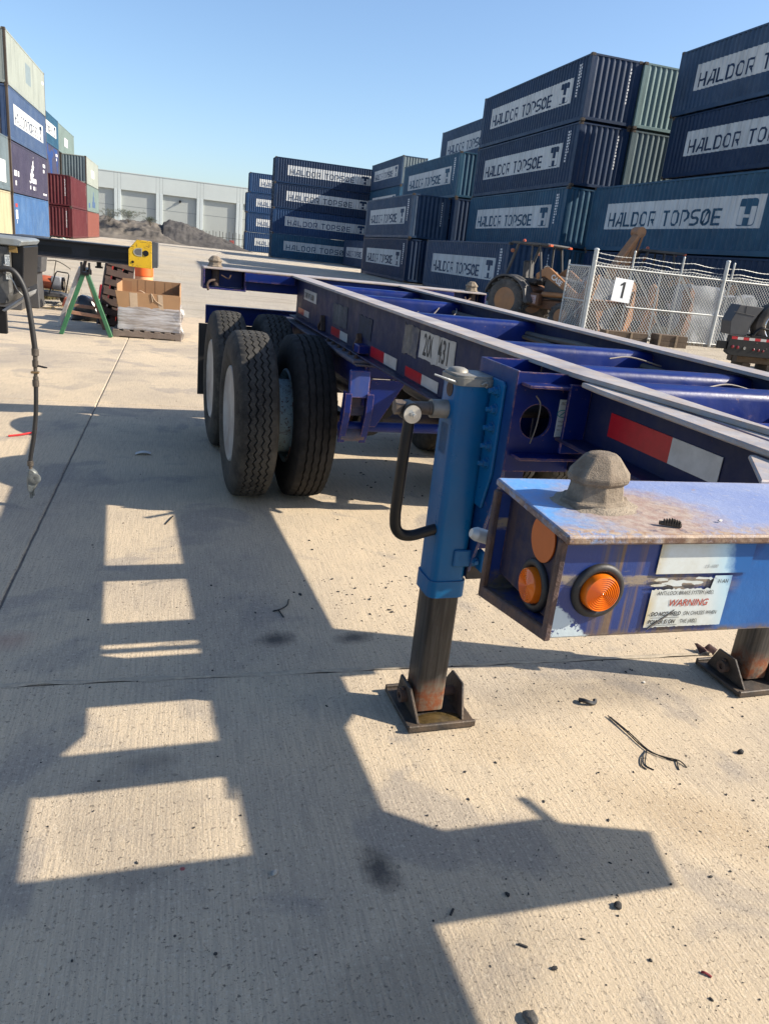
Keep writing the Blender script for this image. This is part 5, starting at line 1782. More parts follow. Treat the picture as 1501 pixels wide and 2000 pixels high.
wing = [[(5.3, .95), (5.7, .8), (6.0, 1.0), (5.8, 1.25), (6.4, 1.75), (7.2, 2.45), (6.9, 1.95), (7.25, 1.85), (6.7, 1.5), (7.1, 1.35), (6.5, 1.15), (6.9, 1.0), (6.3, .85)]]
Wc('dull purple container with white bird mark in the nearest four high stack', XL, 50.1, 1, 'purple', frame=FRAME_RUST, door_near=True, marks=False,
   shapes=[('bird', wing, MARKW), ('bl1', blocks(5.6, .45, 5, .22, .35, .16, 4) + blocks(6.6, .85, 3, .30, .34, .1, 5), MARKW), ('bl2', blocks(.7, .95, 3, .3, .36, .12, 6) + blocks(.8, .45, 2, .25, .4, .2, 7), MARKW), ('bl3', blocks(10.8, 2.1, 3, .22, .35, .12, 8) + blocks(10.9, 1.75, 1, .2, .4, .1, 9) + blocks(10.6, .3, 4, .12, .3, .08, 10), MARKW)])
Wc('light blue weathered container at the foot of the nearest four high stack', XL - .02, 50.15, 0, 'lightblue', frame=FRAME_RUST, door_near=True, marks=False, shapes=[('rw', [rect(.5, 2.0, 1.2, 2.2)], plain('red_mark', (0.45, 0.05, 0.05), 0.5)), ('rw2', [rect(.6, 1.35, 1.1, 1.85), rect(.75, 1.1, 1.0, 1.3)], MARKW)])
Wc('grey container with white lettering at the picture edge above the cream one', -8.95, 35.75, 1, 'greybare', frame=FRAME_RUST, marks=False, shapes=[('wl', blocks(9.6, .4, 4, 1.1, .42, .12, 11), MARKW)])
Wc('cream container with rusty posts at the picture edge', -8.95, 35.7, 0, 'cream', frame=FRAME_RUST, marks=False)
Wc('teal signed container topping the second row beyond the purple and blue ones', -12.02, 78.0, 3, 'teal', sign='navy', marks=False)
Wc('blue patched purple container below the teal signed one in the second row', -12.0, 77.9, 2, 'purplepatch', marks=False, shapes=[('d', [rect(10.6, 2.0, 11.6, 2.25), rect(10.7, 1.6, 11.1, 1.85)], MARKW)])
for k, lb in enumerate(('hidden container at the bottom below the blue patched purple one', 'hidden container just below the blue patched purple one')):
    Wc(lb, -12.0, 77.9, k, 'navy', marks=False)
Wc('grey green container with white letters, highest of the far row', -12.1, 91.3, 3, 'greygreen', marks=False, shapes=[('pl', blocks(4.6, .9, 4, .85, .75, .12, 12), MARKW)])
for k, lb in enumerate(('hidden container at the bottom below the highest grey green one', 'hidden container second level below the highest grey green one', 'hidden container just below the highest grey green one')):
    Wc(lb, -12.25, 91.3, k, 'greygreen', marks=False)
Wc('pale grey green container with a bare ribbed end above the dark red pair', -9.62, 93.0, 2, 'palegrey', endcol='greybare', frame=FRAME_RUST, marks=False, shapes=[('pl2', blocks(4.6, .9, 4, .8, .75, .12, 13), MARKW)])
Wc('grey green container with blue repaint behind the dark red pair', -9.62, 93.0, 1, 'greygreen', marks=False, shapes=[('bp', [rect(5.2, .5, 8.4, 1.15), rect(6.0, 1.15, 7.4, 1.7), rect(6.5, 1.7, 7.0, 2.2), rect(1.6, .4, 3.0, .9)], plain('blue_repaint', (0.05, 0.10, 0.20), 0.6))])
Wc('orange red container on the ground at the far end of the row', -9.62, 93.0, 0, 'salmon', marks=False)
Wc('dark red container on top of the pair with white end numbers', -9.66, 80.1, 1, 'red')
Wc('dark red container at the bottom of the pair with white end numbers', -9.60, 80.0, 0, 'red')

# ---------------------------------------------------------------- warehouse
wh = thing('warehouse', 'long pale concrete warehouse with grey wall bays between white pilasters', 'warehouse', (0, 148, 0))
WPALE = plain('pale_wall_paint', (0.50, 0.545, 0.53), 0.8, 0, 0.06, 0.3, dirt=(0.42, 0.44, 0.43), dirt_amt=0.3)
WGREY = plain('grey_wall_paint', (0.36, 0.385, 0.37), 0.8, 0, 0.06, 0.3, dirt=(0.31, 0.32, 0.31), dirt_amt=0.3)
WPIL = plain('white_pilaster_paint', (0.50, 0.55, 0.55), 0.8, 0, 0.05, 0.3)
WX0, WX1, WT = -52, 45, 10.28
pil = [-45.0 + 6.93 * i for i in range(13)]
pil = [p for p in [3.5 + 6.93 * k for k in range(-8, 6)]]
bm = BM()
box(bm, WX0, WX1, .30, 40, -.5, WT - .05)
obj('wall', bm, WGREY, wh)
bm = BM()
box(bm, WX0, WX1, -.1, .299, 7.58, WT)
obj('upper_band', bm, WPALE, wh)
bm = BM()
box(bm, WX0 - .2, WX1 + .2, -.16, .5, WT, WT + .12)
obj('coping', bm, WPALE, wh)
for p in pil:
    for dx in (-.56, .03):
        bm = BM()
        box(bm, p + dx, p + dx + .53, -.14, .298, -.5, 7.575, .02)
        obj('pilaster', bm, WPIL, wh)
SEAM = plain('dark_seam', (0.20, 0.22, 0.22), 0.9)
for p in pil:
    for dx in (-.56, -.015, .53):
        bm = BM()
        box(bm, p + dx, p + dx + .035, -.104, -.1005, 7.585, WT - .01)
        obj('panel_joint', bm, SEAM, wh)
for a, b_ in zip(pil, pil[1:]):
    bm = BM()
    box(bm, a + .57, b_ - .57, .285, .2995, 4.96, 5.02)
    obj('panel_joint', bm, SEAM, wh)
bm = BM()
box(bm, -.1, .25, -.02, .28, 6.55, 6.95, .04)
box(bm, .0, .15, -.35, -.02, 6.6, 6.8, .03)
obj('wall_lamp', bm, BLACK, wh)
# ---------------------------------------------------------------- spoil heaps and scrub
SOIL = plain('grey_soil', (0.135, 0.122, 0.11), 0.98, 0, 0.45, 0.8, 0.8, spec=0.1, dirt=(0.23, 0.20, 0.165), dirt_amt=0.6)
SOIL2 = plain('dark_grey_soil', (0.085, 0.08, 0.078), 0.98, 0, 0.4, 0.9, 0.8, spec=0.1, dirt=(0.13, 0.12, 0.11), dirt_amt=0.5)
def heap(name, lab, x0, x1, y0, y1, prof, m, seed, rough=.5):
    def f(u, v):
        x, y = x0 + (x1 - x0) * u, y0 + (y1 - y0) * v
        h = 0
        for (a, ha), (b, hb) in zip(prof, prof[1:]):
            if a <= x <= b:
                h = ha + (hb - ha) * (x - a) / (b - a)
        cs = max(0, 1 - abs(2 * v - 1) ** 1.5)
        n1 = mnoise.noise(Vector((x * .55, y * .55, seed)))
        n2 = mnoise.noise(Vector((x * 1.7, y * 1.7, seed + 4)))
        n3 = mnoise.noise(Vector((x * 5, y * 5, seed + 9)))
        return (x, y, max(-.05, h * cs + rough * min(1, h * cs) * (.7 * n1 + .4 * n2 + .16 * n3)) - .02)
    bm = BM()
    grid_mesh(bm, 140, 40, f)
    return tag(obj(name, bm, m, smooth=True, angle=180), lab, 'soil heap', None, 'structure')
heap('soil_heap', 'long tan grey spoil heap with scrub on it before the warehouse', -22, 1.5, 112, 128, [(-22, 2.8), (-12, 2.6), (-7, 2.5), (-3.5, 2.6), (-1, 1.9), (1.5, 0)], SOIL, 3, .6)
heap('soil_heap', 'darker grey spoil heap sloping down towards the iron fence', -3.2, 10.2, 113, 127, [(-3.2, .0), (-2.2, 2.7), (-1.3, 3.15), (.8, 2.95), (2.8, 2.2), (5.0, 1.75), (6.8, 1.1), (8.6, .5), (10.2, 0)], SOIL2, 8, .45)
SCRUB = [plain('pale_scrub_leaf', (0.15, 0.17, 0.12), 0.9, 0, 0.4, 3), plain('olive_scrub_leaf', (0.09, 0.115, 0.07), 0.9, 0, 0.4, 3)]
TWIGM = plain('dry_twig', (0.20, 0.17, 0.13), 0.9, 0, 0.4, 8)
def scrub(lab, x, y, z, w, h, n, seed, mi=0):
    r_ = random.Random(seed)
    root = thing('scrub_bush', lab, 'bush', (x, y, z), 0, 'scrub on the spoil heap')
    st, lf = BM(), BM()
    for i in range(18):
        a = r_.uniform(0, 6.28)
        d = r_.uniform(.2, 1)
        tip = Vector((math.cos(a) * w * .5 * d, math.sin(a) * w * .4 * d, h * r_.uniform(.5, 1)))
        mid = tip * .55 + Vector((r_.uniform(-.1, .1), 0, h * .12))
        tube(st, [(0, 0, -.2), mid, tip], .018, 4, 2)
        for k in range(n // 18):
            t = r_.uniform(.3, 1.05)
            c = (mid * (1 - t) + tip * t) if t > .5 else mid * t * 2
            c = c + Vector((r_.gauss(0, w * .06), r_.gauss(0, w * .06), r_.gauss(0, h * .06)))
            s_ = r_.uniform(.05, .12)
            q = Matrix.Rotation(r_.uniform(0, 6.28), 3, 'Z') @ Matrix.Rotation(r_.uniform(-1, 1), 3, 'X')
            lf.faces.new([lf.verts.new(c + q @ Vector(p) * s_) for p in ((-.5, 0, 0), (0, -.3, .1), (.6, 0, 0), (0, .3, -.1))])
    obj('stem', st, TWIGM, root)
    obj('foliage', lf, SCRUB[mi], root)
scrub('tall thin pale scrub bush beside the orange red container', -11.6, 114.5, 2.0, 2.8, 2.9, 1500, 1)
scrub('pale leafless scrub bush on the heap below the first pilaster', -9.2, 115, 2.1, 2.6, 1.6, 1300, 2)
scrub('wide olive scrub bush on the heap below the grey wall bay', -6.6, 114.5, 2.3, 4.2, 1.7, 2600, 3, 1)
scrub('small olive scrub bush where the two heaps meet', -3.8, 114.5, 2.2, 2.4, 1.1, 1200, 4, 1)
# spiked iron fence behind the heap
ifn = thing('iron_fence', 'dark thin spiked iron fence before the warehouse beside the stacks', 'fence', (0, 131, 0))
bm = BM()
rnd = random.Random(4)
for i in range(16):
    x = 2.6 + i * .52
    bm = BM()
    tube(bm, [(x + rnd.uniform(-.1, .1), 0, -.1), (x + rnd.uniform(-.05, .05), 0, 2.35 + rnd.uniform(-.1, .15))], .045, 5)
    obj('picket', bm, DARK, ifn)
for z in (1.5, .5):
    bm = BM()
    box(bm, 2.5, 10.6, -.05, -.02, z, z + .06)
    obj('fence_rail', bm, DARK, ifn)
bm = BM()
box(bm, 7.8, 8.5, -.6, -.2, .2, 1.25, .03)
box(bm, 7.95, 8.35, -.62, -.601, .95, 1.15, .01)
tag(obj('utility_box', bm, plain('faded_red', (0.38, 0.10, 0.09), 0.6)), 'faded red utility box before the iron fence', 'utility box').location = (0, 130.5, 0)

# ---------------------------------------------------------------- chain link fence
FY = 19.0
fence = thing('chain_link_fence', 'galvanised chain link fence with barbed wire in front of the digger', 'fence', (0, FY, 0))
def post(x, z0, z1, r, name='post', dy=0):
    bm = BM()
    cyl(bm, (x, dy, z0), (x, dy, z1), r, 14)
    lathe(bm, [(0, r * 1.15), (.03, r * 1.1), (.05, r * .6), (.055, .001)], 14, 'z', x, dy, z1)
    return obj(name, bm, GALV, fence, True, 50)
FX0, FX1 = 10.66, 18.2
post(FX0, -.1, 2.27, .062)
post(14.78, -.1, 2.36, .055)
post(18.2, -.1, 2.36, .055)
for x in (12.75, 16.6):
    post(x, -.02, 1.88, .024, 'brace_post', .03)
for x in (11.85, 13.4, 15.05, 16.9):
    post(x, .05, 2.32, .026, 'wire_post', .06)
bm = BM()
for z, a, b_ in ((1.875, FX0, FX1), (.90, 11.85, FX1), (.10, 11.2, FX1)):
    cyl(bm, (a, -.0, z), (b_, -.0, z), .022, 10)
    obj('rail', bm, GALV, fence, True, 50)
    bm = BM()
bm.free()
for a, b_, z0, z1 in ((11.1, 11.95, 1.1, .12), (11.95, 13.3, 1.85, .15), (13.4, 14.2, 1.85, .9), (13.7, 14.6, .9, .15), (15.2, 15.95, 1.85, .9), (11.0, 11.6, 1.8, 1.3)):
    bm = BM()
    cyl(bm, (a, .04, z0), (b_, .04, z1), .017, 8)
    obj('diagonal_brace', bm, GALV, fence, True, 50)
def link_fabric(x0, x1, z0, z1, pitch=.092, r=.0075):
    bm = BM()
    H_ = z1 - z0
    def wire(p0, p1, oy):
        d = (Vector(p1) - Vector(p0)).normalized()
        s_ = d.cross(Vector((0, 1, 0))) * r
        f = Vector((0, r, 0))
        A = [bm.verts.new(Vector(p0) + q + Vector((0, oy, 0))) for q in (s_, f, -s_, -f)]
        B_ = [bm.verts.new(Vector(p1) + q + Vector((0, oy, 0))) for q in (s_, f, -s_, -f)]
        for i in range(4):
            bm.faces.new((A[i], A[(i + 1) % 4], B_[(i + 1) % 4], B_[i]))
    n = int((x1 - x0 + H_ * .9) / pitch)
    k = .9
    for i in range(n):
        a = x0 - H_ * k + i * pitch
        for sg_, oy in ((1, .004), (-1, -.004)):
            xa, xb = (a, a + H_ * k) if sg_ > 0 else (a + H_ * k, a)
            za, zb = z0, z1
            # clip to the panel
            def at(x):
                return za + (zb - za) * (x - xa) / (xb - xa)
            lo, hi = max(min(xa, xb), x0), min(max(xa, xb), x1)
            if hi - lo < .01:
                continue
            wire((lo, 0, at(lo)), (hi, 0, at(hi)), oy)
    m_ = int((x1 - x0) / pitch)
    for i in range(m_):
        x = x0 + i * pitch
        A = [bm.verts.new(p) for p in ((x - .008, 0, z1), (x + .008, 0, z1), (x + .004, 0, z1 + .055), (x - .002, .004, z1 + .055))]
        bm.faces.new(A)
    return bm
o = obj('chain_link', link_fabric(FX0 + .06, FX1, .03, 1.93), GALV, fence)
for k, z in enumerate((2.22, 2.10, 1.99)):
    bm = BM()
    pts = []
    for i in range(60):
        x = FX0 + (FX1 - FX0) * i / 59
        sag = -.05 * math.sin(math.pi * ((x - FX0) % 1.55) / 1.55)
        wob = .022 * mnoise.noise(Vector((x * 1.3, k * 5, 0))) * (1 if x > 12.8 else .3)
        pts.append((x, .06, z + sag + wob - (.03 if k == 1 and x > 13 else 0)))
    tube(bm, pts, .0058, 5)
    for i in range(0, 58, 1):
        p = Vector(pts[i]) * .5 + Vector(pts[i + 1]) * .5
        tube(bm, [p + Vector((-.015, 0, .022)), p + Vector((.015, 0, -.022))], .004, 3)
    obj('barbed_wire', bm, GALV, fence)
bm = BM()
for k in range(9):
    a = k * .9
    tube(bm, [(FX0 + .05 * math.cos(a + t * 6.3 / 8), .06 * math.sin(a + t * 6.3 / 8), 1.90 + .02 * k + .01 * math.sin(t)) for t in range(9)], .009, 5)
obj('wire_tie', bm, GALV, fence)
# side gate leaf
gate = thing('gate_leaf', 'narrow chain link gate leaf hinged on the first fence post', 'gate', (FX0 - .07, FY + .05, 0), R(180 - 88))
bm = BM()
for a, b_ in (((0, 0, .06), (0, 0, 1.86)), ((1.15, 0, .06), (1.15, 0, 1.98)), ((0, 0, .08), (1.15, 0, .08)), ((0, 0, 1.84), (1.15, 0, 1.84)), ((0, 0, .95), (1.15, 0, .95)), ((0, 0, 1.80), (1.13, 0, 1.0)), ((0, 0, .9), (1.13, 0, .12))):
    cyl(bm, a, b_, .022 if a[0] == b_[0] or abs(a[2] - b_[2]) < .01 else .014, 10)
obj('gate_frame', bm, GALV, gate, True, 50)
obj('chain_link', link_fabric(.02, 1.13, .08, 1.84), GALV, gate)
sg_ = thing('number_sign', 'white number 1 sign wired to the chain link fence', 'sign', (0, FY - .03, 0))
bm = BM()
prism(bm, [(11.33, 1.03), (11.90, 1.00), (11.93, 1.61), (11.36, 1.64)], -.006, 0, 'y', .002)
obj('sign_board', bm, plain('sign_white', (0.82, 0.83, 0.82), 0.5, 0, 0.05), sg_)
bm = BM()
prism(bm, [(11.605, 1.12), (11.675, 1.117), (11.695, 1.54), (11.635, 1.542), (11.545, 1.475), (11.542, 1.43), (11.622, 1.462)], -.0085, -.0062, 'y')
obj('numeral', bm, PRINT, sg_)
bm = BM()
for q in ((11.36, 1.62), (11.91, 1.59), (11.35, 1.05), (11.88, 1.02)):
    tube(bm, [(q[0], -.008, q[1]), (q[0] + .06 * (1 if q[0] > 11.6 else -1), .03, q[1] + .05 * (1 if q[1] > 1.3 else -1))], .004, 4)
obj('wire_tie', bm, GALV, sg_)

# timber blocks before the fence
OLDWOOD = plain('weathered_timber', (0.105, 0.068, 0.042), 0.85, 0, 0.45, 6, 0.5, dirt=(0.20, 0.15, 0.10), dirt_amt=0.5)
def timber_block(lab, x, y, w, d, h, rz, n=2):
    r0 = thing('timber_block', lab, 'timber block', (x, y, 0), rz, 'timber blocks before the fence')
    for k in range(n):
        bm = BM()
        box(bm, -w / 2, w / 2, -d / 2, d / 2, h / n * k + .004, h / n * (k + 1), .006)
        obj('beam', bm, OLDWOOD, r0)
    for xx in (-w / 2 + .01, w * .08):
        bm = BM()
        box(bm, xx, xx + .06, -d / 2 - .025, -d / 2 - .001, .01, h + .01, .004)
        obj('cleat', bm, plain('pale_cleat', (0.26, 0.19, 0.12), 0.8, 0, 0.3, 20), r0)
timber_block('brown timber block of two stacked beams before the fence beside the dark truck', 12.72, 18.0, .85, .42, .33, R(-6))
timber_block('brown timber block partly hidden by the far chassis rail', 11.55, 18.35, 1.25, .35, .29, R(-4))
def brush(bm, cx_, cy_, w, d, h, n, seed, zb=0.0):
    r_ = random.Random(seed)
    for i in range(n):
        x, y = cx_ + r_.gauss(0, w), cy_ + r_.gauss(0, d)
        a = r_.uniform(0, 6.28)
        L_ = h * r_.uniform(.4, 1.1)
        t = Vector((math.cos(a) * L_ * .5, math.sin(a) * L_ * .4, L_ * r_.uniform(.4, 1)))
        s_ = Vector((-math.sin(a), math.cos(a), 0)) * .005
        b0 = Vector((x, y, zb))
        bm.faces.new([bm.verts.new(p) for p in (b0 - s_, b0 + s_, b0 + t)])
DRYG = plain('dry_grass', (0.34, 0.255, 0.13), 0.95, 0, 0.4, 3)
bm = BM()
brush(bm, 14.0, 19.1, 1.6, .12, .28, 900, 2)
tag(obj('dry_grass', bm, DRYG, kind='stuff'), 'dry grass along the foot of the chain link fence')
bm = BM()
brush(bm, 13.9, 19.6, .22, .15, .75, 500, 3)
tag(obj('dry_weed', bm, DRYG), 'tall straw coloured weed behind the fence beside the dark truck', 'weed')

# ---------------------------------------------------------------- backhoe loaders
CASE = plain('tan_digger_paint', (0.37, 0.165, 0.06), 0.6, 0, 0.25, 4, dirt=(0.22, 0.15, 0.10), dirt_amt=0.5)
CASED = plain('brown_digger_paint', (0.20, 0.085, 0.038), 0.65, 0, 0.3, 5, dirt=(0.14, 0.10, 0.07), dirt_amt=0.6)
DGREY = plain('dark_grey_digger', (0.045, 0.046, 0.050), 0.6, 0, 0.35, 5, dirt=(0.14, 0.125, 0.11), dirt_amt=0.5)
MUDT = plain('muddy_tyre', (0.075, 0.07, 0.065), 0.95, 0, 0.4, 6, 0.3, dirt=(0.17, 0.15, 0.13), dirt_amt=0.6)
def big_wheel(parent, x, y, z, r, w, lugs):
    bm = BM()
    lathe(bm, [(-w * .42, r * .55), (-w * .5, r * .68), (-w * .48, r * .86), (-w * .36, r * .95), (w * .36, r * .95), (w * .48, r * .86), (w * .5, r * .68), (w * .42, r * .55)], 36, 'y', x, y, z, closed=True)
    for k in range(lugs):
        for sd in (-1, 1):
            a = 2 * math.pi * (k + .25 * (sd + 1)) / lugs
            M4 = Matrix.Translation((x, y, z)) @ Matrix.Rotation(a, 4, 'Y') @ Matrix.Translation((0, sd * w * .24, r * .95)) @ Matrix.Rotation(sd * R(38), 4, 'Z')
            box(bm, -r * .055, r * .055, -w * .30, w * .30, -.02, r * .06, .008, 1, M4)
    ty = obj('wheel_tyre', bm, MUDT, parent, True, 40)
    bm = BM()
    for sd in (-1, 1):
        lathe(bm, [(sd * w * .43, r * .56), (sd * w * .38, r * .50), (sd * w * .18, r * .44), (sd * w * .16, r * .2), (sd * w * .24, r * .18), (sd * w * .26, .001)], 30, 'y', x, y, z)
    obj('rim', bm, CASE, ty, True, 40)
    return ty
def plate2(bm, pts, y0, y1, bev=.01):
    return prism(bm, pts, y0, y1, 'y', bev)
def digger(lab, loc, rz, boom=True, full=True):
    r0 = thing('backhoe_loader', lab, 'backhoe loader', loc, rz, 'backhoe loaders behind the fence')
    for sy in (-1, 1):
        big_wheel(r0, 0, sy * .78, .66, .66, .42, 16)
        big_wheel(r0, 1.95, sy * .74, .40, .40, .28, 14)
        bm = BM()
        pts = [(-.72, .80)] + [(.0 + .76 * math.cos(R(a)), .70 + .72 * math.sin(R(a))) for a in range(165, 5, -16)] + [(.86, .70), (.80, .64), (.70, .70)] + [(.0 + .70 * math.cos(R(a)), .70 + .66 * math.sin(R(a))) for a in range(10, 170, 16)]
        plate2(bm, pts, min(sy * .55, sy * 1.02), max(sy * .55, sy * 1.02), .008)
        obj('fender', bm, DGREY, r0)
        # loader arm: rising from the dash, knee, down to the bucket
        bm = BM()
        plate2(bm, [(.75, 1.50), (1.05, 1.72), (1.22, 1.70), (2.20, 1.10), (2.35, 1.12), (2.62, 1.62), (2.80, 1.66), (2.78, 1.40), (2.62, .72), (2.45, .70), (2.25, .90), (1.05, 1.46), (.80, 1.36)], min(sy * .52, sy * .62), max(sy * .52, sy * .62), .015)
        arm = obj('loader_arm', bm, CASE, r0)
        if sy < 0:
            lettering('CASE', .20, WHITE, arm, (1.28, -.626, 1.44), (.86, 0, -.50), (.50, 0, .86), sx=.9, bold=.006)
        bm = BM()
        cyl(bm, (1.0, sy * .47, .95), (1.75, sy * .47, .98), .075, 14)
        cyl(bm, (1.75, sy * .47, .98), (2.2, sy * .47, 1.0), .04, 12)
        cyl(bm, (2.35, sy * .47, 1.45), (2.7, sy * .47, .75), .05, 12)
        obj('hydraulic_cylinder', bm, CASE, r0, True, 40)
        for (xa, za, xb, zb, rr) in ((-.05, 1.42, -.02, 2.30, .045), (.95, 1.35, .75, 2.30, .035), (.52, 1.40, .48, 2.30, .03)):
            bm = BM()
            cyl(bm, (xa - (.25 if xa < 0 else 0), sy * .60, za), (xb, sy * .60, zb), rr, 10)
            obj('canopy_post', bm, DGREY, r0, True, 40)
        bm = BM()
        lathe(bm, [(0, .05), (.07, .06), (.09, .03)], 12, 'x', -.16, sy * .72, 2.10)
        obj('work_lamp', bm, plain('dusty_orange_lamp', (0.32, 0.11, 0.05), 0.5), r0, True)
    bm = BM()
    box(bm, .45, 2.35, -.38, .38, .52, .80, .03)
    plate2(bm, [(-.5, .62), (.7, .55), (.7, 1.05), (.3, 1.2), (-.5, 1.1)], -.52, .52, .03)
    obj('chassis_frame', bm, CASED, r0)
    bm = BM()
    plate2(bm, [(.95, .82), (2.32, .82), (2.32, 1.20), (2.25, 1.34), (1.0, 1.52)], -.42, .42, .04)
    obj('engine_hood', bm, DGREY, r0)
    bm = BM()
    box(bm, .62, 1.02, -.70, -.46, .60, .96, .02)
    tb_ = obj('fuel_tank', bm, CASED, r0)
    bm = BM()
    quad(bm, [(.66, -.702, .66), (.94, -.702, .66), (.94, -.702, .90), (.66, -.702, .90)])
    st_ = obj('rental_label', bm, plain('pink_label', (0.62, 0.45, 0.42), 0.5), tb_)
    lettering('RSC', .11, REDPRINT, st_, (.69, -.704, .76), (1, 0, 0), (0, 0, 1))
    bm = BM()
    box(bm, .05, .55, -.26, .26, 1.18, 1.36, .05)
    plate2(bm, [(.02, 1.3), (.16, 1.3), (.10, 1.86), (-.02, 1.86)], -.24, .24, .04)
    obj('seat', bm, DGREY, r0)
    bm = BM()
    plate2(bm, [(.82, 1.3), (1.0, 1.3), (.92, 1.62), (.78, 1.62)], -.36, .36, .03)
    tube(bm, [(.72 + .0, .19 * math.cos(t), 1.66 + .19 * .5 * math.sin(t)) for t in [2 * math.pi * i / 16 for i in range(17)]], .016, 6)
    obj('dashboard', bm, DGREY, r0)
    bm = BM()
    plate2(bm, [(-.22, 2.30), (1.02, 2.30), (1.06, 2.345), (1.02, 2.375), (-.20, 2.375), (-.26, 2.345)], -.66, .66, .012)
    obj('canopy_roof', bm, DGREY, r0)
    bm = BM()
    lathe(bm, [(0, .055), (.06, .05), (.085, .02)], 12, 'z', .0, -.35, 2.375)
    for xx in (1.05,):
        for yy in (-.55, .55):
            box(bm, xx - .02, xx + .06, yy - .08, yy + .08, 2.29, 2.35, .01)
    obj('beacon', bm, plain('red_beacon', (0.55, 0.10, 0.04), 0.3), r0, True)
    # bucket
    bm = BM()
    pts = [(2.62, .10), (3.35, .06), (3.36, .085), (2.75, .13), (2.66, .32), (2.72, .68), (3.02, .98), (3.0, 1.01), (2.66, .74), (2.58, .34)]
    plate2(bm, pts, -1.02, 1.02, .004)
    for sy in (-1.02, 1.0):
        plate2(bm, [(2.62, .12), (3.34, .08), (3.0, 1.0), (2.66, .72), (2.60, .34)], sy, sy + .02, .003)
    obj('loader_bucket', bm, CASED, r0)
    # backhoe boom behind the seat
    if boom:
        bm = BM()
        box(bm, -.95, -.5, -.25, .25, .45, 1.15, .04)
        plate2(bm, [(-.70, .8), (-.95, .9), (-1.75, 1.95), (-1.70, 2.12), (-1.52, 2.12), (-.75, 1.1)], -.10, .10, .02)
        plate2(bm, [(-1.50, 2.10), (-1.72, 2.16), (-1.62, .55), (-1.46, .55)], -.08, .08, .02)
        plate2(bm, [(-1.62, .55), (-1.35, .5), (-1.15, .25), (-1.5, .05), (-1.85, .25)], -.22, .22, .02)
        obj('backhoe_boom', bm, CASE, r0)
    return r0
digger('tan backhoe loader parked in the open beside the fence end with its canopy', (10.35, 22.5, 0), R(-58), False)
d2 = digger('second backhoe loader standing wholly behind the chain link fence under a dark canopy', (15.45, 24.3, 0), R(-20), False)
d2.scale = (1.12, 1.12, 1.12)
bm = BM()
for (p, q, r_) in (((13.5, 22.9, 1.9), (14.72, 23.7, 3.12), .13), ((14.68, 23.7, 3.2), (14.25, 23.7, 1.0), .15), ((14.78, 23.5, 3.1), (14.45, 23.5, 1.5), .05)):
    d = (Vector(q) - Vector(p))
    M4 = Matrix.Translation(p) @ d.to_track_quat('Z', 'Y').to_matrix().to_4x4()
    box(bm, -r_, r_, -r_ * .6, r_ * .6, 0, d.length, .03, 1, M4)
cyl(bm, (14.7, 23.5, 3.14), (14.7, 23.9, 3.14), .17, 16)
plate2(bm, [(14.1, .95), (14.5, 1.0), (14.65, .4), (14.3, .05), (13.95, .3)], 23.45, 23.95, .03)
plate2(bm, [(13.3, .0), (13.6, .0), (13.62, 2.05), (13.4, 2.05)], 22.7, 23.1, .03)
tag(obj('digging_arm', bm, CASE), 'folded tan digging arm rising above the first fence post', 'digging arm')
# jumble behind the fence: grey sheeted stacks and tan implements
SHEET = plain('grey_sheet', (0.30, 0.32, 0.35), 0.6, 0, 0.3, 3, 0.3, dirt=(0.14, 0.14, 0.15), dirt_amt=0.6)
for k, (x, y, w, d, h, lb) in enumerate(((11.9, 20.6, .9, .5, 1.55, 'grey sheeted bundle behind the number sign'), (15.35, 20.7, 1.3, .7, 1.62, 'tall grey sheeted bundle with dark gaps behind the fence'), (17.0, 20.9, .9, .7, 1.5, 'grey sheeted bundle behind the fence above the dark truck'))):
    bm = BM()
    grid_mesh(bm, 14, 14, lambda u, v: (0, 0, 0))
    bm.free()
    bm = BM()
    t = BM()
    box(t, -w / 2, w / 2, -d / 2, d / 2, 0, h, 0)
    bmesh.ops.subdivide_edges(t, edges=t.edges[:], cuts=7, use_grid_fill=True)
    for v in t.verts:
        nz = mnoise.noise(Vector((v.co.x * 2.2 + k * 7, v.co.y * 2.2, v.co.z * 1.6)))
        v.co.x += .14 * nz
        v.co.y += .12 * mnoise.noise(v.co * 2.5 + Vector((k, 0, 9)))
        if v.co.z > h * .9: v.co.z += .15 * nz
    join(bm, t)
    o = tag(obj('sheeted_bundle', bm, SHEET, smooth=True, angle=50), lb, 'bundle', 'grey bundles behind the fence')
    o.location = (x, y, 0)
for k, (x, y, rz, lb) in enumerate(((12.7, 20.3, .3, 'tan implement arm leaning behind the fence beside the sign'), (13.55, 20.4, -.5, 'rusty tan implement arm behind the middle of the fence'), (14.7, 20.3, .2, 'brown implement arm behind the second tall fence post'))):
    bm = BM()
    plate2(bm, [(-.35, .05), (.0, .0), (.22, .5), (.12, 1.45), (-.05, 1.6), (-.14, 1.4), (-.05, .6)], -.12, .12, .02)
    cyl(bm, (-.2, -.16, .2), (-.0, -.16, 1.3), .045, 10)
    cyl(bm, (-.05, -.15, 1.45), (-.05, .15, 1.45), .09, 14)
    o = tag(obj('implement_arm', bm, CASED if k == 2 else CASE), lb, 'implement arm', 'spare implement arms behind the fence')
    o.location = (x, y, 0)
    o.rotation_euler = (0, 0, rz)

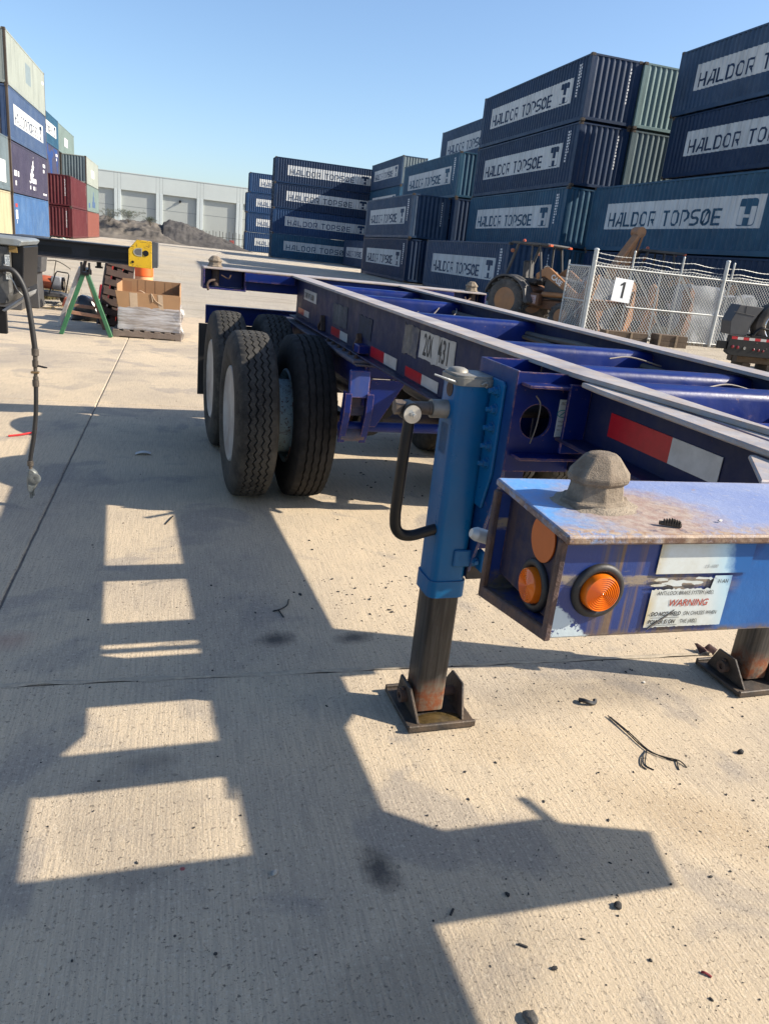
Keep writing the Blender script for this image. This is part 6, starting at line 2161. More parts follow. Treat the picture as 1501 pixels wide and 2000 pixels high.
# ---------------------------------------------------------------- dark truck at the picture edge
tr = thing('flatbed_truck', 'black truck tail with red and white tape and a dusty fender at the picture edge', 'truck', (11.36, 14.0, 0), R(-7))
bm = BM()
prism(bm, [(0, .36), (.10, .30), (2.5, .30), (2.5, .72), (0.02, .72)], 0, .12, 'y', .008)
tail = obj('tail_beam', bm, BLACK, tr)
bm = BM()
box(bm, -.22, 0.0, .03, .09, .42, .58, .01)
obj('bumper_stub', bm, BLACK, tr)
for k in range(7):
    bm = BM()
    a = .06 + .135 * k
    box(bm, a, a + .133, -.0025, -.0005, .64, .695)
    obj('reflective_tape', bm, TAPER if k % 2 == 0 else TAPEW, tail)
for x, z, r_ in ((.12, .48, .035), (.24, .475, .035), (.62, .455, .026), (.74, .45, .026), (.85, .445, .026)):
    bm = BM()
    lathe(bm, [(.0, r_), (-.012, r_ * .95), (-.018, r_ * .6), (-.02, .001)], 16, 'y', x, -.001, z)
    obj('tail_lamp', bm, plain('dark_red_lens', (0.20, 0.006, 0.012), 0.2), tail, True)
bm = BM()
for x in (.40,):
    lathe(bm, [(0, .03), (-.02, .03), (-.02, .018), (-.012, .001)], 14, 'y', x, -.001, .47)
for x, z in ((.66, .60), (.98, .58), (.92, .50)):
    cyl(bm, (x, -.001, z), (x, -.012, z), .008, 8)
obj('tail_fitting', bm, CAPM, tail, True)
FEND = plain('charcoal_fender', (0.035, 0.037, 0.043), 0.55, 0, 0.2, 3, dirt=(0.08, 0.075, 0.07), dirt_amt=0.4)
bm = BM()
prism(bm, [(.02, .725), (.42, .725), (.46, .95), (.56, 1.18), (.66, 1.34), (.10, 1.35), (-.03, 1.0)], .05, .42, 'y', .01)
fd = obj('fender', bm, FEND, tr)
bm = BM()
cyl(bm, (-.02, .046, 1.20), (.50, .046, 1.15), .005, 6)
cyl(bm, (.26, .046, 1.18), (.26, .046, 1.34), .004, 6)
obj('fender_seam', bm, DGREY, fd)
bm = BM()
lathe(bm, [(-.13, .30), (-.15, .34), (-.145, .44), (-.11, .50), (.11, .50), (.145, .44), (.15, .34), (.13, .30)], 44, 'y', 1.08, .16, .98, closed=True)
tt = obj('tyre', bm, plain('dusty_black_tyre', (0.035, 0.033, 0.031), 0.85, 0, 0.4, 6, 0.2, dirt=(0.15, 0.12, 0.095), dirt_amt=0.6), tr, True, 40)
CHROME = plain('chrome', (0.65, 0.65, 0.66), 0.12, 1.0, 0.1)
bm = BM()
lathe(bm, [(-.135, .305), (-.12, .31), (-.11, .29), (-.02, .27), (.02, .2), (.03, .0005)], 44, 'y', 1.08, .16, .98)
obj('rim', bm, BLACK, tt, True, 40)
bm = BM()
lathe(bm, [(-.145, .300), (-.150, .312), (-.140, .322), (-.132, .31)], 44, 'y', 1.08, .16, .98, closed=True)
lathe(bm, [(-.10, .10), (-.12, .08), (-.125, .0005)], 24, 'y', 1.08, .16, .98)
for k in range(5):
    a = 2 * math.pi * k / 5 + .4
    prism(bm, [(.07, -.03), (.27, -.045), (.27, .045), (.07, .03)], -.07, -.05, 'z', .005, Matrix.Translation((1.08, .16, .98)) @ Matrix.Rotation(a, 4, 'Y') @ Matrix.Rotation(R(90), 4, 'X'))
obj('wheel_trim', bm, CHROME, tt, True, 40)
bm = BM()
tube(bm, [(.62, .02, .86), (.70, .0, .92), (.86, .0, .90), (1.1, -.02, .94)], .025, 8, 4)
tube(bm, [(.55, .03, .74), (.60, .02, .84), (.66, .02, .86)], .03, 8, 4)
box(bm, .50, 2.5, .0, .5, .722, .76, .008)
obj('wheel_carrier', bm, BLACK, tr, True, 40)
bm = BM()
box(bm, 1.3, 7.0, .43, 1.0, .50, .72, .02)
obj('truck_bed', bm, BLACK, tr)
for x in (3.6, 5.4):
    for y in (.6, .95):
        bm = BM()
        lathe(bm, [(-.12, .15), (-.13, .3), (-.10, .38), (.10, .38), (.13, .3), (.12, .15)], 28, 'y', x, y, .38, closed=True)
        cyl(bm, (x, y - .08, .38), (x, y + .08, .38), .2, 20)
        obj('wheel', bm, RUBBER, tr, True, 40)
cr = thing('timber_crib', 'dark timber crib under the tail of the black truck', 'timber crib', (11.98, 14.15, 0), R(-7))
for k in range(2):
    for j in range(2):
        bm = BM()
        if k % 2:
            box(bm, -.15, 1.2, .02 + .22 * j, .20 + .22 * j, .002 + .14 * k, .138 + .14 * k, .006)
        else:
            box(bm, .0 + .6 * j, .2 + .6 * j, .0, .45, .002 + .14 * k, .138 + .14 * k, .006)
        obj('beam', bm, OLDWOOD, cr)

# ---------------------------------------------------------------- black chassis at the other edge
bc = thing('container_chassis', 'black chassis with a yellow rear corner and a grey box at the picture edge', 'trailer chassis', (0, 0, 0))
bm = BM()
prism(bm, [(8.0, 1.235), (8.03, 1.235), (8.03, 1.225), (8.30, 1.225), (8.30, 1.392), (7.96, 1.392), (7.96, 1.380), (8.02, 1.380), (8.02, 1.250), (8.0, 1.250)], -3.0, -.455, 'x', .002)
NAVYB = plain('blue_black_paint', (0.010, 0.011, 0.017), 0.45, 0, 0.4, 4, dirt=(0.03, 0.03, 0.035), dirt_amt=0.4)
rb2 = obj('rear_bolster', bm, NAVYB, bc)
bm = BM()
box(bm, -3.0, -.456, 7.955, 8.0, 1.225, 1.2345, .002)
obj('bolster_lip', bm, plain('worn_edge_paint', (0.13, 0.11, 0.10), 0.6, 0, 0.4, 20), rb2)
for xa, xb in ((-1.32, -.98), (-.82, -.47)):
    bm = BM()
    box(bm, xa, xb, 8.012, 8.019, 1.275, 1.335)
    obj('bolster_pocket', bm, BLACK, rb2)
def corner_plate():
    b = NB('chipped_yellow_paint')
    v = b.coord()
    c = b.mix(b.noise(v, 14, 5, 0.6, 0.35, 0.7), (0.72, 0.44, 0.012), (0.62, 0.36, 0.012))
    ch = b.math('MAXIMUM', b.noise(v, 28, 7, 0.75, 0.60, 0.63), b.math('MULTIPLY', b.noise(b.coord((22, 22, 90)), 1.0, 6, 0.75, 0.55, 0.60), b.noise(v, 7, 3, 0.5, 0.46, 0.56)))
    c = b.mix(ch, c, (0.03, 0.028, 0.03))
    return b.out(c, 0.45, 0)
YEL = corner_plate()
bm = BM()
t = BM()
# front plate with a slot and a round eye
poly = [(-.462, 1.218), (-.248, 1.210), (-.252, 1.462), (-.385, 1.466), (-.462, 1.375)]
prism(bm, poly, 7.90, 7.915, 'y', .003)
yp = obj('corner_plate', bm, YEL, bc)
bm = BM()
prism(bm, [(-.248, 1.212), (-.248, 1.462), (-.195, 1.452), (-.195, 1.245)], 7.905, 7.915, 'y')
box(bm, -.4605, -.25, 7.916, 8.25, 1.215, 1.2245)
box(bm, -.262, -.196, 7.916, 8.28, 1.225, 1.452, .003)
box(bm, -.384, -.264, 7.916, 8.28, 1.445, 1.460, .003)
obj('corner_box', bm, plain('dusty_dark_grey', (0.10, 0.105, 0.11), 0.7, 0, 0.3, 10), bc)
bm = BM()
pts = []
for k in range(13):
    a = R(90 + 15 * k)
    pts.append((-.375 + .038 * math.cos(a), 1.355 + .033 * math.sin(a)))
pts += [(-.342, 1.322), (-.342, 1.388)]
prism(bm, pts, 7.8975, 7.8995, 'y')
obj('slot', bm, plain('grey_slot', (0.13, 0.125, 0.12), 0.8), yp)
bm = BM()
for q in stroke([(p[0], p[1]) for p in pts], .008, True):
    quad(bm, [(p.x, 7.897, p.y) for p in q])
obj('slot_rim', bm, plain('pale_rim', (0.45, 0.40, 0.30), 0.7), yp)
bm = BM()
cyl(bm, (-.305, 7.899, 1.350), (-.305, 7.8955, 1.350), .027, 22)
cyl(bm, (-.423, 7.899, 1.262), (-.423, 7.8955, 1.262), .012, 14)
obj('eye_hole', bm, BLACK, yp)
bm = BM()
cyl(bm, (-.745, 8.1, 1.175), (-.745, 8.1, 1.23), .022, 14)
cyl(bm, (-.745, 8.1, 1.165), (-.745, 8.1, 1.182), .036, 14)
obj('pin_stub', bm, BLACK, bc, True, 40)
bm = BM()
for x in (-2.25, -1.42):
    box(bm, x - .05, x + .05, -1.5, 7.95, 1.05, 1.26, .004)
    cyl(bm, (-2.0 if x < -2 else -2.6, 6.9, 0), (-2.0 if x < -2 else -2.6, 6.9, 1.1), .06, 14)
box(bm, -2.7, -1.9, 6.85, 6.95, 1.0, 1.05)
obj('chassis_rail', bm, BLACK, bc)
for y in (0.2, -1.0):
    for x in (-2.9, -2.55):
        bm = BM()
        lathe(bm, [(-.13, .2), (-.14, .4), (-.10, .50), (.10, .50), (.14, .4), (.13, .2)], 26, 'x', x, y, .5, closed=True)
        cyl(bm, (x - .1, y, .5), (x + .1, y, .5), .22, 18)
        obj('wheel', bm, RUBBER, bc, True, 40)
# grey box on the rail, with label and hose clamp
GBX = plain('streaky_grey_box', (0.13, 0.127, 0.12), 0.5, 0.1, 0.5, 9, 0.2, dirt=(0.04, 0.035, 0.03), dirt_amt=0.7)
bm = BM()
t = BM()
prism(t, [(-1.40, 1.085), (-.875, 1.115), (-.845, 1.175), (-.845, 1.420), (-1.40, 1.420)], 4.46, 4.95, 'y', .012)
join(bm, t)
gb = obj('equipment_box', bm, GBX, bc)
bm = BM()
prism(bm, [(-1.42, 1.418), (-.792, 1.418), (-.775, 1.445), (-.80, 1.455), (-1.42, 1.462)], 4.44, 4.97, 'y', .005)
obj('box_lid', bm, plain('dusty_lid', (0.24, 0.27, 0.29), 0.5, 0.2, 0.3, 8, dirt=(0.2, 0.17, 0.1), dirt_amt=0.5), gb)
bm = BM()
prism(bm, [(-.843, 1.22), (-.795, 1.20), (-.78, 1.417), (-.843, 1.417)], 4.50, 4.93, 'y', .004)
obj('side_panel', bm, BLACK, gb)
bm = BM()
prism(bm, [(-.845, 1.385), (-.805, 1.385), (-.808, 1.417), (-.845, 1.417)], 4.452, 4.459, 'y')
obj('rust_patch', bm, plain('ochre_rust', (0.25, 0.15, 0.04), 0.8, 0, 0.4, 60), gb)
bm = BM()
prism(bm, [(-.866, 1.248), (-.842, 1.250), (-.846, 1.372), (-.868, 1.370)], 4.455, 4.4585, 'y')
lbp = obj('label_strip', bm, STICK, gb)
bm = BM()
rnd = random.Random(2)
for k in range(15):
    z = 1.255 + .0076 * k
    for j in range(3):
        x = -.863 + .0072 * j + rnd.uniform(0, .002)
        if rnd.random() < .8:
            quad(bm, [(x, 4.4542, z), (x + .0045, 4.4542, z), (x + .0045, 4.4542, z + rnd.uniform(.002, .005)), (x, 4.4542, z + .003)])
obj('label_print', bm, PRINT, lbp)
bm = BM()
prism(bm, [(-.895, 1.09), (-.79, 1.165), (-.768, 1.190), (-.775, 1.165), (-.80, 1.145), (-.88, 1.082)], 4.44, 4.75, 'y', .003)
obj('bent_shelf', bm, plain('bent_aluminium', (0.40, 0.40, 0.39), 0.5, 0.4, 0.3, 20), gb)
bm = BM()
prism(bm, [(-.875, 1.275), (-.862, 1.275), (-.862, 1.325), (-.875, 1.325)], 4.425, 4.458, 'y', .003)
obj('hose_clamp', bm, plain('grey_clamp', (0.12, 0.12, 0.125), 0.6), gb)
bm = BM()
box(bm, -.99, -.885, 4.50, 4.53, .96, 1.10, .003)
obj('hanging_tab', bm, BLACK, gb)
bm = BM()
tube(bm, [(-.845, 4.44, 1.27), (-.825, 4.43, 1.235), (-.812, 4.44, 1.20), (-.79, 4.46, 1.17)], .003, 6, 4)
obj('thin_wire', bm, GALV, gb)
# hanging air hose with couplings
hs = thing('air_hose', 'black air hose hanging from the grey box with steel couplings and a coupling head', 'hose', (0, 4.42, 0))
bm = BM()
tube(bm, [(-.93, .0, 1.290), (-.87, 0, 1.302), (-.83, 0, 1.298), (-.795, 0, 1.255), (-.768, 0, 1.18), (-.752, 0, 1.06), (-.741, 0, .94), (-.738, 0, .90)], .0145, 14, 6)
obj('upper_hose', bm, RUBBER, hs, True, 60)
bm = BM()
tube(bm, [(-.742, 0, .70), (-.745, 0, .62), (-.752, 0, .52), (-.768, 0, .40), (-.785, 0, .31), (-.790, 0, .275)], .0118, 12, 6)
obj('lower_hose', bm, RUBBER, hs, True, 60)
FITM = plain('grimy_brass_fitting', (0.10, 0.085, 0.07), 0.5, 0.4, 0.4, 30, 0.3, dirt=(0.2, 0.17, 0.14), dirt_amt=0.5)
for z0, z1, r_, x in ((.905, .865, .0185, -.738), (.865, .842, .012, -.739), (.842, .805, .0155, -.740), (.805, .755, .010, -.741), (.755, .735, .014, -.741), (.735, .698, .0175, -.742), (.278, .245, .0165, -.790), (.245, .228, .010, -.790)):
    bm = BM()
    cyl(bm, (x, 0, z0 - .0006), (x, 0, z1 + .0006), r_, 12, None, True, .002)
    obj('fitting', bm, FITM, hs, True, 40)
bm = BM()
tube(bm, [(-.741 + .03 * t + .010 * math.cos(t * 19), .010 * math.sin(t * 19), .815 - .006 * t) for t in [i / 14 for i in range(26)]], .0032, 6)
obj('spring_guard', bm, BLACK, hs, True)
bm = BM()
box(bm, -.764, -.722, -.012, .012, .770, .782, .003)
obj('pipe_clamp', bm, plain('brass_clamp', (0.30, 0.20, 0.10), 0.45, 0.5, 0.3, 20), hs)
bm = BM()
prism(bm, [(-.808, .10), (-.785, .085), (-.765, .125), (-.752, .15), (-.756, .21), (-.78, .232), (-.80, .23), (-.81, .17)], -.022, .018, 'y', .006)
lathe(bm, [(-.024, .0005), (-.030, .018), (-.026, .032), (-.018, .034)], 20, 'y', -.770, 0, .178)
cyl(bm, (-.795, 0, .10), (-.793, 0, .055), .008, 10)
cyl(bm, (-.783, 0, .10), (-.780, 0, .070), .006, 10)
obj('coupling_head', bm, plain('grey_coupling', (0.24, 0.26, 0.25), 0.5, 0.4, 0.4, 30, 0.3, dirt=(0.08, 0.075, 0.07), dirt_amt=0.6), hs, True, 40)
bm = BM()
grid_mesh(bm, 8, 4, lambda u, v: (-1.17 + .14 * u, 7.97 + .1 * v, 1.393 + .035 * math.sin(3.1 * u) * (1 - .4 * v) + .01 * math.sin(9 * u)))
tag(obj('rag', bm, plain('green_white_rag', (0.22, 0.42, 0.32), 0.8, 0, 0.2, 6, dirt=(0.65, 0.7, 0.68), dirt_amt=0.9), smooth=True), 'green and white rag lying on the black chassis beam', 'rag')

# ---------------------------------------------------------------- clutter beyond the apron
GREENW = plain('green_trestle_paint', (0.028, 0.135, 0.055), 0.5, 0, 0.25, 8, dirt=(0.05, 0.09, 0.05), dirt_amt=0.3)
BAREW = plain('bare_red_wood', (0.32, 0.16, 0.10), 0.75, 0, 0.3, 12, 0.2, dirt=(0.45, 0.33, 0.22), dirt_amt=0.4)
WHITEW = plain('white_washed_wood', (0.55, 0.55, 0.52), 0.7, 0, 0.3, 14, dirt=(0.35, 0.18, 0.10), dirt_amt=0.6)
sh = thing('sawhorse', 'green painted A frame sawhorse with black top bracket', 'sawhorse')
def leg(p, q, w, d, m, name='leg'):
    bm = BM()
    p, q = Vector(p), Vector(q)
    ax_ = (q - p)
    zz = ax_.normalized()
    yy = Vector((0, 1, 0))
    xx = yy.cross(zz).normalized()
    yy = zz.cross(xx)
    M4 = Matrix((xx, yy, zz)).transposed().to_4x4()
    M4.translation = p
    box(bm, -w / 2, w / 2, -d / 2, d / 2, 0, ax_.length, .003, 1, M4)
    return obj(name, bm, m, sh)
leg((-1.64, 12.0, .001), (-1.325, 12.05, .86), .055, .09, GREENW)
leg((-.955, 12.0, .001), (-1.265, 12.05, .86), .055, .09, GREENW)
leg((-1.79, 12.85, .001), (-1.43, 12.72, .92), .055, .09, WHITEW)
leg((-1.12, 12.90, .001), (-1.37, 12.72, .92), .055, .09, BAREW)
leg((-1.55, 12.06, .32), (-1.05, 12.06, .275), .05, .03, BAREW, 'cross_bar')
leg((-1.66, 12.80, .35), (-1.24, 12.80, .33), .05, .03, BAREW, 'cross_bar')
bm = BM()
box(bm, -1.345, -1.24, 11.99, 12.10, .855, .90, .004)
for x in (-1.345, -1.24):
    box(bm, x - .012, x + .012, 12.0, 12.09, .88, 1.03, .003)
prism(bm, [(-1.47, .70), (-1.42, .70), (-1.33, 1.05), (-1.37, 1.05)], 12.64, 12.74, 'y', .004)
obj('top_bracket', bm, BLACK, sh)
bm = BM()
box(bm, -1.325, -1.255, 12.1, 12.75, .86, .93, .004, 1, Matrix.Translation((-1.29, 12.4, .9)) @ Matrix.Rotation(R(8), 4, 'Z') @ Matrix.Translation((1.29, -12.4, -.9)))
obj('top_beam', bm, BLACK, sh)
# leaning pallet
pl = thing('wooden_pallet', 'dark brown wooden pallet leaning upright beside the cardboard box', 'pallet', (-1.08, 13.35, 0))
PALW = plain('dark_pallet_wood', (0.040, 0.022, 0.017), 0.85, 0, 0.4, 8, 0.4, dirt=(0.09, 0.05, 0.035), dirt_amt=0.5)
PM = Matrix.Rotation(R(-12), 4, 'X') @ Matrix.Rotation(R(8), 4, 'Y') @ Matrix.Rotation(R(22), 4, 'Z')
for k in range(7):
    bm = BM()
    z = .02 + .155 * k
    box(bm, -.20, .24, -.06, -.04, z, z + (.10 if k else .09), .003, 1, PM)
    obj('slat', bm, PALW, pl)
for x in (-.16, .02, .20):
    bm = BM()
    box(bm, x - .045, x + .045, -.039, .05, .0, 1.06, .003, 1, PM)
    obj('stringer', bm, PALW, pl)
for x in (-.20, -.06, .10):
    bm = BM()
    box(bm, x, x + .11, .051, .068, .02, 1.04, .003, 1, PM)
    obj('slat', bm, PALW, pl)
# flat pallet with wrapped load and open cardboard box
pp = thing('wooden_pallet', 'grey brown wooden pallet lying under the wrapped load', 'pallet', (-.43, 12.65, 0), R(-1))
PALG = plain('grey_pallet_wood', (0.20, 0.155, 0.125), 0.85, 0, 0.3, 8, 0.4, dirt=(0.11, 0.08, 0.06), dirt_amt=0.5)
for y in (-.52, -.02, .48):
    bm = BM()
    box(bm, -.50, .49, y - .045, y + .045, .018, .095, .003)
    obj('stringer', bm, PALG, pp)
for k in range(7):
    bm = BM()
    x = -.50 + .149 * k
    box(bm, x, x + .09, -.565, .545, .096, .113, .003)
    obj('slat', bm, PALG, pp)
for k in range(3):
    bm = BM()
    x = -.50 + .45 * k
    box(bm, x, x + .09, -.565, .545, .001, .0175, .003)
    obj('slat', bm, PALG, pp)
wl_ = thing('wrapped_load', 'low load on the pallet wrapped in cloudy plastic film', 'wrapped load', (-.41, 12.64, .1135), R(-1))
bm = BM()
box(bm, -.44, .44, -.50, .50, .001, .335, .008)
obj('brown_carton', bm, plain('grey_carton', (0.30, 0.245, 0.20), 0.8, 0, 0.2, 3), wl_)
def film():
    b = NB('stretch_film')
    v = b.coord((2.5, 2.5, 26))
    st = b.noise(v, 1.3, 5, 0.6, 0.42, 0.62)
    c = b.mix(st, (0.40, 0.36, 0.33), (0.66, 0.65, 0.66))
    b.bump(b.noise(b.coord((4, 4, 22)), 1.5, 4, 0.6, None), 0.5, 0.02)
    b.p.inputs['Alpha'].default_value = 0.62
    return b.out(c, 0.22, 0)
FILM = film()
bm = BM()
t = BM()
box(t, -.455, .455, -.515, .515, .0, .352, .03, 2)
bmesh.ops.subdivide_edges(t, edges=[e for e in t.edges if e.calc_length() > .2], cuts=12, use_grid_fill=True)
for v in t.verts:
    v.co += v.co.normalized() * .012 * mnoise.noise(v.co * 9) + Vector((0, 0, .008 * mnoise.noise(v.co * 14)))
join(bm, t)
obj('plastic_film', bm, FILM, wl_, True, 60)
bm = BM()
grid_mesh(bm, 6, 14, lambda u, v: (.46 + .05 * u * (.6 + .4 * math.sin(9 * v)), -.52 + .03 * math.sin(12 * v + 2 * u), -.10 + .46 * v))
obj('film_tail', bm, FILM, wl_, True, 60)
cb = thing('cardboard_box', 'open brown cardboard box on top of the wrapped load', 'cardboard box', (-.42, 12.65, .468), R(-1))
CARD = plain('cardboard', (0.36, 0.205, 0.10), 0.8, 0, 0.12, 3, dirt=(0.28, 0.15, 0.07), dirt_amt=0.3)
CARDI = plain('cardboard_inside', (0.27, 0.15, 0.075), 0.85, 0, 0.12, 3)
bm = BM()
box(bm, -.45, .45, .50, .508, 0, .33)
box(bm, .442, .45, -.50, .499, 0, .33)
box(bm, -.45, -.442, -.50, .499, 0, .30)
box(bm, -.44, .44, -.50, .499, -.004, .003)
obj('wall', bm, CARD, cb)
bm = BM()
box(bm, -.45, .45, -.508, -.5005, 0, .20)
obj('front_wall', bm, CARD, cb)
bm = BM()
prism(bm, [(-.47, .205), (.46, .185), (.455, -.03), (-.43, -.03)], -.52, -.512, 'y', .001)
obj('front_flap', bm, CARD, cb)
bm = BM()
prism(bm, [(.30, .332), (.44, .332), (.44, .16), (.33, .16)], .35, .356, 'y')
obj('inner_flap', bm, CARDI, cb)
bm = BM()
prism(bm, [(-.442, .31), (-.30, .30), (-.30, .10), (-.442, .10)], .38, .386, 'y')
obj('inner_flap', bm, CARDI, cb)
bm = BM()
for x in (-.22, -.1, .05, .2):
    box(bm, x, x + .004, .4975, .4995, .02, .32)
obj('crease', bm, CARDI, cb)
bm = BM()
prism(bm, [(-.27, .19), (-.16, .19), (-.15, -.03), (-.26, -.03)], -.5222, -.5208, 'y')
prism(bm, [(.13, .19), (.20, .19), (.22, -.03), (.15, -.03)], -.5222, -.5208, 'y')
tube(bm, [(.05, -.525, .19), (.10, -.525, .10), (.20, -.524, .04)], .006, 5, 3)
tube(bm, [(.04, -.525, .20), (.06, -.525, .08)], .007, 5, 3)
tube(bm, [(-.25, .42, .10), (-.19, .38, .16), (-.12, .38, .14), (-.07, .40, .08)], .008, 6, 4)
obj('packing_tape', bm, plain('packing_tape', (0.50, 0.37, 0.25), 0.3, 0, 0.15, 10), cb)
# orange barrier drums and scraps
br_ = thing('traffic_drum', 'orange striped traffic drum behind the cardboard box', 'traffic drum', (-.62, 15.0, 0))
for k in range(5):
    bm = BM()
    lathe(bm, [(0, .175), (.178, .17)], 24, 'z', 0, 0, .19 * k)
    obj('band', bm, plain('orange_plastic', (0.80, 0.13, 0.02), 0.45, 0, 0.1) if k % 2 == 0 else plain('pale_orange_band', (0.72, 0.36, 0.17), 0.45, 0, 0.1), br_, True)
bm = BM()
lathe(bm, [(-.19, .22), (-.13, .2), (-.125, .14), (.74, .155), (.77, .1), (.775, .001)], 24, 'z', 0, 0, .19)
obj('drum_core', bm, plain('orange_plastic', (0.80, 0.13, 0.02), 0.45), br_, True)
br2 = thing('traffic_drum', 'orange red traffic drum half hidden behind the leaning pallet', 'traffic drum', (-1.12, 15.1, 0))
bm = BM()
lathe(bm, [(0, .24), (.05, .22), (.06, .18), (.93, .16), (.97, .1), (.975, .001)], 24, 'z')
obj('drum_core', bm, plain('red_orange_plastic', (0.66, 0.05, 0.03), 0.45), br2, True)
bm = BM()
box(bm, -.85, -.73, 14.2, 14.23, 0, .93, .004, 1, Matrix.Rotation(R(0), 4, 'Z'))
tag(obj('board', bm, plain('pale_board', (0.45, 0.40, 0.34), 0.8, 0, 0.3, 10)), 'pale upright board between the leaning pallet and the striped drum', 'board')
cn = thing('traffic_cone', 'small red traffic cone beyond the sawhorse', 'traffic cone', (-1.62, 18.2, .02))
bm = BM()
lathe(bm, [(0, .12), (.02, .12), (.02, .085), (.27, .05), (.30, .04), (.30, .0005)], 20, 'z')
obj('cone', bm, plain('red_cone', (0.62, 0.02, 0.02), 0.5), cn, True, 40)
# dark plastic cart
bn = thing('plastic_bin', 'tall dark grey moulded plastic bin with a stepped side', 'plastic bin', (-2.70, 15.5, 0))
BINM = plain('dark_grey_plastic', (0.060, 0.060, 0.062), 0.5, 0, 0.2, 3, dirt=(0.11, 0.105, 0.10), dirt_amt=0.4)
bm = BM()
prism(bm, [(-.10, .0), (.27, .0), (.25, .62), (.32, .64), (.38, 1.22), (-.05, 1.22), (-.02, .70)], -.25, .30, 'y', .015)
bb = obj('bin_body', bm, BINM, bn)
bm = BM()
prism(bm, [(-.08, 1.221), (.40, 1.221), (.40, 1.25), (-.08, 1.25)], -.28, .33, 'y', .01)
box(bm, -.03, .30, -.262, -.2505, .72, .745, .004)
obj('bin_rim', bm, BINM, bb)
bm = BM()
box(bm, -.0, .10, -.2525, -.2505, .36, .55)
box(bm, .06, .13, -.2545, -.2526, .43, .46)
obj('bin_recess', bm, BLACK, bb)
lbn = thing('plastic_bin', 'low dark grey plastic bin standing against the tall one', 'plastic bin', (-2.78, 14.95, 0))
bm = BM()
prism(bm, [(-.28, .0), (.14, .0), (.19, .33), (-.32, .33)], -.22, .22, 'y', .012)
obj('bin_body', bm, BINM, lbn)
bm = BM()
box(bm, -.33, .21, -.24, .24, .331, .352, .006)
obj('bin_rim', bm, BINM, lbn)
# tube heater on a cart
hc_ = thing('tube_heater', 'orange tube heater with a grey collar on a black hand cart', 'heater', (-2.36, 16.3, 0))
bm = BM()
cyl(bm, (-.40, 0, .42), (.10, 0, .40), .125, 26)
hb_ = obj('heater_body', bm, plain('faded_orange_enamel', (0.42, 0.105, 0.045), 0.5, 0, 0.25, 6, dirt=(0.2, 0.1, 0.07), dirt_amt=0.4), hc_, True, 40)
bm = BM()
cyl(bm, (.02, 0, .404), (.18, 0, .398), .127, 26, None, False)
prism(bm, [(.0, .40), (.17, .40), (.17, .53), (.0, .53)], -.127, -.10, 'y', .01)
obj('collar', bm, plain('grey_enamel', (0.27, 0.28, 0.30), 0.5), hb_, True, 40)
bm = BM()
lathe(bm, [(.18, .10), (.20, .128), (.225, .128), (.225, .105), (.20, .10)], 26, 'x', 0, 0, .395)
obj('end_ring', bm, BLACK, hb_, True, 40)
bm = BM()
cyl(bm, (.185, 0, .395), (.205, 0, .395), .10, 24)
obj('end_face', bm, plain('pale_mesh', (0.42, 0.36, 0.28), 0.8), hb_)
bm = BM()
prism(bm, [(-.45, .16), (.30, .145), (.27, .20), (.1, .24), (-.45, .25)], -.20, .22, 'y', .015)
obj('cart_tray', bm, DGREY, hc_)
bm = BM()
tube(bm, [(-.03, -.22, .20), (.10, -.22, .60), (.13, -.22, .635), (.32, -.22, .62), (.335, -.22, .58), (.27, -.22, .25)], .012, 8)
tube(bm, [(-.20, -.15, .16), (-.10, -.18, .0), (-.14, -.2, .01)], .010, 6)
obj('cart_handle', bm, BLACK, hc_, True)
for x in (-.35, .2):
    bm = BM()
    cyl(bm, (x, .20, .10), (x, .25, .10), .10, 20)
    obj('wheel', bm, RUBBER, hc_, True, 40)
bm = BM()
brush(bm, 0, 0, .16, .1, .42, 700, 5)
o = tag(obj('dry_bush', bm, DRYG), 'round dry straw bush behind the orange heater', 'bush')
o.location = (-2.46, 17.2, .05)
bm = BM()
brush(bm, 0, 0, .10, .08, .35, 400, 6)
o = tag(obj('dry_bush', bm, plain('dry_green_straw', (0.20, 0.17, 0.07), 0.95, 0, 0.4, 3)), 'darker dry bush low behind the plastic bin', 'bush')
o.location = (-2.62, 17.0, .03)
bm = BM()
tube(bm, [(-2.52, 16.9, .78), (-2.36, 16.9, .79), (-2.2, 16.85, .73), (-2.08, 16.8, .66)], .012, 6, 4)
tube(bm, [(-2.46, 17.1, .1), (-2.42, 17.0, .5), (-2.36, 16.9, .785)], .010, 6, 3)
tag(obj('bent_branch', bm, TWIGM, smooth=True), 'thin bent branch arching over the dry straw bush', 'branch')
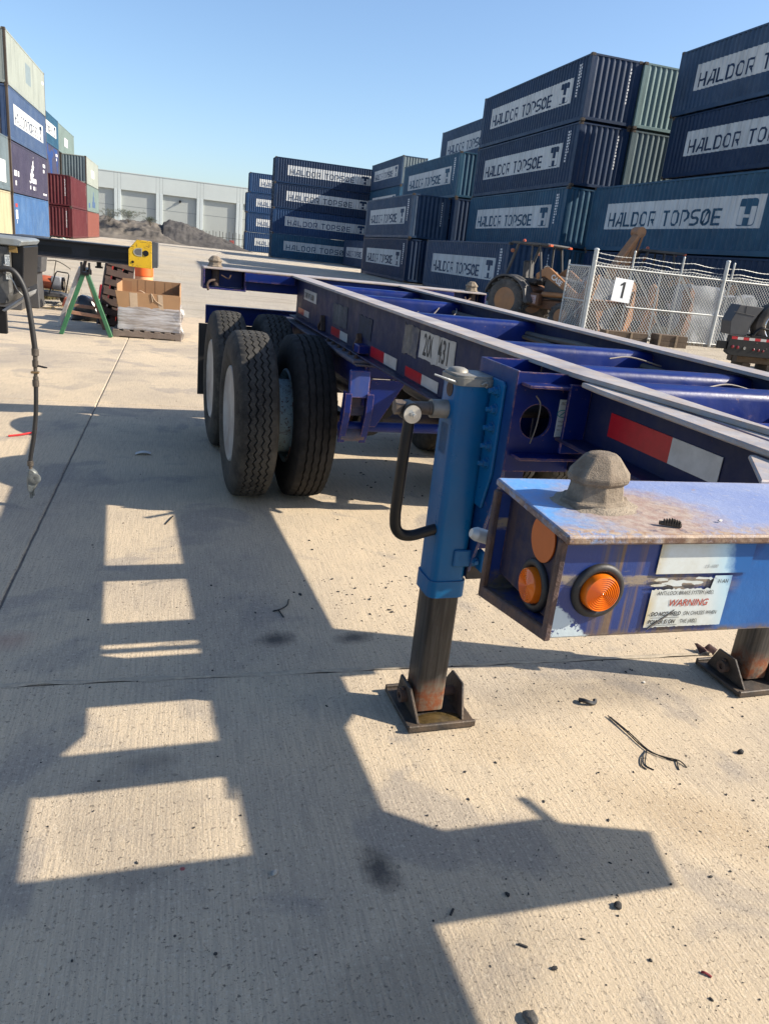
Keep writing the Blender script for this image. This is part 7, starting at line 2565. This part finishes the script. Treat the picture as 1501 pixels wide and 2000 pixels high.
# dark bundles behind the sawhorse
bm = BM()
t = BM()
prism(t, [(-.30, 0), (.26, 0), (.20, .12), (-.02, .40), (-.16, .42), (-.26, .2)], -.2, .2, 'y', .03)
bmesh.ops.subdivide_edges(t, edges=t.edges[:], cuts=4, use_grid_fill=True)
for v in t.verts:
    v.co += Vector((.02, .02, .02)) * mnoise.noise(v.co * 9)
join(bm, t)
o = tag(obj('tarp_bundle', bm, plain('glossy_black_tarp', (0.03, 0.03, 0.032), 0.22, 0, 0.3, 5, 0.6), smooth=True, angle=50), 'glossy black tarp bundle behind the sawhorse', 'tarp bundle')
o.location = (-1.44, 14.0, 0)
tc = thing('tool_case', 'flat grey tool case lying open behind the sawhorse', 'tool case', (-1.30, 14.6, 0))
bm = BM()
box(bm, -.25, .30, -.2, .2, .0, .20, .015)
obj('case_body', bm, plain('grey_case', (0.16, 0.165, 0.17), 0.5, 0, 0.2, 6), tc)
bm = BM()
box(bm, -.26, .31, -.21, .21, .202, .24, .012)
obj('case_lid', bm, DGREY, tc)
for k, (x, y, lb) in enumerate(((-1.02, 14.1, 'red plastic crate seen through the leaning pallet'), (-2.02, 16.0, 'rust red metal scrap beside the orange heater'))):
    bm = BM()
    prism(bm, [(-.14, 0), (.14, 0), (.11, .26 - .12 * k), (-.08, .30 - .12 * k)], -.1, .1, 'y', .01)
    o = tag(obj('red_crate' if k == 0 else 'metal_scrap', bm, plain('red_orange_plastic', (0.66, 0.05, 0.03), 0.45) if k == 0 else plain('rust_red_metal', (0.22, 0.06, 0.035), 0.7)), lb, 'crate' if k == 0 else 'scrap')
    o.location = (x, y, 0)
bm = BM()
rnd = random.Random(9)
for i in range(60):
    x, y = rnd.uniform(-2.3, -1.7), rnd.uniform(15.2, 16.1)
    a = rnd.uniform(0, 6.28)
    L_ = rnd.uniform(.05, .2)
    tube(bm, [(x, y, .008), (x + L_ * math.cos(a), y + L_ * math.sin(a), .02)], .006, 4)
tag(obj('straw_litter', bm, DRYG, kind='stuff'), 'straw and twig litter on the apron before the heater')
